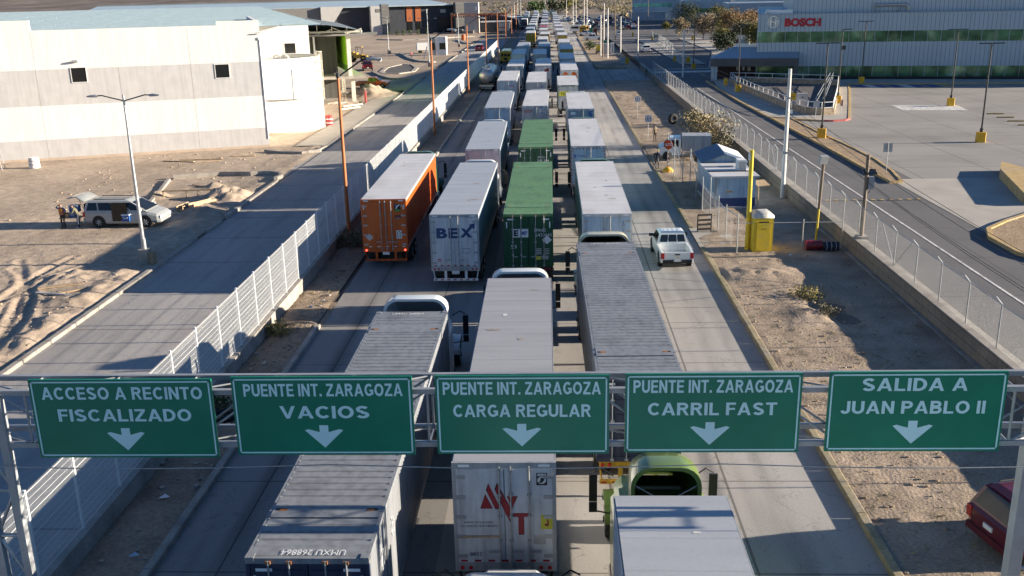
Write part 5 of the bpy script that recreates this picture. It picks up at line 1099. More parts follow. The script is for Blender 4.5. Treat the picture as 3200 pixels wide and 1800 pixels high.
# ---- guard huts by the verge
def gable_hut():
    r = thing('gable_hut', 'small pale blue hut with a low gable roof painted half sunlit', 'hut', (13.2, 76.2, .1), R_(-2))
    b = MB(); b.box(-1.45, 1.5, -2.3, 2.4, -.1, 2.45, 'van_blue'); b.prism([(-1.45, 2.45), (1.5, 2.45), (.02, 2.98)], -2.3, 2.4, 'van_blue', 'y'); b.build('wall', r)
    pm('hut_blue', (.10, .15, .23), .6, 0, var=.1, scale=1.); b = MB(); b.add([(-1.75, -2.6, 2.38), (.02, -2.6, 3.05), (.02, 2.7, 3.05), (-1.75, 2.7, 2.38), (-1.75, -2.6, 2.32), (.02, -2.6, 2.99), (.02, 2.7, 2.99), (-1.75, 2.7, 2.32)], [(0, 1, 2, 3), (4, 7, 6, 5), (0, 4, 5, 1), (2, 6, 7, 3), (0, 3, 7, 4)], 'hut_blue')
    b.add([(.02, -2.6, 3.05), (1.8, -2.6, 2.38), (1.8, 2.7, 2.38), (.02, 2.7, 3.05), (.02, -2.6, 2.99), (1.8, -2.6, 2.32), (1.8, 2.7, 2.32), (.02, 2.7, 2.99)], [(0, 1, 2, 3), (4, 7, 6, 5), (0, 4, 5, 1), (1, 5, 6, 2), (2, 6, 7, 3)], 'hut_blue')
    b.add([(.1, -1.2, 3.04), (1.7, -1.2, 2.45), (1.7, 2.5, 2.45), (.1, 2.5, 3.04)], [(0, 1, 2, 3)], 'sticker_white'); b.build('roof', r)  # white overlay paints the sunlit area onto the sunward slope
    b = MB(); b.box(-1.49, -1.45, -1.2, .4, .3, 2.1, 'pane_black'); b.build('doorway', r)
gable_hut()
def flat_hut():
    r = thing('flat_hut', 'flat roofed pale blue cabin with navy base and rooftop cooler', 'hut', (12.95, 68.4, .1), R_(1))
    b = MB(); b.box(-1.5, 1.5, 0, 6.2, .75, 2.25, 'van_ltblue'); b.box(-1.5, 1.5, 0, 6.2, .12, .75, 'text_navy'); b.box(-1.55, 1.55, -.06, 6.2, -.05, .12, 'pale_gray'); b.build('wall', r)
    b = MB(); b.box(-1.62, 1.7, -.25, 6.3, 2.25, 2.36, 'roof_white'); b.box(-1.62, 1.7, 1.5, 1.7, 2.36, 2.41, 'black'); b.box(-1.62, .6, 3.6, 3.75, 2.36, 2.42, 'steel_gray'); b.build('roof', r)
    b = MB(); b.box(.55, 1.15, 1.7, 2.6, 2.36, 3.15, 'white_paint'); b.box(.6, 1.1, 1.69, 1.7, 2.5, 3.05, 'pale_gray'); b.build('cooler', r)
    b = MB(); b.box(-.55, -.1, -.03, 0, 1.15, 1.28, 'wood'); b.box(.9, 1.2, -.03, 0, 1.5, 1.56, 'black'); b.build('vent', r)
    b = MB(); b.box(-1.36, -1.26, -.12, 0, .1, 2.2, 'steel_gray'); b.build('downpipe', r); b = MB(); b.cbox((2.1, 1, 1.6), (1.0, .8, .05), 'wood', R_(20), R_(20)); b.tube((1.9, .8, .0), (1.9, .8, 1.5), .04, 'wood', n=5); b.build('side_shelf', r)
flat_hut()
def toilet():
    r = thing('portable_toilet', 'yellow portable toilet with a rounded pale lid behind the wire fence', 'portable toilet', (12.45, 56.9, .1), R_(4))
    b = MB(); b.box(-.58, .58, -.58, .58, 0, 2.05, 'yellow_paint'); b.box(-.4, .4, -.62, -.58, .1, 1.85, 'yellow_paint'); b.box(-.3, .3, -.625, -.615, 1.78, 1.86, 'black')
    b.text('SANI', (0, -.62, 1.4), X_, Z_, .1, 'text_black', 0, .3); b.build('cabin', r)
    b = MB(); b.loft([[(q*math.cos(t)*1.0, q*math.sin(t)*1.0, z) for t in [math.pi/4+math.pi/2*i for i in range(4)]] for q, z in ((.86, 2.05), (.84, 2.2), (.6, 2.38), (.3, 2.44))], 'van_cream'); b.build('lid', r)
toilet()
# ---------------------------------------------------------------- cars
def lerp(a, b_, t): return tuple(a[i]+(b_[i]-a[i])*t for i in range(3))
def bil(c, u, v): return lerp(lerp(c[0], c[1], u), lerp(c[3], c[2], u), v)
def pane(b, c, u0, u1, v0, v1, off, mat='glass_dark'):
    n = (Vector(c[1])-Vector(c[0])).cross(Vector(c[3])-Vector(c[0])).normalized()*off
    b.add([Vector(bil(c, *p))+n for p in ((u0, v0), (u1, v0), (u1, v1), (u0, v1))], [(0, 1, 2, 3)], mat)
SH = {  # lower body sections (y, half width, bottom, shoulder); cabin: y bottom rear/front, y top rear/front, hw bottom/top, z bottom/top; axles; wheel radius
 'van': ([(-2.6, .78, .5, .98), (-2.52, .94, .34, 1.06), (-1.6, 1.0, .25, 1.1), (1.2, 1.0, .25, 1.06), (1.75, .98, .27, 1.02), (2.3, .92, .3, .88), (2.52, .8, .3, .76), (2.62, .62, .4, .66)], (-2.52, 1.72, -2.3, .55, .97, .76, 1.06, 1.74), (-1.55, 1.55), .35),
 'suv': ([(-2.35, .7, .5, 1.0), (-2.28, .88, .38, 1.08), (-1.5, .93, .28, 1.1), (1.0, .93, .28, 1.06), (1.6, .92, .3, 1.02), (2.15, .86, .32, .92), (2.35, .7, .4, .78)], (-2.28, 1.4, -1.95, .35, .91, .7, 1.08, 1.7), (-1.35, 1.42), .36),
 'sedan': ([(-2.3, .68, .5, .85), (-2.2, .85, .35, .92), (-1.4, .9, .24, .95), (1.0, .9, .24, .92), (1.6, .88, .26, .88), (2.1, .82, .28, .76), (2.3, .65, .38, .64)], (-1.75, 1.25, -1.05, .2, .86, .64, .93, 1.44), (-1.35, 1.4), .32),
 'pickup': ([(-2.62, .84, .5, .98), (-2.58, .88, .42, 1.02), (-1.6, .9, .34, 1.04), (-.65, .9, .34, 1.04), (1.0, .9, .34, 1.04), (1.7, .88, .36, 1.02), (2.3, .84, .38, .95), (2.5, .68, .45, .82)], (-.75, 1.35, -.62, .55, .87, .68, 1.04, 1.68), (-1.6, 1.55), .38)}
def car(label, cat, loc, rz, paint_, kind, group=None, s=1., lod=0, doors_open=(), name=None):
    low, (yb0, yb1, yt0, yt1, hb, ht, zb, zt), ax, wr = SH[kind]
    r = thing(name or {'van': 'minivan', 'suv': 'parked_car', 'sedan': 'parked_car', 'pickup': 'pickup_truck'}[kind], label, cat, loc, rz, group)
    K = (kind, paint_, lod, bool(doors_open))
    def bodyf(b):
        if kind == 'pickup':
            bed = [q for q in low if q[0] <= -.65]; cab = [q for q in low if q[0] >= -.65]
            mk = lambda q: [(-q[1]*.96, q[0], q[2]), (-q[1], q[0], q[2]+.15), (-q[1], q[0], q[3]-.1), (-q[1]*.94, q[0], q[3]), (q[1]*.94, q[0], q[3]), (q[1], q[0], q[3]-.1), (q[1], q[0], q[2]+.15), (q[1]*.96, q[0], q[2])]
            b.loft([mk(q) for q in cab], paint_, smooth=False)
            for sg in (-1, 1): b.loft([[(sg*q[1], q[0], q[2]), (sg*q[1], q[0], q[3]), (sg*(q[1]-.13), q[0], q[3]), (sg*(q[1]-.13), q[0], q[2])] for q in bed], paint_, smooth=False)
            b.box(-.8, .8, -2.6, -.66, .5, .62, paint_)
            for k in range(9): b.box(-.7+k*.16, -.64+k*.16, -2.5, -.7, .62, .64, paint_)
            b.box(-.86, .86, -2.64, -2.56, .48, 1.01, paint_); b.box(-.87, .87, -.72, -.65, .5, 1.04, paint_)
        else:
            b.loft([[(-q[1]*.93, q[0], q[2]), (-q[1], q[0], q[2]+.14), (-q[1], q[0], q[3]-.16), (-q[1]*.95, q[0], q[3]), (q[1]*.95, q[0], q[3]), (q[1], q[0], q[3]-.16), (q[1], q[0], q[2]+.14), (q[1]*.93, q[0], q[2])] for q in low], paint_, smooth=False)
        zm = zb+(zt-zb)*.82
        hm = hb+(ht-hb)*.72
        R0 = [(-hb, yb0, zb-.02), (hb, yb0, zb-.02), (hb, yb1, zb-.02), (-hb, yb1, zb-.02)]; R1 = [(-hm, yb0+(yt0-yb0)*.8, zm), (hm, yb0+(yt0-yb0)*.8, zm), (hm, yb1+(yt1-yb1)*.85, zm), (-hm, yb1+(yt1-yb1)*.85, zm)]
        R2 = [(-ht*.96, yt0+.08, zt-.02), (ht*.96, yt0+.08, zt-.02), (ht*.96, yt1-.08, zt-.02), (-ht*.96, yt1-.08, zt-.02)]; R3 = [(-ht*.8, yt0+.25, zt), (ht*.8, yt0+.25, zt), (ht*.8, yt1-.3, zt), (-ht*.8, yt1-.3, zt)]
        b.loft([R0, R1, R2, R3], paint_, smooth=False)
        if kind in ('van', 'pickup') and lod == 0:
            for k in range(4): b.box(-.42+k*.26, -.36+k*.26, yt0+.3, yt1-.3, zt-.002, zt+.012, paint_)
        if lod == 0:
            for a in ax:
                for sg in (-1, 1): hw = max(q[1] for q in low); b.tube((sg*(hw-.02), a, wr+.02), (sg*(hw+.004), a, wr+.02), wr+.09, 'black', n=16)
    cpart('body', ('cb',)+K, bodyf, r)
    zm = zb+(zt-zb)*.86; f = .86; hm = hb+(ht-hb)*.76
    side = lambda sg: [(sg*hb, yb0+.12, zb+.02), (sg*hb, yb1-.05, zb+.02), (sg*hm, yb1+(yt1-yb1)*.88-.02, zm), (sg*hm, yb0+(yt0-yb0)*.85+.1, zm)] if sg > 0 else [(sg*hb, yb1-.05, zb+.02), (sg*hb, yb0+.12, zb+.02), (sg*hm, yb0+(yt0-yb0)*.85+.1, zm), (sg*hm, yb1+(yt1-yb1)*.88-.02, zm)]
    spl = {'van': ((.02, .2), (.23, .5), (.53, .74), (.77, .97)), 'suv': ((.02, .2), (.24, .54), (.58, .95)), 'sedan': ((.06, .48), (.52, .94)), 'pickup': ((.06, .48), (.52, .94))}[kind]
    for sg in (-1, 1):
        for i, (a, c) in enumerate(spl):
            if sg < 0: a, c = 1-c, 1-a
            cpart('side_window', ('cw', sg, i)+K, lambda b: pane(b, side(sg), a, c, .08, .95, .022), r)
    ws = [(hb, yb1+.02, zb+.02), (-hb, yb1+.02, zb+.02), (-hm, yb1+(yt1-yb1)*.9, zm), (hm, yb1+(yt1-yb1)*.9, zm)]
    cpart('windshield', ('cws',)+K, lambda b: pane(b, ws, .07, .93, .05, .95, .02), r)
    rw = [(-hb, yb0-.0, zb+.02), (hb, yb0-.0, zb+.02), (hm, yb0+(yt0-yb0)*.85, zm), (-hm, yb0+(yt0-yb0)*.85, zm)]
    if 'tailgate' not in doors_open:
        if kind == 'pickup':
            for i, (a, c) in enumerate(((.07, .33), (.36, .64), (.67, .93))): cpart('rear_window', ('crw', i)+K, lambda b: pane(b, rw, a, c, .15, .9, .02), r)
        else: cpart('rear_window', ('crw',)+K, lambda b: pane(b, rw, .08, .92, .1, .95, .02), r)
    hw = max(q[1] for q in low)
    for i, a in enumerate(ax):
        for sg in (-1, 1):
            def wf(b):
                b.tube((sg*(hw-.2), a, wr), (sg*(hw+.012), a, wr), wr, 'rubber', n=18); e = sg*(hw+.012); b.tube((e, a, wr), (e+sg*.006, a, wr), wr*.66, 'black', n=14)
                for k in range(7): t = 2*math.pi*k/7; b.tube((e+sg*.012, a, wr), (e+sg*.012, a+wr*.6*math.cos(t), wr+wr*.6*math.sin(t)), .028, 'galv', n=4)
            cpart('wheel', ('cwh', i, sg)+K, wf, r)
    if lod < 2:
        y0 = low[1][0]; w0 = low[1][1]; yf = low[-2][0]; wf_ = low[-2][1]; zs = low[1][3]; zf = low[-2][3]
        for sg in (-1, 1):
            cpart('tail_light', ('ctl', sg)+K, lambda b: b.box(min(sg*(w0-.17), sg*(w0+.015)), max(sg*(w0-.17), sg*(w0+.015)), y0-.085, y0+.06, zs-.36, zs-.04, 'red_light'), r)
            cpart('headlight', ('chl', sg)+K, lambda b: b.cbox((sg*(wf_-.12), yf+.0, zf-.1), (.3, .16, .16), 'reflect_white', -sg*.35), r)
        for sg in (-1, 1): cpart('mirror', ('cmi', sg)+K, lambda b: b.box(min(sg*hb, sg*(hb+.24)), max(sg*hb, sg*(hb+.24)), yb1-.42, yb1-.3, zb+.04, zb+.2, paint_ if kind != 'pickup' else 'black'), r)
        cpart('bumper', ('cbu',)+K, lambda b: (b.box(-w0*.9, w0*.9, y0-.14, y0+.05, .42, .6, 'black' if kind == 'pickup' else paint_), b.box(-w0*.25, w0*.25, y0-.15, y0-.1, .5, .64, 'steel_gray') if kind == 'pickup' else None), r)
        cpart('number_plate', ('cpl',)+K, lambda b: b.box(-.17, .17, y0-(.16 if kind == 'pickup' else .11), y0-(.14 if kind == 'pickup' else .06), .52 if kind == 'pickup' else .74, .66 if kind == 'pickup' else .87, 'sticker_white'), r)
    if s != 1: r.scale = (s, s, s)
    return r
p = car('white crew cab pickup driving in the open lane beside the kerb', 'pickup truck', (6.95, 55.6, 0), R_(1.5), 'car_white', 'pickup', s=1.02)
b = MB(); b.box(-.14, .14, -2.665, -2.64, .86, .93, 'black'); b.box(-.1, .1, -2.66, -2.64, .72, .75, 'yellow_paint'); b.build('tailgate_handle', p)
v = car('silver minivan with open tailgate and sliding door parked on the dirt lot', 'minivan', (-29.9, 66.0, .02), R_(-91.5), 'car_silver', 'van', s=1.07, doors_open=('tailgate',))
b = MB(); b.box(1.0, 1.012, -.62, .42, .42, 1.62, 'pane_black'); b.add([(1.012, -.62, .42), (1.012, .42, .42), (1.0, .42, 1.1), (1.0, -.62, 1.1), (.83, .38, 1.6), (.83, -.55, 1.6)], [(0, 1, 2, 3), (3, 2, 4, 5)], 'pane_black'); b.build('door_opening', v)
b = MB(); b.loft([[(-.92, -2.42, 1.66), (.92, -2.42, 1.66), (.92, -2.36, 1.72), (-.92, -2.36, 1.72)], [(-.9, -2.95, 1.98), (.9, -2.95, 1.98), (.9, -2.9, 2.04), (-.9, -2.9, 2.04)], [(-.86, -3.55, 1.88), (.86, -3.55, 1.88), (.86, -3.53, 1.94), (-.86, -3.53, 1.94)]], 'car_silver'); b.add([(-.7, -2.96, 2.045), (.7, -2.96, 2.045), (.68, -3.4, 1.98), (-.68, -3.4, 1.98)], [(0, 1, 2, 3)], 'glass_dark'); b.tube((.85, -2.45, 1.1), (.85, -2.8, 1.9), .02, 'black', n=5); b.build('tailgate', v)
b = MB()
for sx in (-.6, .6): b.tube((sx, -1.9, 1.8), (sx, .2, 1.8), .025, 'black', n=5)
b.build('roof_rail', v)
b = MB(); b.box(.4, 1.0, -2.56, -1.75, .5, 1.0, 'black') if 0 else b.box(-.6, .6, -2.64, -2.62, .55, 1.5, 'pane_black'); b.build('rear_opening', v)
b = MB(); b.box(-.26, .26, 0-.26, .26, 0, .42, 'blue_mark'); b.box(-.28, .28, -.28, .28, .42, .5, 'sticker_white'); b.box(-.12, .12, -.275, -.26, .2, .24, 'sticker_white'); b.box(-.14, -.11, -.275, -.26, .2, .32, 'sticker_white'); b.box(.11, .14, -.275, -.26, .2, .32, 'sticker_white')
tag(b.build('cooler_box', None, (-29.55, 64.95, .5)), 'blue cooler box standing in the open sliding door of the silver minivan', 'cooler')
p = car('dark red suv parked half behind the gantry leg on the verge', 'car', (14.25, 24.45, .12), R_(-77), 'car_darkred', 'suv', s=1.05)
b = MB()
for sx in (-.62, .62): b.tube((sx, -1.7, 1.74), (sx, .3, 1.74), .03, 'black', n=6)
b.add([(-.5, -.9, 1.706), (.5, -.9, 1.706), (.5, .1, 1.706), (-.5, .1, 1.706)], [(0, 1, 2, 3)], 'glass_dark'); b.add([(-.6, -2.0, 1.66), (.6, -2.0, 1.66), (.6, -1.75, 1.712), (-.6, -1.75, 1.712)], [(0, 1, 2, 3)], 'car_darkred'); b.build('roof_rail', p)
p = car('orange brown crew cab pickup with open door beyond the earth heap', 'pickup truck', (-30.1, 166.8, 0), R_(-90), 'car_orange', 'pickup', s=1.08, lod=1)
b = MB(); b.cbox((1.25, .75, .85), (.7, .05, .8), 'van_orange', R_(12)); b.build('open_door', p)
car('dark red pickup seen from behind under the lime sunscreen', 'pickup truck', (-38.4, 207, 0), R_(12), 'car_darkred', 'pickup', s=1.15, lod=1)
car('dark red car driving away on the side road along the fence', 'car', (-19.1, 269, 0), 0, 'car_red', 'sedan', s=1.12, lod=1)
car('white suv driving away on the factory road near the gate', 'car', (22.6, 238, ZI), R_(2), 'car_white', 'suv', s=1.05, lod=1)
car('white sedan on the factory road farther than the white suv', 'car', (23.2, 341, 0), 0, 'car_white', 'sedan', s=1.05, lod=1); car('small grey car farthest down the factory road', 'car', (23.2, 424, 0), 0, 'car_gray', 'sedan', lod=1)
car('dark suv waiting at the second factory gate', 'car', (32.2, 309, 0), 0, 'car_black', 'suv', lod=1); car('white pickup parked sideways on the far sandy shoulder', 'pickup truck', (13.3, 312, .05), R_(88), 'car_white', 'pickup', s=1.2, lod=1)
car('small blue pickup carrying a yellow crate under the tall poles', 'pickup truck', (11.9, 246, .05), R_(0), 'car_blue', 'pickup', s=.8, lod=1)
b = MB(); b.box(-.7, .7, -.7, .7, 0, 1.6, 'yellow_paint'); b.box(-.72, .72, -.72, .72, .75, .85, 'loader_yellow'); tag(b.build('yellow_crate', None, (11.95, 245.4, .6)), 'yellow crate loaded on the small blue pickup', 'crate')
car('white pickup parked by the portable shed near the far poles', 'pickup truck', (12.4, 345, .05), R_(70), 'car_white', 'pickup', s=1.1, lod=1)
# school buses
def bus(label, loc, rz, h=2.9, ln=9.5, col='bus_yellow', win=True):
    r = thing('school_bus', label, 'bus', loc, rz); b = MB(); secs = []
    for y, k in ((0, 1.), (ln, 1.)): secs.append([(-1.2, y, .6), (-1.2, y, h-.45), (-.95, y, h-.08), (0, y, h), (.95, y, h-.08), (1.2, y, h-.45), (1.2, y, .6)])
    b.loft(secs, col, smooth=False); b.box(-1.0, 1.0, ln, ln+1.6, .6, 1.6, col); b.build('body', r)
    for x0, x1 in ((-.95, -.45), (-.35, .35), (.45, .95)): b = MB(); b.box(x0, x1, -.02, .02, 1.7, 2.3, 'pane_black'); b.build('rear_window', r)
    b = MB(); b.box(-.4, .4, -.03, .02, .9, 1.45, 'pane_black'); b.build('rear_door_window', r); b = MB(); b.box(-1.25, 1.25, -.15, .05, .5, .72, 'black'); b.build('bumper', r)
    for s in (-1, 1):
        b = MB(); b.box(min(s*1.2, s*1.21), max(s*1.2, s*1.21), .5, ln-.3, 1.7, 2.3, 'pane_black'); b.build('side_window', r)
        for y in (2, ln-.2): b = MB(); b.tube((s*.9, y, .48), (s*1.18, y, .48), .48, 'rubber', n=14); b.build('wheel', r)
    return r
bus('yellow school bus in the outermost lane behind the silver tanker', (-9.75, 216, 0), 0); bus('yellow school bus parked by the white sheds among the tall poles', (11.6, 357, .05), R_(-3), 3.0)
def loader():
    r = thing('wheel_loader', 'yellow wheel loader half hidden by the lime sunscreen', 'loader', (-45.2, 234, 0), R_(-95))
    b = MB(); b.box(-.9, .9, -2.6, -.4, .9, 2.1, 'loader_yellow'); b.box(-.8, .8, -2.5, -1.2, 2.1, 2.3, 'loader_yellow'); b.box(-.6, .6, -.4, 2.0, .8, 1.4, 'loader_yellow'); b.build('body', r)
    b = MB(); b.box(-.75, .75, -.6, .8, 1.4, 1.7, 'loader_yellow'); b.box(-.8, .8, -.7, .9, 3.3, 3.45, 'loader_yellow'); [b.tube((x, y, 1.6), (x, y, 3.35), .06, 'chassis', n=5) for x in (-.7, .7) for y in (-.55, .75)]; b.build('cab', r)
    for x in (-1, 1):
        for y in (-1.7, 1.3): b = MB(); b.tube((x*.75, y, .75), (x*1.25, y, .75), .75, 'rubber', n=16); b.tube((x*1.25, y, .75), (x*1.27, y, .75), .4, 'loader_yellow', n=10); b.build('wheel', r)
    b = MB(); b.prism([(2.6, .2), (3.6, .3), (3.4, 1.3), (2.7, 1.2)], -1.3, 1.3, 'chassis', 'x'); b.build('bucket', r); b = MB(); [b.tube((x, .8, 1.6), (x, 2.8, .8), .12, 'loader_yellow', n=6) for x in (-.6, .6)]; b.build('arm', r)
loader()
def box_lorry(label, loc, rz, col='white_paint', cab='cab_white', ln=4.2, h=2.7):
    r = thing('small_lorry', label, 'lorry', loc, rz); b = MB(); b.box(-1.05, 1.05, 0, ln, .85, h, col); b.build('cargo_box', r)
    b = MB(); b.loft([[(-.95, y, .5), (-.95, y, z-.15), (-.8, y, z), (.8, y, z), (.95, y, z-.15), (.95, y, .5)] for y, z in ((ln+.1, 2.1), (ln+1.1, 2.05), (ln+1.6, 1.4), (ln+2.1, 1.25))], cab, smooth=False); b.build('cab', r)
    for x in (-1, 1):
        for y in (.9, ln+1.3): b = MB(); b.tube((x*.7, y, .42), (x*.98, y, .42), .42, 'rubber', n=14); b.build('wheel', r)
        b = MB(); b.box(min(x*.95, x*.965), max(x*.95, x*.965), ln+.3, ln+1.0, 1.25, 1.85, 'glass_dark'); b.build('side_window', r)
    b = MB(); b.add([(-.8, ln+1.62, 1.42), (.8, ln+1.62, 1.42), (.75, ln+1.13, 2.0), (-.75, ln+1.13, 2.0)], [(0, 1, 2, 3)], 'glass_dark'); b.build('windshield', r); return r
box_lorry('old white box lorry parked nose to the kerb beside the guard huts', (14.6, 89.6, .1), R_(84), h=2.25, ln=2.6, col='van_gray'); box_lorry('small white lorry beside the tall white guard booth', (-35.3, 262.5, 0), R_(-75))
# far parked cars, buses and trailers: each a few pixels
cars = []
cols = ['car_white', 'car_white', 'car_silver', 'car_black', 'car_blue', 'car_gray', 'car_red', 'car_black', 'car_white', 'car_gray']
q = random.Random(11); protos_car = {}
def far_car(x, y, rz, label, grp):
    c = q.choice(cols); k = q.choice(['sedan', 'suv', 'suv', 'pickup']); key = (c, k)
    if key not in protos_car:
        t = car(label, 'car', (x, y, 0), rz, c, k, grp, lod=2); protos_car[key] = t
    else: dup(protos_car[key], (x, y, 0), rz, label)
G1 = 'cars in the crowded lot beyond the queue'
for row, (y0, xa, xb) in enumerate(((392, 19.5, 33), (405, 14, 34), (424, 13, 36), (444, 12, 37), (467, 11, 38), (492, 10, 38), (520, 9, 39), (552, 8, 40))):
    x = xa
    while x < xb:
        if q.random() < .82 and not 21.6 < x < 25.4: far_car(x, y0+q.uniform(-1, 1), q.choice([0, math.pi])+q.uniform(-.1, .1), 'small car parked in the crowded lot beyond the queue of trucks', G1)
        x += 2.75
def far_bus(x, y, rz, col, label, ln=10, h=3.1):
    r = thing('parked_bus', label, 'bus', (x, y, 0), rz, 'buses and trailers in the far yard'); b = MB(); b.box(-1.2, 1.2, 0, ln, .5, h-.12, col); b.box(-1.22, 1.22, -.05, ln+.05, h-.12, h, 'roof_white' if col != 'van_blue' else 'roof_seam'); b.build('body', r)
    b = MB(); b.box(-1.21, 1.21, .6, ln-.5, 1.5, 2.3, 'glass_dark'); b.build('window_band', r); b = MB(); b.box(-1.1, 1.1, 1.5, 2.4, 0, .9, 'rubber'); b.box(-1.1, 1.1, ln-2.2, ln-1.3, 0, .9, 'rubber'); b.build('wheel', r)
for i in range(15):
    c = ['van_white', 'van_blue', 'van_white', 'bus_yellow', 'van_steel'][i % 5]
    far_bus(-58+i*3.1+q.uniform(-.4, .4), 520+q.uniform(-6, 14)-i*2.2, R_(-70+q.uniform(-8, 8)), c, 'bus or trailer parked in the far yard behind the dark lodge', 11)
for i, (x, y) in enumerate(((11.2, 372), (14.6, 366))): far_bus(x, y, R_(80), 'van_white', ('white shed trailer behind the yellow school bus', 'second white shed trailer beside the green cabin')[i], 4, 2.8)
for lab, x, y, c in (('green portable cabin among the tall poles', 14.2, 352, 'car_green'), ('dark red portable cabin beside the green one', 15.4, 346, 'car_darkred'), ('green portable toilet behind the white boxes', 14.2, 262, 'car_green')):
    if c not in M: body('car_green', (.01, .17, .11))
    r = thing('portable_cabin', lab, 'cabin', (x, y, .05)); b = MB(); b.box(-.65, .65, -.65, .65, 0, 2.2, c); b.build('wall', r); b = MB(); b.prism([(-.7, 2.2), (.7, 2.2), (0, 2.5)], -.7, .7, c, 'y'); b.build('roof', r)
r = thing('meter_boxes', 'white concrete meter boxes beside the two tall poles', 'box', (14.2, 244, .05)); b = MB(); b.box(-1.3, .4, 0, 1.6, 0, 2.5, 'pale_gray'); b.build('wide_box', r); b = MB(); b.box(.5, 1.3, -.2, 1.4, 0, 2.6, 'white_paint'); b.box(.8, 1.0, -.21, -.2, .2, 2.4, 'stripe_gray'); b.build('narrow_box', r)
# ---------------------------------------------------------------- vegetation
pm('bark', (.13, .10, .075), .9, 0, var=.2, scale=4)
def leafmat(name, a, c): 
    m = pm(name, a, .8, 0, var=.35, scale=.9, stain=c, stain_amt=.9, stain_scale=.7, spec=.2); return name
leafmat('leaf_tan', (.27, .215, .14), (.20, .17, .10)); leafmat('leaf_rust', (.24, .16, .085), (.19, .155, .08)); leafmat('leaf_olive', (.17, .155, .05), (.24, .20, .06)); leafmat('leaf_dark', (.045, .06, .035), (.07, .075, .035)); leafmat('leaf_gray', (.15, .135, .085), (.10, .10, .06)); leafmat('leaf_straw', (.36, .29, .17), (.24, .21, .11)); leafmat('leaf_green', (.07, .12, .04), (.12, .13, .05)); leafmat('grass_dry', (.26, .22, .09), (.16, .16, .06))
def crown_mesh(q, blobs, n, size, mat, twig=0):
    b = MB(); tot = sum(r[3]**2 for r in blobs)
    for cx, cy_, cz, r, sq in blobs:
        for _ in range(int(n*r*r/tot)):
            u = q.uniform(-1, 1); t = q.uniform(0, 2*math.pi); rr = r*(q.random()**.38)*(1+.22*math.sin(3*t+cx)+.15*q.uniform(-1, 1)); s = math.sqrt(1-u*u)
            p = Vector((cx+rr*s*math.cos(t), cy_+rr*s*math.sin(t), cz+rr*u*sq)); d = Vector((q.uniform(-1, 1), q.uniform(-1, 1), q.uniform(-1, 1))).normalized(); e = d.orthogonal().normalized(); k = size*q.uniform(.5, 1.3); e = (e+d.cross(e)*q.uniform(-1, 1)).normalized(); f = d.cross(e).normalized()
            b.add([p-e*k, p-f*k*.55, p+e*k, p+f*k*.55], [(0, 1, 2, 3)], mat)
    return b
def tree(label, x, y, z, h, r, mat, seed, n=1500, size=.28, bare=.3, cat='tree', name='tree'):
    q = random.Random(seed); root = thing(name, label, cat, (x, y, z)); b = MB(); hb = h*bare
    b.tube((0, 0, -.2), (q.uniform(-.1, .1), q.uniform(-.1, .1), hb), .035*h*.6, 'bark', r1=.022*h*.6, n=7)
    bl = []
    for k in range(9):
        t = 2*math.pi*k/9+q.uniform(-.3, .3); rr = r*q.uniform(.35, .72); zz = q.uniform(hb+.15*(h-hb), h*.86); b.tube((0, 0, hb*.9), (rr*math.cos(t), rr*math.sin(t), zz), .013*h*.6, 'bark', r1=.012, n=5); bl.append((rr*math.cos(t), rr*math.sin(t), zz, r*q.uniform(.3, .5), q.uniform(.7, 1)))
    bl.append((0, 0, h*.8, r*.45, .9)); bl.append((0, 0, h*.55, r*.6, .8)); b.build('trunk', root); crown_mesh(q, bl, n, size, mat).build('crown', root)
TR = [('large tan leafless looking tree by the second gate', 44, 290, 7.6, 4.2, 'leaf_tan', 1400), ('pale tan small tree beside the second gate road', 38.5, 300, 6.5, 2.6, 'leaf_tan', 800), ('dark evergreen tree before the window band factory', 47, 345, 10.2, 5.6, 'leaf_dark', 1700), ('olive tree behind the tan ones', 53.5, 318, 9.3, 4.6, 'leaf_olive', 1400),
      ('wide rusty brown tree in the middle of the grove', 51, 282, 9.0, 5.2, 'leaf_rust', 1800), ('orange brown tree next to the rusty one', 57.5, 290, 8.6, 4.2, 'leaf_rust', 1400), ('greyish olive tree hiding the white advertising board', 46.5, 240, 6.6, 4.4, 'leaf_gray', 1700), ('yellow olive tree touching the corner of the blue factory', 46.3, 222, 7.4, 4.4, 'leaf_olive', 1800), ('dark shrubby tree low beside the canopy roof', 40.2, 232, 4.6, 3.6, 'leaf_dark', 1200), ('small round young tree by the far gate', 38, 330, 4.6, 1.7, 'leaf_olive', 400), ('bright olive bush under the tan tree', 46, 268, 4.4, 2.4, 'leaf_olive', 700), ('dim tree behind the olive one at the factory corner', 56, 252, 8.6, 3.6, 'leaf_dark', 900), ('autumn tree top behind the flat factory roof', 68, 240, 11.6, 4.5, 'leaf_rust', 1000)]
for i, (l, x, y, h, r, m, n) in enumerate(TR): tree(l, x, y, ZI-.2, h, r, m, 40+i, n*3, .2, .22)
tree('straw coloured thorny bush beside the retaining wall behind the huts', 15.2, 97.5, .2, 2.9, 2.7, 'leaf_straw', 71, 2200, .13, .1, 'bush', 'thorn_bush'); tree('grey twiggy bush between the lorry and the gable hut', 15.8, 91.5, .1, 2.4, 1.9, 'leaf_gray', 72, 1300, .12, .1, 'bush', 'thorn_bush'); tree('green scrub bush beside the blue pickup', 10.4, 262, .1, 2.2, 1.8, 'leaf_green', 73, 500, .2, .05, 'bush', 'thorn_bush'); tree('dark scrub at the foot of the retaining wall', 16.4, 112, .1, 1.6, 1.7, 'leaf_gray', 74, 800, .13, .05, 'bush', 'thorn_bush')
tree('scrubby weeds round the orange lamp pole foot', -12.6, 58.2, .1, 1.0, 1.2, 'leaf_gray', 75, 800, .1, .05, 'bush', 'weed_clump')
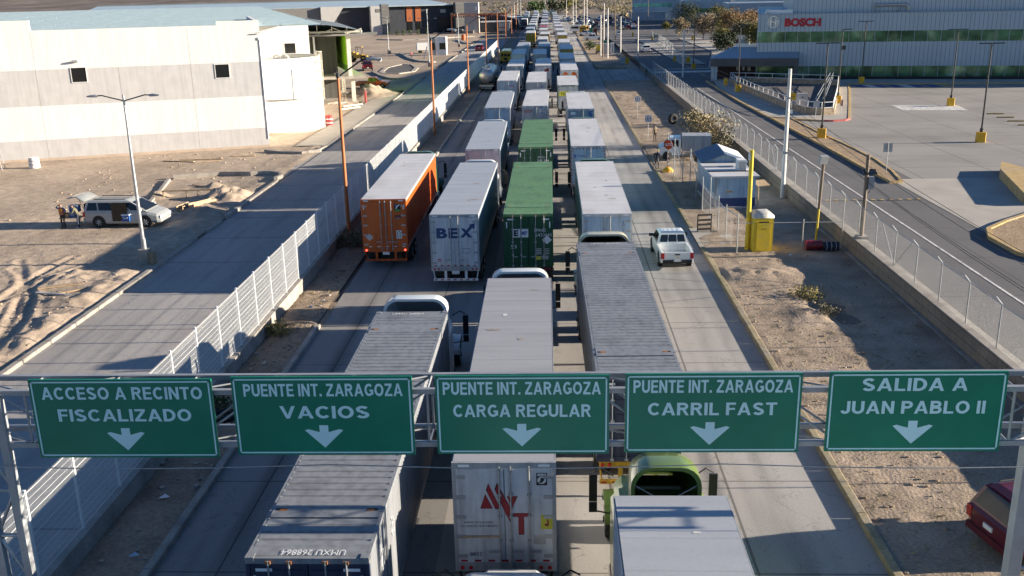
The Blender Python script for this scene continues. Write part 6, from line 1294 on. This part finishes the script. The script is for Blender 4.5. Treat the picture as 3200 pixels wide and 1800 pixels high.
tree('dry yellow weeds against the low fence wall', -12.9, 42.3, .1, .55, .85, 'grass_dry', 76, 700, .07, .05, 'bush', 'weed_clump'); tree('weeds at the low fence wall near the kerb end', -12.95, 34, .1, .5, .7, 'leaf_green', 77, 400, .06, .05, 'bush', 'weed_clump')
tree('dim olive weeds along the little trench on the gravel verge', 12.9, 47.5, .05, .4, 1.0, 'grass_dry', 78, 900, .05, .05, 'bush', 'weed_clump'); tree('dim weeds at the near end of the little trench', 13.2, 44.6, .05, .4, .8, 'leaf_gray', 79, 600, .05, .05, 'bush', 'weed_clump')
tree('tall willow like tree beyond the far end of the queue', 12, 640, 0, 11, 6, 'leaf_olive', 80, 700, .7); tree('broad dark tree at the end of the centre lane', -8, 650, 0, 8, 7, 'leaf_green', 81, 700, .7); tree('round dark tree at the end of the verge lane', 3, 655, 0, 9, 7, 'leaf_dark', 82, 700, .7)
for i, u in enumerate((-60.5, -57.4, -55.2, -52.9, -49.9, -46.8)): tree('small pointed conifer, %s from the striped pillar of the charcoal hall' % ordw[i+1], u, 373+i*1.1, 0, 2.3, .75, 'leaf_green', 90+i, 160, .2, .05, 'conifer', 'conifer')
def scatter(name, n, xr, yr, z, mats, size, seed, hs=.4):
    q = random.Random(seed); b = MB()
    for _ in range(n):
        x, y = q.uniform(*xr), q.uniform(*yr); m = q.choice(mats)
        for _ in range(7):
            k = size*q.uniform(.5, 1.3); a = q.uniform(0, 6.3); dx, dy = math.cos(a)*k, math.sin(a)*k; ox, oy = q.uniform(-size, size), q.uniform(-size, size); b.add([(x+ox-dx*.2, y+oy-dy*.2, z), (x+ox+dx*.2, y+oy+dy*.2, z), (x+ox+dx, y+oy+dy, z+k*hs*2)], [(0, 1, 2)], m)
    return struct(b.build(name), 'stuff')
scatter('brush', 2600, (-700, 700), (660, 1500), -.05, ['leaf_gray', 'leaf_dark', 'leaf_gray', 'leaf_straw'], 2.6, 5); scatter('brush', 700, (-150, -70), (430, 660), -.05, ['leaf_gray', 'leaf_straw'], 1.6, 6); scatter('brush', 500, (40, 130), (520, 900), -.05, ['leaf_gray', 'leaf_straw'], 2.0, 8)
scatter('grass', 260, (9.4, 13.8), (18, 55), .12, ['grass_dry', 'leaf_green', 'grass_dry'], .07, 9, .5); scatter('grass', 160, (-13.3, -11.5), (30, 60), .15, ['grass_dry', 'leaf_gray'], .08, 10, .5); scatter('grass', 240, (9.6, 17.3), (62, 150), .12, ['grass_dry', 'leaf_straw', 'leaf_gray'], .13, 12, .5)
# stones and clods strewn over the ground
def clods(name, n, xr, yr, z, mat, sz, seed):
    q = random.Random(seed); b = MB()
    for _ in range(n):
        x, y = q.uniform(*xr), q.uniform(*yr); s = sz*q.uniform(.4, 1.3)**2; zz = z if z is not None else dirt_h(x, y); b.ball((x, y, zz+s*.2), s, mat, 5, 3, (q.uniform(.7, 1.3), q.uniform(.7, 1.3), .7))
    return struct(b.build(name), 'stuff')
clods('rubble', 260, (-30, -23.9), (30, 58), None, 'dirt', .06, 21); clods('rubble', 200, (-42, -24), (66, 98), None, 'dirt', .08, 22); clods('pebbles', 700, (9.4, 17.2), (16, 56), .13, 'gravel', .05, 23); clods('rubble', 160, (-13.3, -11.5), (18, 60), .14, 'concrete', .07, 24)
# hills closing the view
b = MB(); nx = 90
for j, (yy, hh) in enumerate(((1700, 0), (2300, 26), (3000, 55), (3900, 95), (5200, 60))):
    for i in range(nx+1):
        x = -3400+6800*i/nx; b.v.append((x, yy, -.3+hh*(.75+.6*fbm(x, yy, .0016))))
for j in range(4):
    for i in range(nx): b.f.append((j*(nx+1)+i, j*(nx+1)+i+1, (j+1)*(nx+1)+i+1, (j+1)*(nx+1)+i)); b.m.append(b.mi('hill')); b.sm.append(True)
struct(b.build('hills'))

# ---------------------------------------------------------------- people
def person(label, loc, rz, joints, top, legs, extra=None, hair='hair', shoe='black', s=1.):
    """one skinned body; joints are metres: pelvis, chest, neck, head and each limb's chain, x right, y ahead"""
    J = joints; bm = bmesh.new(); sk = bm.verts.layers.skin.verify(); V = {}
    def v(k, p, r): q = bm.verts.new(Vector(p)*s); q[sk].radius = (r*s, r*s); V[k] = q; return q
    pel = v('pel', J['pel'], .125); pel[sk].use_root = True
    v('wa', Vector(J['pel']).lerp(Vector(J['che']), .45), .125); v('che', J['che'], .155); v('nec', J['nec'], .062); hd = Vector(J['hea']); v('h0', hd+Vector((0, 0, -.05)), .075); v('h1', hd+Vector((0, .01, .045)), .098); v('h2', hd+Vector((0, 0, .12)), .07)
    for a, c in (('pel', 'wa'), ('wa', 'che'), ('che', 'nec'), ('nec', 'h0'), ('h0', 'h1'), ('h1', 'h2')): bm.edges.new((V[a], V[c]))
    for sd in 'lr':
        sh, el, wr = J['arm'+sd]; v('sh'+sd, sh, .07); v('el'+sd, el, .048); v('wr'+sd, wr, .033); d = (Vector(wr)-Vector(el)).normalized(); hnd = Vector(wr)+d*.07; v('ha'+sd, hnd, .036)
        for a, c in (('che', 'sh'+sd), ('sh'+sd, 'el'+sd), ('el'+sd, 'wr'+sd), ('wr'+sd, 'ha'+sd)): bm.edges.new((V[a], V[c]))
        pr = d.orthogonal().normalized(); up = d.cross(pr)
        for k in range(4): o = pr*(-.03+.02*k); f1 = v('f%d%s' % (k, sd), hnd+o+d*.05, .011); f2 = v('g%d%s' % (k, sd), hnd+o+d*(.085+.008*(k % 2))+up*.012, .009); bm.edges.new((V['ha'+sd], f1)); bm.edges.new((f1, f2))
        t1 = v('t'+sd, hnd+pr*.05+d*.01+up*.015, .012); bm.edges.new((V['ha'+sd], t1))
        hp, kn, an = J['leg'+sd]; v('hp'+sd, hp, .095); v('kn'+sd, kn, .065); v('an'+sd, an, .046); to = Vector(an)+Vector(J.get('toe', (0, .16, -.045))); v('to'+sd, to, .042)
        for a, c in (('pel', 'hp'+sd), ('hp'+sd, 'kn'+sd), ('kn'+sd, 'an'+sd), ('an'+sd, 'to'+sd)): bm.edges.new((V[a], V[c]))
    me = bpy.data.meshes.new('body_cage'); bm.to_mesh(me); bm.free(); o = bpy.data.objects.new('body_cage', me); C.objects.link(o)
    o.modifiers.new('skin', 'SKIN').use_smooth_shade = True; o.modifiers.new('sub', 'SUBSURF').levels = 1
    m2 = bpy.data.meshes.new_from_object(o.evaluated_get(bpy.context.evaluated_depsgraph_get())); bpy.data.objects.remove(o)
    m2.materials.clear()
    for a in (top, legs, 'skin', shoe, hair): m2.materials.append(M[a])
    bones = [(J['pel'], J['che'], 0), (J['che'], J['nec'], 0), (J['nec'], hd+Vector((0, .02, .02)), 2), (hd+Vector((0, -.06, .1)), hd+Vector((0, .0, .17)), 4)]
    for sd in 'lr':
        bones += [(J['arm'+sd][0], J['arm'+sd][1], 0), (J['arm'+sd][1], J['arm'+sd][2], 0), (J['arm'+sd][2], Vector(J['arm'+sd][2])*1.12-Vector(J['arm'+sd][1])*.12, 2), (J['leg'+sd][0], J['leg'+sd][1], 1), (J['leg'+sd][1], J['leg'+sd][2], 1), (J['leg'+sd][2], Vector(J['leg'+sd][2])+Vector((0, .16, -.05)), 3)]
    for p in m2.polygons:
        c = p.center/s; best = (9, 0)
        for a, e, k in bones:
            a, e = Vector(a), Vector(e); d = e-a; t = max(0, min(1, (c-a).dot(d)/max(1e-6, d.length_squared))); dist = (c-(a+d*t)).length
            if dist < best[0]: best = (dist, k)
        p.material_index = best[1]; p.use_smooth = True
    m2.name = 'person'; ob = bpy.data.objects.new('person', m2); C.objects.link(ob); ob.location = loc; ob.rotation_euler.z = rz; tag(ob, label, 'person')
    if extra: extra(ob)
    return ob
def pose(**k):
    J = dict(pel=(0, 0, .95), che=(0, 0, 1.32), nec=(0, .02, 1.52), hea=(0, .04, 1.62), armr=((.19, 0, 1.42), (.26, -.02, 1.14), (.24, .14, .92)), arml=((-.19, 0, 1.42), (-.26, -.02, 1.14), (-.24, .14, .92)), legr=((.1, 0, .9), (.11, .03, .5), (.12, 0, .08)), legl=((-.1, 0, .9), (-.11, .03, .5), (-.12, 0, .08)))
    J.update(k); return J
def vest(ob):
    b = MB(); sec = []
    for z, w_, d in ((1.0, .19, .145), (1.2, .2, .16), (1.38, .215, .165), (1.46, .17, .12)): sec.append([(w_*math.cos(t), d*math.sin(t), z) for t in [2*math.pi*i/14 for i in range(14)]])
    pm('vest_orange', (.75, .16, .04), .7, 0, var=.05); b.loft(sec, 'vest_orange', caps=False)
    for x in (-.1, .1): b.box(x-.02, x+.02, .15, .172, 1.02, 1.4, 'sticker_yellow')
    b.build('safety_vest', ob)
pm('cloth_blue', (.07, .14, .27), .85, 0, var=.1); pm('cloth_brown', (.06, .045, .035), .9, 0, var=.1); pm('cloth_olive', (.16, .155, .10), .9, 0, var=.1); pm('cloth_jeans', (.035, .05, .085), .9, 0, var=.1); pm('cloth_dark', (.025, .03, .045), .9, 0, var=.1); pm('cloth_tan', (.28, .22, .16), .9, 0, var=.1); pm('cloth_gray', (.14, .13, .13), .9, 0, var=.1)
person('standing person in orange safety vest over a blue shirt with one hand at the head', (-34.15, 65.0, .0), R_(170), pose(armr=((.19, 0, 1.42), (.42, .02, 1.45), (.2, .06, 1.6)), arml=((-.19, 0, 1.42), (-.36, .04, 1.2), (-.14, .22, 1.14))), 'cloth_blue', 'cloth_brown', vest)
person('person in olive jacket, jeans and white shoes bending over the folding table', (-33.02, 64.95, .0), R_(98), pose(pel=(0, -.08, .95), che=(0, .14, 1.3), nec=(0, .26, 1.48), hea=(0, .32, 1.57), armr=((.19, .16, 1.38), (.24, .3, 1.14), (.2, .5, 1.05)), arml=((-.19, .16, 1.38), (-.24, .3, 1.14), (-.2, .5, 1.05))), 'cloth_olive', 'cloth_jeans', shoe='white_paint')
person('person in dark jacket and pale cap striding at the kerb by the stop sign', (9.2, 84.8, .02), R_(-35), pose(che=(0, .12, 1.31), nec=(0, .2, 1.5), hea=(0, .26, 1.59), legr=((.1, 0, .9), (.12, .2, .52), (.12, .18, .08)), legl=((-.1, 0, .9), (-.11, .0, .5), (-.13, -.32, .12)), armr=((.19, .1, 1.4), (.26, .2, 1.14), (.16, .36, .98))), 'cloth_dark', 'cloth_gray', hair='sticker_yellow')
person('person in dark vest over tan sleeves standing on the verge by the lorry', (10.67, 100.4, .1), R_(20), pose(), 'cloth_tan', 'cloth_brown')
person('person in dark clothes waiting at the wire gate of the factory road', (17.0, 176.5, .1), R_(80), pose(), 'cloth_dark', 'cloth_gray')
person('worker in a red top standing near the guard booth kerb', (-33.6, 240, .0), R_(40), pose(), 'van_red', 'cloth_jeans')
for i, (x, y, t) in enumerate(((40.1, 226, 'cloth_blue'), (37.3, 210, 'cloth_dark'), (36.2, 203, 'cloth_dark'))): person(('pedestrian in blue on the factory pavement', 'pedestrian in dark clothes on the factory pavement', 'pedestrian in dark clothes nearest the entrance railing')[i], (x, y, ZI), R_(150), pose(), t, 'cloth_dark')
person('guard in a yellow vest beside the second gate', (40.2, 281, ZI), 0, pose(), 'sticker_yellow', 'cloth_dark')

# ---------------------------------------------------------------- small things
r = thing('folding_table', 'small folding table with goods behind the silver minivan', 'table', (-33.65, 65.3, .0), R_(8)); b = MB(); b.box(-.75, .75, -.35, .35, .70, .74, 'wood'); b.build('tabletop', r)
for x in (-.55, .55): b = MB(); b.path([(x, -.3, 0), (x, 0, .7), (x, .3, 0)], .018, 'black', n=5); b.tube((x, -.2, .25), (x, .2, .25), .014, 'black', n=5); b.build('leg', r)
def cooler(x, y, z, s, label): b = MB(); b.box(-.28*s, .28*s, -.2*s, .2*s, 0, .36*s, 'blue_mark'); b.box(-.29*s, .29*s, -.21*s, .21*s, .36*s, .43*s, 'van_ltblue'); b.box(-.1*s, .1*s, -.225*s, -.2*s, .2*s, .24*s, 'sticker_white'); tag(b.build('cooler_box', None, (x, y, z)), label, 'cooler')
cooler(-33.35, 65.35, 1.1, 1.15, 'large blue cooler stacked on the folding table'); cooler(-33.45, 65.25, .74, .85, 'small blue cooler with pale lid under the larger one on the table')
b = MB(); b.box(-.2, .2, -.16, .16, 0, .3, 'wood'); b.box(-.18, .18, -.14, .14, .3, .33, 'black'); tag(b.build('cardboard_box', None, (-33.95, 65.2, .74)), 'brown box beside the coolers on the folding table', 'box')
def sign_post(label, x, y, z, h, kind, rz=0.):
    r = thing('road_sign', label, 'sign', (x, y, z), rz); b = MB(); b.tube((0, 0, 0), (0, 0, h), .03, 'galv', n=6); b.build('post', r)
    b = MB()
    if kind == 'park':
        b.box(-.36, .36, -.05, -.03, h-.72, h, 'sticker_white'); n = 24; c = h-.36
        b.add([(q*math.cos(2*math.pi*i/n), -.054, c+q*math.sin(2*math.pi*i/n)) for q in (.31, .245) for i in range(n)], [(i, (i+1) % n, n+(i+1) % n, n+i) for i in range(n)], 'text_navy'); b.text('E', (0, -.05, c), X_, Z_, .3, 'text_black', .03); b.cbox((0, -.06, c), (.55, .006, .06), 'text_navy')
        b.v = b.v
    if kind == 'stop':
        b.add([(.42*math.cos(math.pi/8+math.pi/4*i), -.05, h-.4+.42*math.sin(math.pi/8+math.pi/4*i)) for i in range(8)], [tuple(range(8))[::-1], tuple(range(8))], 'van_orange'); b.text('ALTO', (0, -.05, h-.4), X_, Z_, .22, 'sticker_white', .03, .6)
    if kind == 'plate': b.box(-.35, .35, -.05, -.03, h-.8, h-.1, 'galv')
    if kind == 'yellow': b.box(-.45, .45, -.05, -.03, h-.8, h, 'base_yellow'); b.text('ALTO', (0, -.05, h-.4), X_, Z_, .16, 'text_black', .02, .5)
    if kind == 'red': b.box(-.05, .05, -.3, .3, h-1.3, h-.6, 'car_red')
    b.build('sign_plate', r)
    if kind == 'stop':
        b = MB(); [b.box(-.035, .035, -.035, .035, .4+k*.35, .575+k*.35, 'van_orange') for k in range(5)]; b.build('striped_sleeve', r); b = MB(); b.loft([[(q*math.cos(t), q*math.sin(t), zz) for t in [2*math.pi*i/10 for i in range(10)]] for q, zz in ((.5, -.05), (.46, .18), (.2, .4))], 'base_yellow'); b.build('base', r)
sign_post('no parking sign on a thin post nearer the old lorry', 10.05, 101.5, .1, 2.6, 'park', R_(-4)); sign_post('no parking sign on a thin post farther along the gravel verge', 10.5, 119.5, .1, 2.7, 'park', R_(-4)); sign_post('no parking sign among the tall poles by the parked pickup', 10.9, 300, .1, 3, 'park'); sign_post('no parking sign standing behind the yellow lane bus', -12.0, 226, .1, 3, 'park')
sign_post('round orange stop sign on a striped post beside the huts', 10.0, 83.2, .1, 2.75, 'stop', R_(-8)); sign_post('grey plate sign seen from behind at the tip of the median', 26.5, 77.3, ZI, 2.6, 'plate', R_(180)); sign_post('yellow sign before the stone ramp wall', 28.4, 117, ZI, 2.4, 'yellow'); sign_post('pale plate sign close to the white power pole and median', 30.0, 112.2, ZI, 2.1, 'plate'); sign_post('dark red sign on a post by the red kerb corner', 33.0, 112.8, ZI, 2.6, 'red')
# drums, boards, ladders and heaps of the building lot
def drum(label, loc, mat, h=.9, r=.3, lay=False, band=None, name='drum'):
    root = thing(name, label, 'drum', loc); b = MB()
    if lay: b.tube((-h/2, 0, r), (h/2, 0, r), r, mat, n=18); [b.tube((x-.02, 0, r), (x+.02, 0, r), r+.012, band or mat, n=18) for x in (-h*.3, 0, h*.3)]
    else: b.tube((0, 0, 0), (0, 0, h), r, mat, r1=r*.9, n=18); [b.tube((0, 0, z), (0, 0, z+.1), r+.01-.03*z/h, band or mat, n=18) for z in (h*.3, h*.65)]
    b.build('shell', root); return root
drum('red drum lying at the foot of the floodlight pole', (15.55, 56.6, .12), 'car_red', .95, .3, True); drum('dark maroon drum with pale hoops lying next to the red one', (16.5, 56.4, .12), 'cloth_dark', .9, .27, True, 'van_pink'); drum('red and white barrel standing at the water tank', (-26.9, 117.6, .0), 'van_red', 1.3, .45, False, 'sticker_white', 'barricade_drum'); drum('orange barricade drum in the far yard', (-28.8, 331, 0), 'van_orange', 1.8, .7, False, 'van_orange', 'barricade_drum'); drum('pink and white steel drum on the bare ground before the warehouse', (-49.3, 90.2, .05), 'sticker_white', 1.0, .5, False, 'van_pink')
def plank(label, loc, ln, wd, th, rz, mat='wood', rx=0.): b = MB(); b.cbox((0, 0, th/2), (ln, wd, th), mat, 0, rx); tag(b.build('plank', None, loc, rz), label, 'board')
for i, (x, y, ln, a, lb) in enumerate(((-36.2, 92.6, 3.4, -14, 'pale board lying before the warehouse wall'), (-34.4, 93.6, 4.2, 6, 'long thin board nearest the warehouse corner'), (-33.2, 92.2, 2.4, 20, 'short board beside the long thin one'), (-30.6, 95.2, 2.2, 8, 'bright board near the curved kerb'), (-27.2, 50.4, 2.3, 25, 'bright plank on the rubble beside the lamp base'), (-26.7, 48.9, 2.6, -12, 'grey plank among the rubble by the kerb'), (-26.2, 49.6, 2.0, 38, 'reddish plank on the rubble heap'), (-29.7, 79.6, 1.8, -38, 'plank leaning in the kerbed planter'))):
    plank(lb, (x, y, dirt_h(x, y)+.03), ln, .32 if i < 4 else .14, .07, R_(a), 'wood' if i not in (5,) else 'pale_gray')
r = thing('wooden_ramp', 'wooden trough leaning over the shaded earth near the minivan', 'trough', (-26.2, 70.6, .3), R_(62))
b = MB(); b.box(-1.1, 1.1, -.28, .28, 0, .05, 'wood'); b.box(-1.1, 1.1, -.3, -.26, 0, .35, 'wood'); b.box(-1.1, 1.1, .26, .3, 0, .35, 'wood'); b.build('boards', r); r2 = dup(r, (-27.4, 70.3, .2), R_(80), 'second wooden trough next to the leaning one near the minivan'); r2.scale = (.8, .9, .9)
r = thing('timber_rail', 'long timber rail on short legs behind the wooden troughs', 'rail', (-27.6, 75.0, .05), R_(6)); b = MB(); b.box(-3.3, 3.3, -.05, .05, .55, .65, 'wood'); b.build('beam', r)
for x in (-3.2, -1.4, -.5, .5, 2.2): b = MB(); b.box(x-.04, x+.04, -.04, .04, -.1, .55, 'wood'); b.build('leg', r)
r = thing('scaffold', 'grey tubular scaffold with a motor block against the warehouse wall', 'scaffold', (-53.0, 89.2, .0), R_(16))
b = MB()
for x in (-1.3, 0, 1.1):
    for y in (-.6, .6): b.tube((x, y, 0), (x-.5, y, 3.6 if x > 1 else 2.6), .035, 'steel_gray', n=6)
for z in (1.2, 2.2): [b.tube((-1.6-.14*z, y, z), (1.1-.14*z, y, z), .035, 'steel_gray', n=6) for y in (-.6, .6)]
b.tube((.6, -.6, 3.6), (-1.5, -.6, 3.6), .03, 'van_pink', n=6); b.tube((.9, .6, 1.6), (-1.2, -.6, 2.0), .03, 'steel_gray', n=6); b.build('tubes', r); b = MB(); b.box(-1.7, -.5, -.5, .5, .1, 1.3, 'tank_steel'); b.build('motor_block', r)
r = thing('steel_rack', 'rusty metal rack standing by the end of the yellow kerb', 'rack', (9.85, 61.6, .1), R_(10)); b = MB(); [b.box(x-.03, x+.03, -.03, .03, 0, 1.15, 'chassis') for x in (-.45, .45)]; [b.box(-.45, .45, -.04, .04, z, z+.12, 'chassis') for z in (.1, .4, .7, 1.03)]; b.build('bars', r)
for i, (x, y, a) in enumerate(((-28.0, 138, 20), (-27.6, 134.5, 24), (-30.6, 141, 6))): b = MB(); b.tube((-1.7, 0, .15), (1.7, 0, .15), .13, 'cream_steel', n=10); tag(b.build('pipe', None, (x, y, .08), R_(a+30)), ('cream pipe lying by the kerb near the porch', 'shorter cream pipe nearest the water tank', 'cream pipe lying under the porch columns')[i], 'pipe')
r = thing('wooden_ladder', 'wooden step ladder leaning at the porch columns', 'ladder', (-30.5, 144.2, 0), R_(20)); b = MB(); [b.tube((x, 0, 0), (x*.7, .9, 3.0), .04, 'wood', n=5) for x in (-.3, .3)]; [b.tube((-.3, .12*k*2.5/2.5, .35*k), (.3, .12*k, .35*k), .03, 'wood', n=5) for k in range(1, 8)]; b.build('frame', r)
b = MB(); b.tube((0, 0, 0), (0, 0, 1.7), .16, 'van_red', n=10); b.tube((0, 0, .9), (0, 0, 1.1), .2, 'van_red', n=10); b.ball((0, 0, 1.7), .17, 'van_red', 8, 4); tag(b.build('fire_hydrant', None, (-26.9, 142, 0)), 'thin red hydrant standing before the earth heap', 'hydrant')
for i, (x, y) in enumerate(((14.1, 113.8), (16.2, 104.5))):
    b = MB(); n = 18; R1, R2 = .55, .24; secs = []
    for k in range(n): t = 2*math.pi*k/n; secs.append([((R1-R2*.6+R2*math.cos(u))*math.cos(t), R2*math.sin(u), (R1-R2*.6+R2*math.cos(u))*math.sin(t)+.62) for u in [2*math.pi*j/8 for j in range(8)]])
    b.loft(secs+[secs[0]], 'rubber', caps=False); tag(b.build('tractor_tyre', None, (x, y, .1), R_(25)), ('big old tyre standing upright on the verge by the wall', 'big pale tyre half buried behind the straw bush')[i], 'tyre')
b = MB(); secs = [[((.42+.12*math.cos(u))*math.cos(t), (.42+.12*math.cos(u))*math.sin(t), .12+.12*math.sin(u)) for u in [2*math.pi*j/7 for j in range(7)]] for t in [2*math.pi*k/18 for k in range(19)]]
b.loft(secs, 'rubber', caps=False); tag(b.build('tyre', None, (-12.35, 32.9, .15)), 'discarded tyre on the dirt strip behind the gantry signs', 'tyre')
# wheel stops, bollards, boxes in the factory lot
for i in range(9):
    b = MB(); b.prism([(-.9, 0), (.9, 0), (.85, .14), (-.85, .14)], -.09, .09, 'yellow_edge', 'y'); tag(b.build('wheel_stop', None, (50.6-.0*i+(i*-.28), 113.5-i*3.2, ZI), R_(-8)), 'low concrete wheel stop in the row beside the near lot lamp', 'wheel stop', 'wheel stops in the factory lot')
r = thing('control_cabinet', 'white steel cabinet on the stone ramp wall', 'cabinet', (30.2, 119.5, ZI)); b = MB(); b.box(-.6, .6, -.3, .3, .2, 2.1, 'pale_gray'); b.box(-.15, .15, -.31, -.3, 1.6, 1.7, 'black'); b.build('case', r)
for i, (x, y, w_) in enumerate(((26.6, 197, .9), (15.4, 207, .9))): b = MB(); b.box(-w_, .1, -.05, .05, .3, 1.5, 'pale_gray'); b.box(.1, w_, -.05, .05, .3, 1.5, 'base_yellow'); b.box(-.06, .06, .05, .12, 0, 1.4, 'galv'); tag(b.build('notice_board', None, (x, y, ZI if i == 0 else .05)), ('half yellow notice board by the factory road gate', 'half yellow notice board on the gravel by the side road')[i], 'sign')
r = thing('advertising_board', 'large tilted white advertising board among the trees', 'board', (44.6, 236, ZI), R_(-50)); b = MB(); b.box(-2.6, 2.6, -.06, .06, 1.4, 3.6, 'white_paint'); b.box(-2.2, -.6, -.08, -.06, 1.7, 2.8, 'maroon'); b.box(-.3, 2.2, -.08, -.06, 1.7, 2.7, 'van_teal'); b.build('board', r); b = MB(); [b.tube((x, .1, 0), (x, .1, 3), .06, 'galv', n=6) for x in (-2, 2)]; b.build('post', r)
for i, (x, y) in enumerate(((26.7, 152), (26.2, 320), (29.4, 290), (40.6, 288), (25.4, 205))): b = MB(); b.box(-.25, .25, -.25, .25, 0, 1.1, 'base_yellow'); b.box(-.27, .27, -.27, .27, 1.1, 1.2, 'yellow_edge'); tag(b.build('bollard', None, (x, y, ZI if y < 330 else 0)), ('yellow block before the stair railing', 'yellow block at the farthest gate', 'yellow block on the factory road island', 'yellow block by the guard in a vest', 'yellow block by the half yellow board')[i], 'bollard')
# inner fence and gates of the factory road
r = thing('inner_fence', 'wire mesh fence on the island between the two factory roads', 'fence', (0, 0, ZI)); b = MB(); P = [(26.6, 200), (27.6, 225), (29.4, 262), (30.2, 300)]
for a, c in zip(P, P[1:]):
    n = max(1, int(math.dist(a, c)/3))
    for k in range(n): x, y = a[0]+(c[0]-a[0])*k/n, a[1]+(c[1]-a[1])*k/n; q = MB(); q.tube((0, 0, 0), (0, 0, 2.4), .05, 'galv', n=6); q.build('post', r, (x, y, 0))
    for z in [.2+.2*j for j in range(11)]: b.tube((*a, z), (*c, z), .012, 'galv', n=3, caps=False)
b.build('wires', r)
sheet('island', 25.6, 30.5, 196, 300, ZI+.12, 'slab'); sheet('cross_strip', 18.4, 40, 178, 181.5, ZI+.002, 'mark_white'); sheet('cross_strip', 30.5, 60, 262, 268, ZI+.002, 'slab'); sheet('cross_strip', 18.4, 38, 186, 187, ZI+.002, 'mark_white')
poly_struct('sidewalk', [(31, 172), (44, 205), (52, 236), (44, 300), (38, 300), (38, 236), (30, 190)], ZI-.1, ZI+.1, 'slab')
# tall poles along the far verge and wires
for x, y, h, lb in ((15.3, 286.7, 11.4, 'slim white pole by the small blue pickup'), (11.9, 237, 9.4, 'white pole nearest the blue pickup'), (13.1, 229, 11.2, 'tall white pole with dark foot beside the meter boxes'), (16.8, 240, 9.0, 'white pole just behind the meter boxes'), (19.3, 221.6, 9.3, 'white pole inside the wire fence by the white suv'), (22.3, 168, 8.6, 'white pole with a crossarm on the factory road'), (9.8, 430, 12, 'far white pole at the start of the sandy shoulder'), (11.6, 452, 12, 'far white pole second in the row past the sheds'), (13.4, 398, 12, 'far white pole beside the crowded lot'), (14.8, 405, 12.6, 'far white pole paired at the crowded lot'), (9.1, 560, 12, 'distant white pole bending at the lot corner'), (-16.4, 462, 10.5, 'white pole at the fence end'), (-17, 530, 11, 'second white pole past the fence end'), (-14.5, 500, 12.5, 'third white pole past the fence end'), (-3.1, 640, 14, 'distant white pole behind the last trucks')):
    pole(x, y, h, 'pole_white', lb, r0=.17, r1=.12, arms=1 if x == 22.3 else 0, n=7)
for x, y, h, lb in ((19.4, 300, 10, 'dark wooden pole by the far white poles'), (12.0, 229.6, 7.6, 'dark short pole doubled with a white one'), (25.6, 400, 13, 'dark pole by the factory road'), (40, 500, 12, 'brown pole before the far hill'), (48, 496, 12, 'second brown pole before the far hill')): pole(x, y, h, 'pole_wood', lb, r0=.15, r1=.1, arms=1 if y > 490 else 0, n=7)
def wire(label, pts, sag, r=.012):
    b = MB(); out = []
    for a, c in zip(pts, pts[1:]):
        for k in range(10): t = k/10; p = lerp(a, c, t); out.append((p[0], p[1], p[2]-sag*4*t*(1-t)))
    out.append(pts[-1]); b.path(out, r, 'black', n=4); tag(b.build('overhead_cable', None), label, 'cable', 'cables along the retaining wall')
for i, (z, dx) in enumerate(((7.4, .0), (6.9, .12), (6.5, -.1), (6.2, .2))): wire(('highest black cable strung over the retaining wall', 'second highest black cable over the retaining wall', 'third black cable over the retaining wall', 'lowest black cable strung over the retaining wall')[i], [(19.3+dx, 221, z+1), (17.25+dx, 71.9, z), (17.4+dx, 8, z-1.0)], 1.2 if i < 2 else 1.5)
q = random.Random(31); cl = ['sticker_white', 'van_ltblue', 'van_cream', 'blue_mark']
for i, (x, y, w_) in enumerate(((-12.3, 26.9, .16), (-11.9, 23.6, .14), (-12.4, 38.5, .1), (-12.2, 46.1, .14), (-11.8, 47.2, .1), (13.9, 55.2, .15), (-33.9, 41.5, .4))):
    b = MB(); b.add([(-w_, -w_*.4, .02), (w_*.8, -w_*.5, .06), (w_, w_*.4, .02), (0, w_*.7, .09), (-w_*.8, w_*.3, .03)], [(0, 1, 2, 3, 4)], cl[i % 4]); tag(b.build('litter', None, (x, y, .17)), ('crumpled pale wrapper on the dirt strip by the gantry', 'bluish wrapper on the dirt strip closest to the gantry leg', 'cream scrap on the dirt strip by the fence wall', 'blue scrap behind the orange trailer', 'white scrap at the kerb end behind the orange trailer', 'pale scrap below the yellow toilet', 'cream sack lying at the edge of the rutted lot')[i], 'litter')
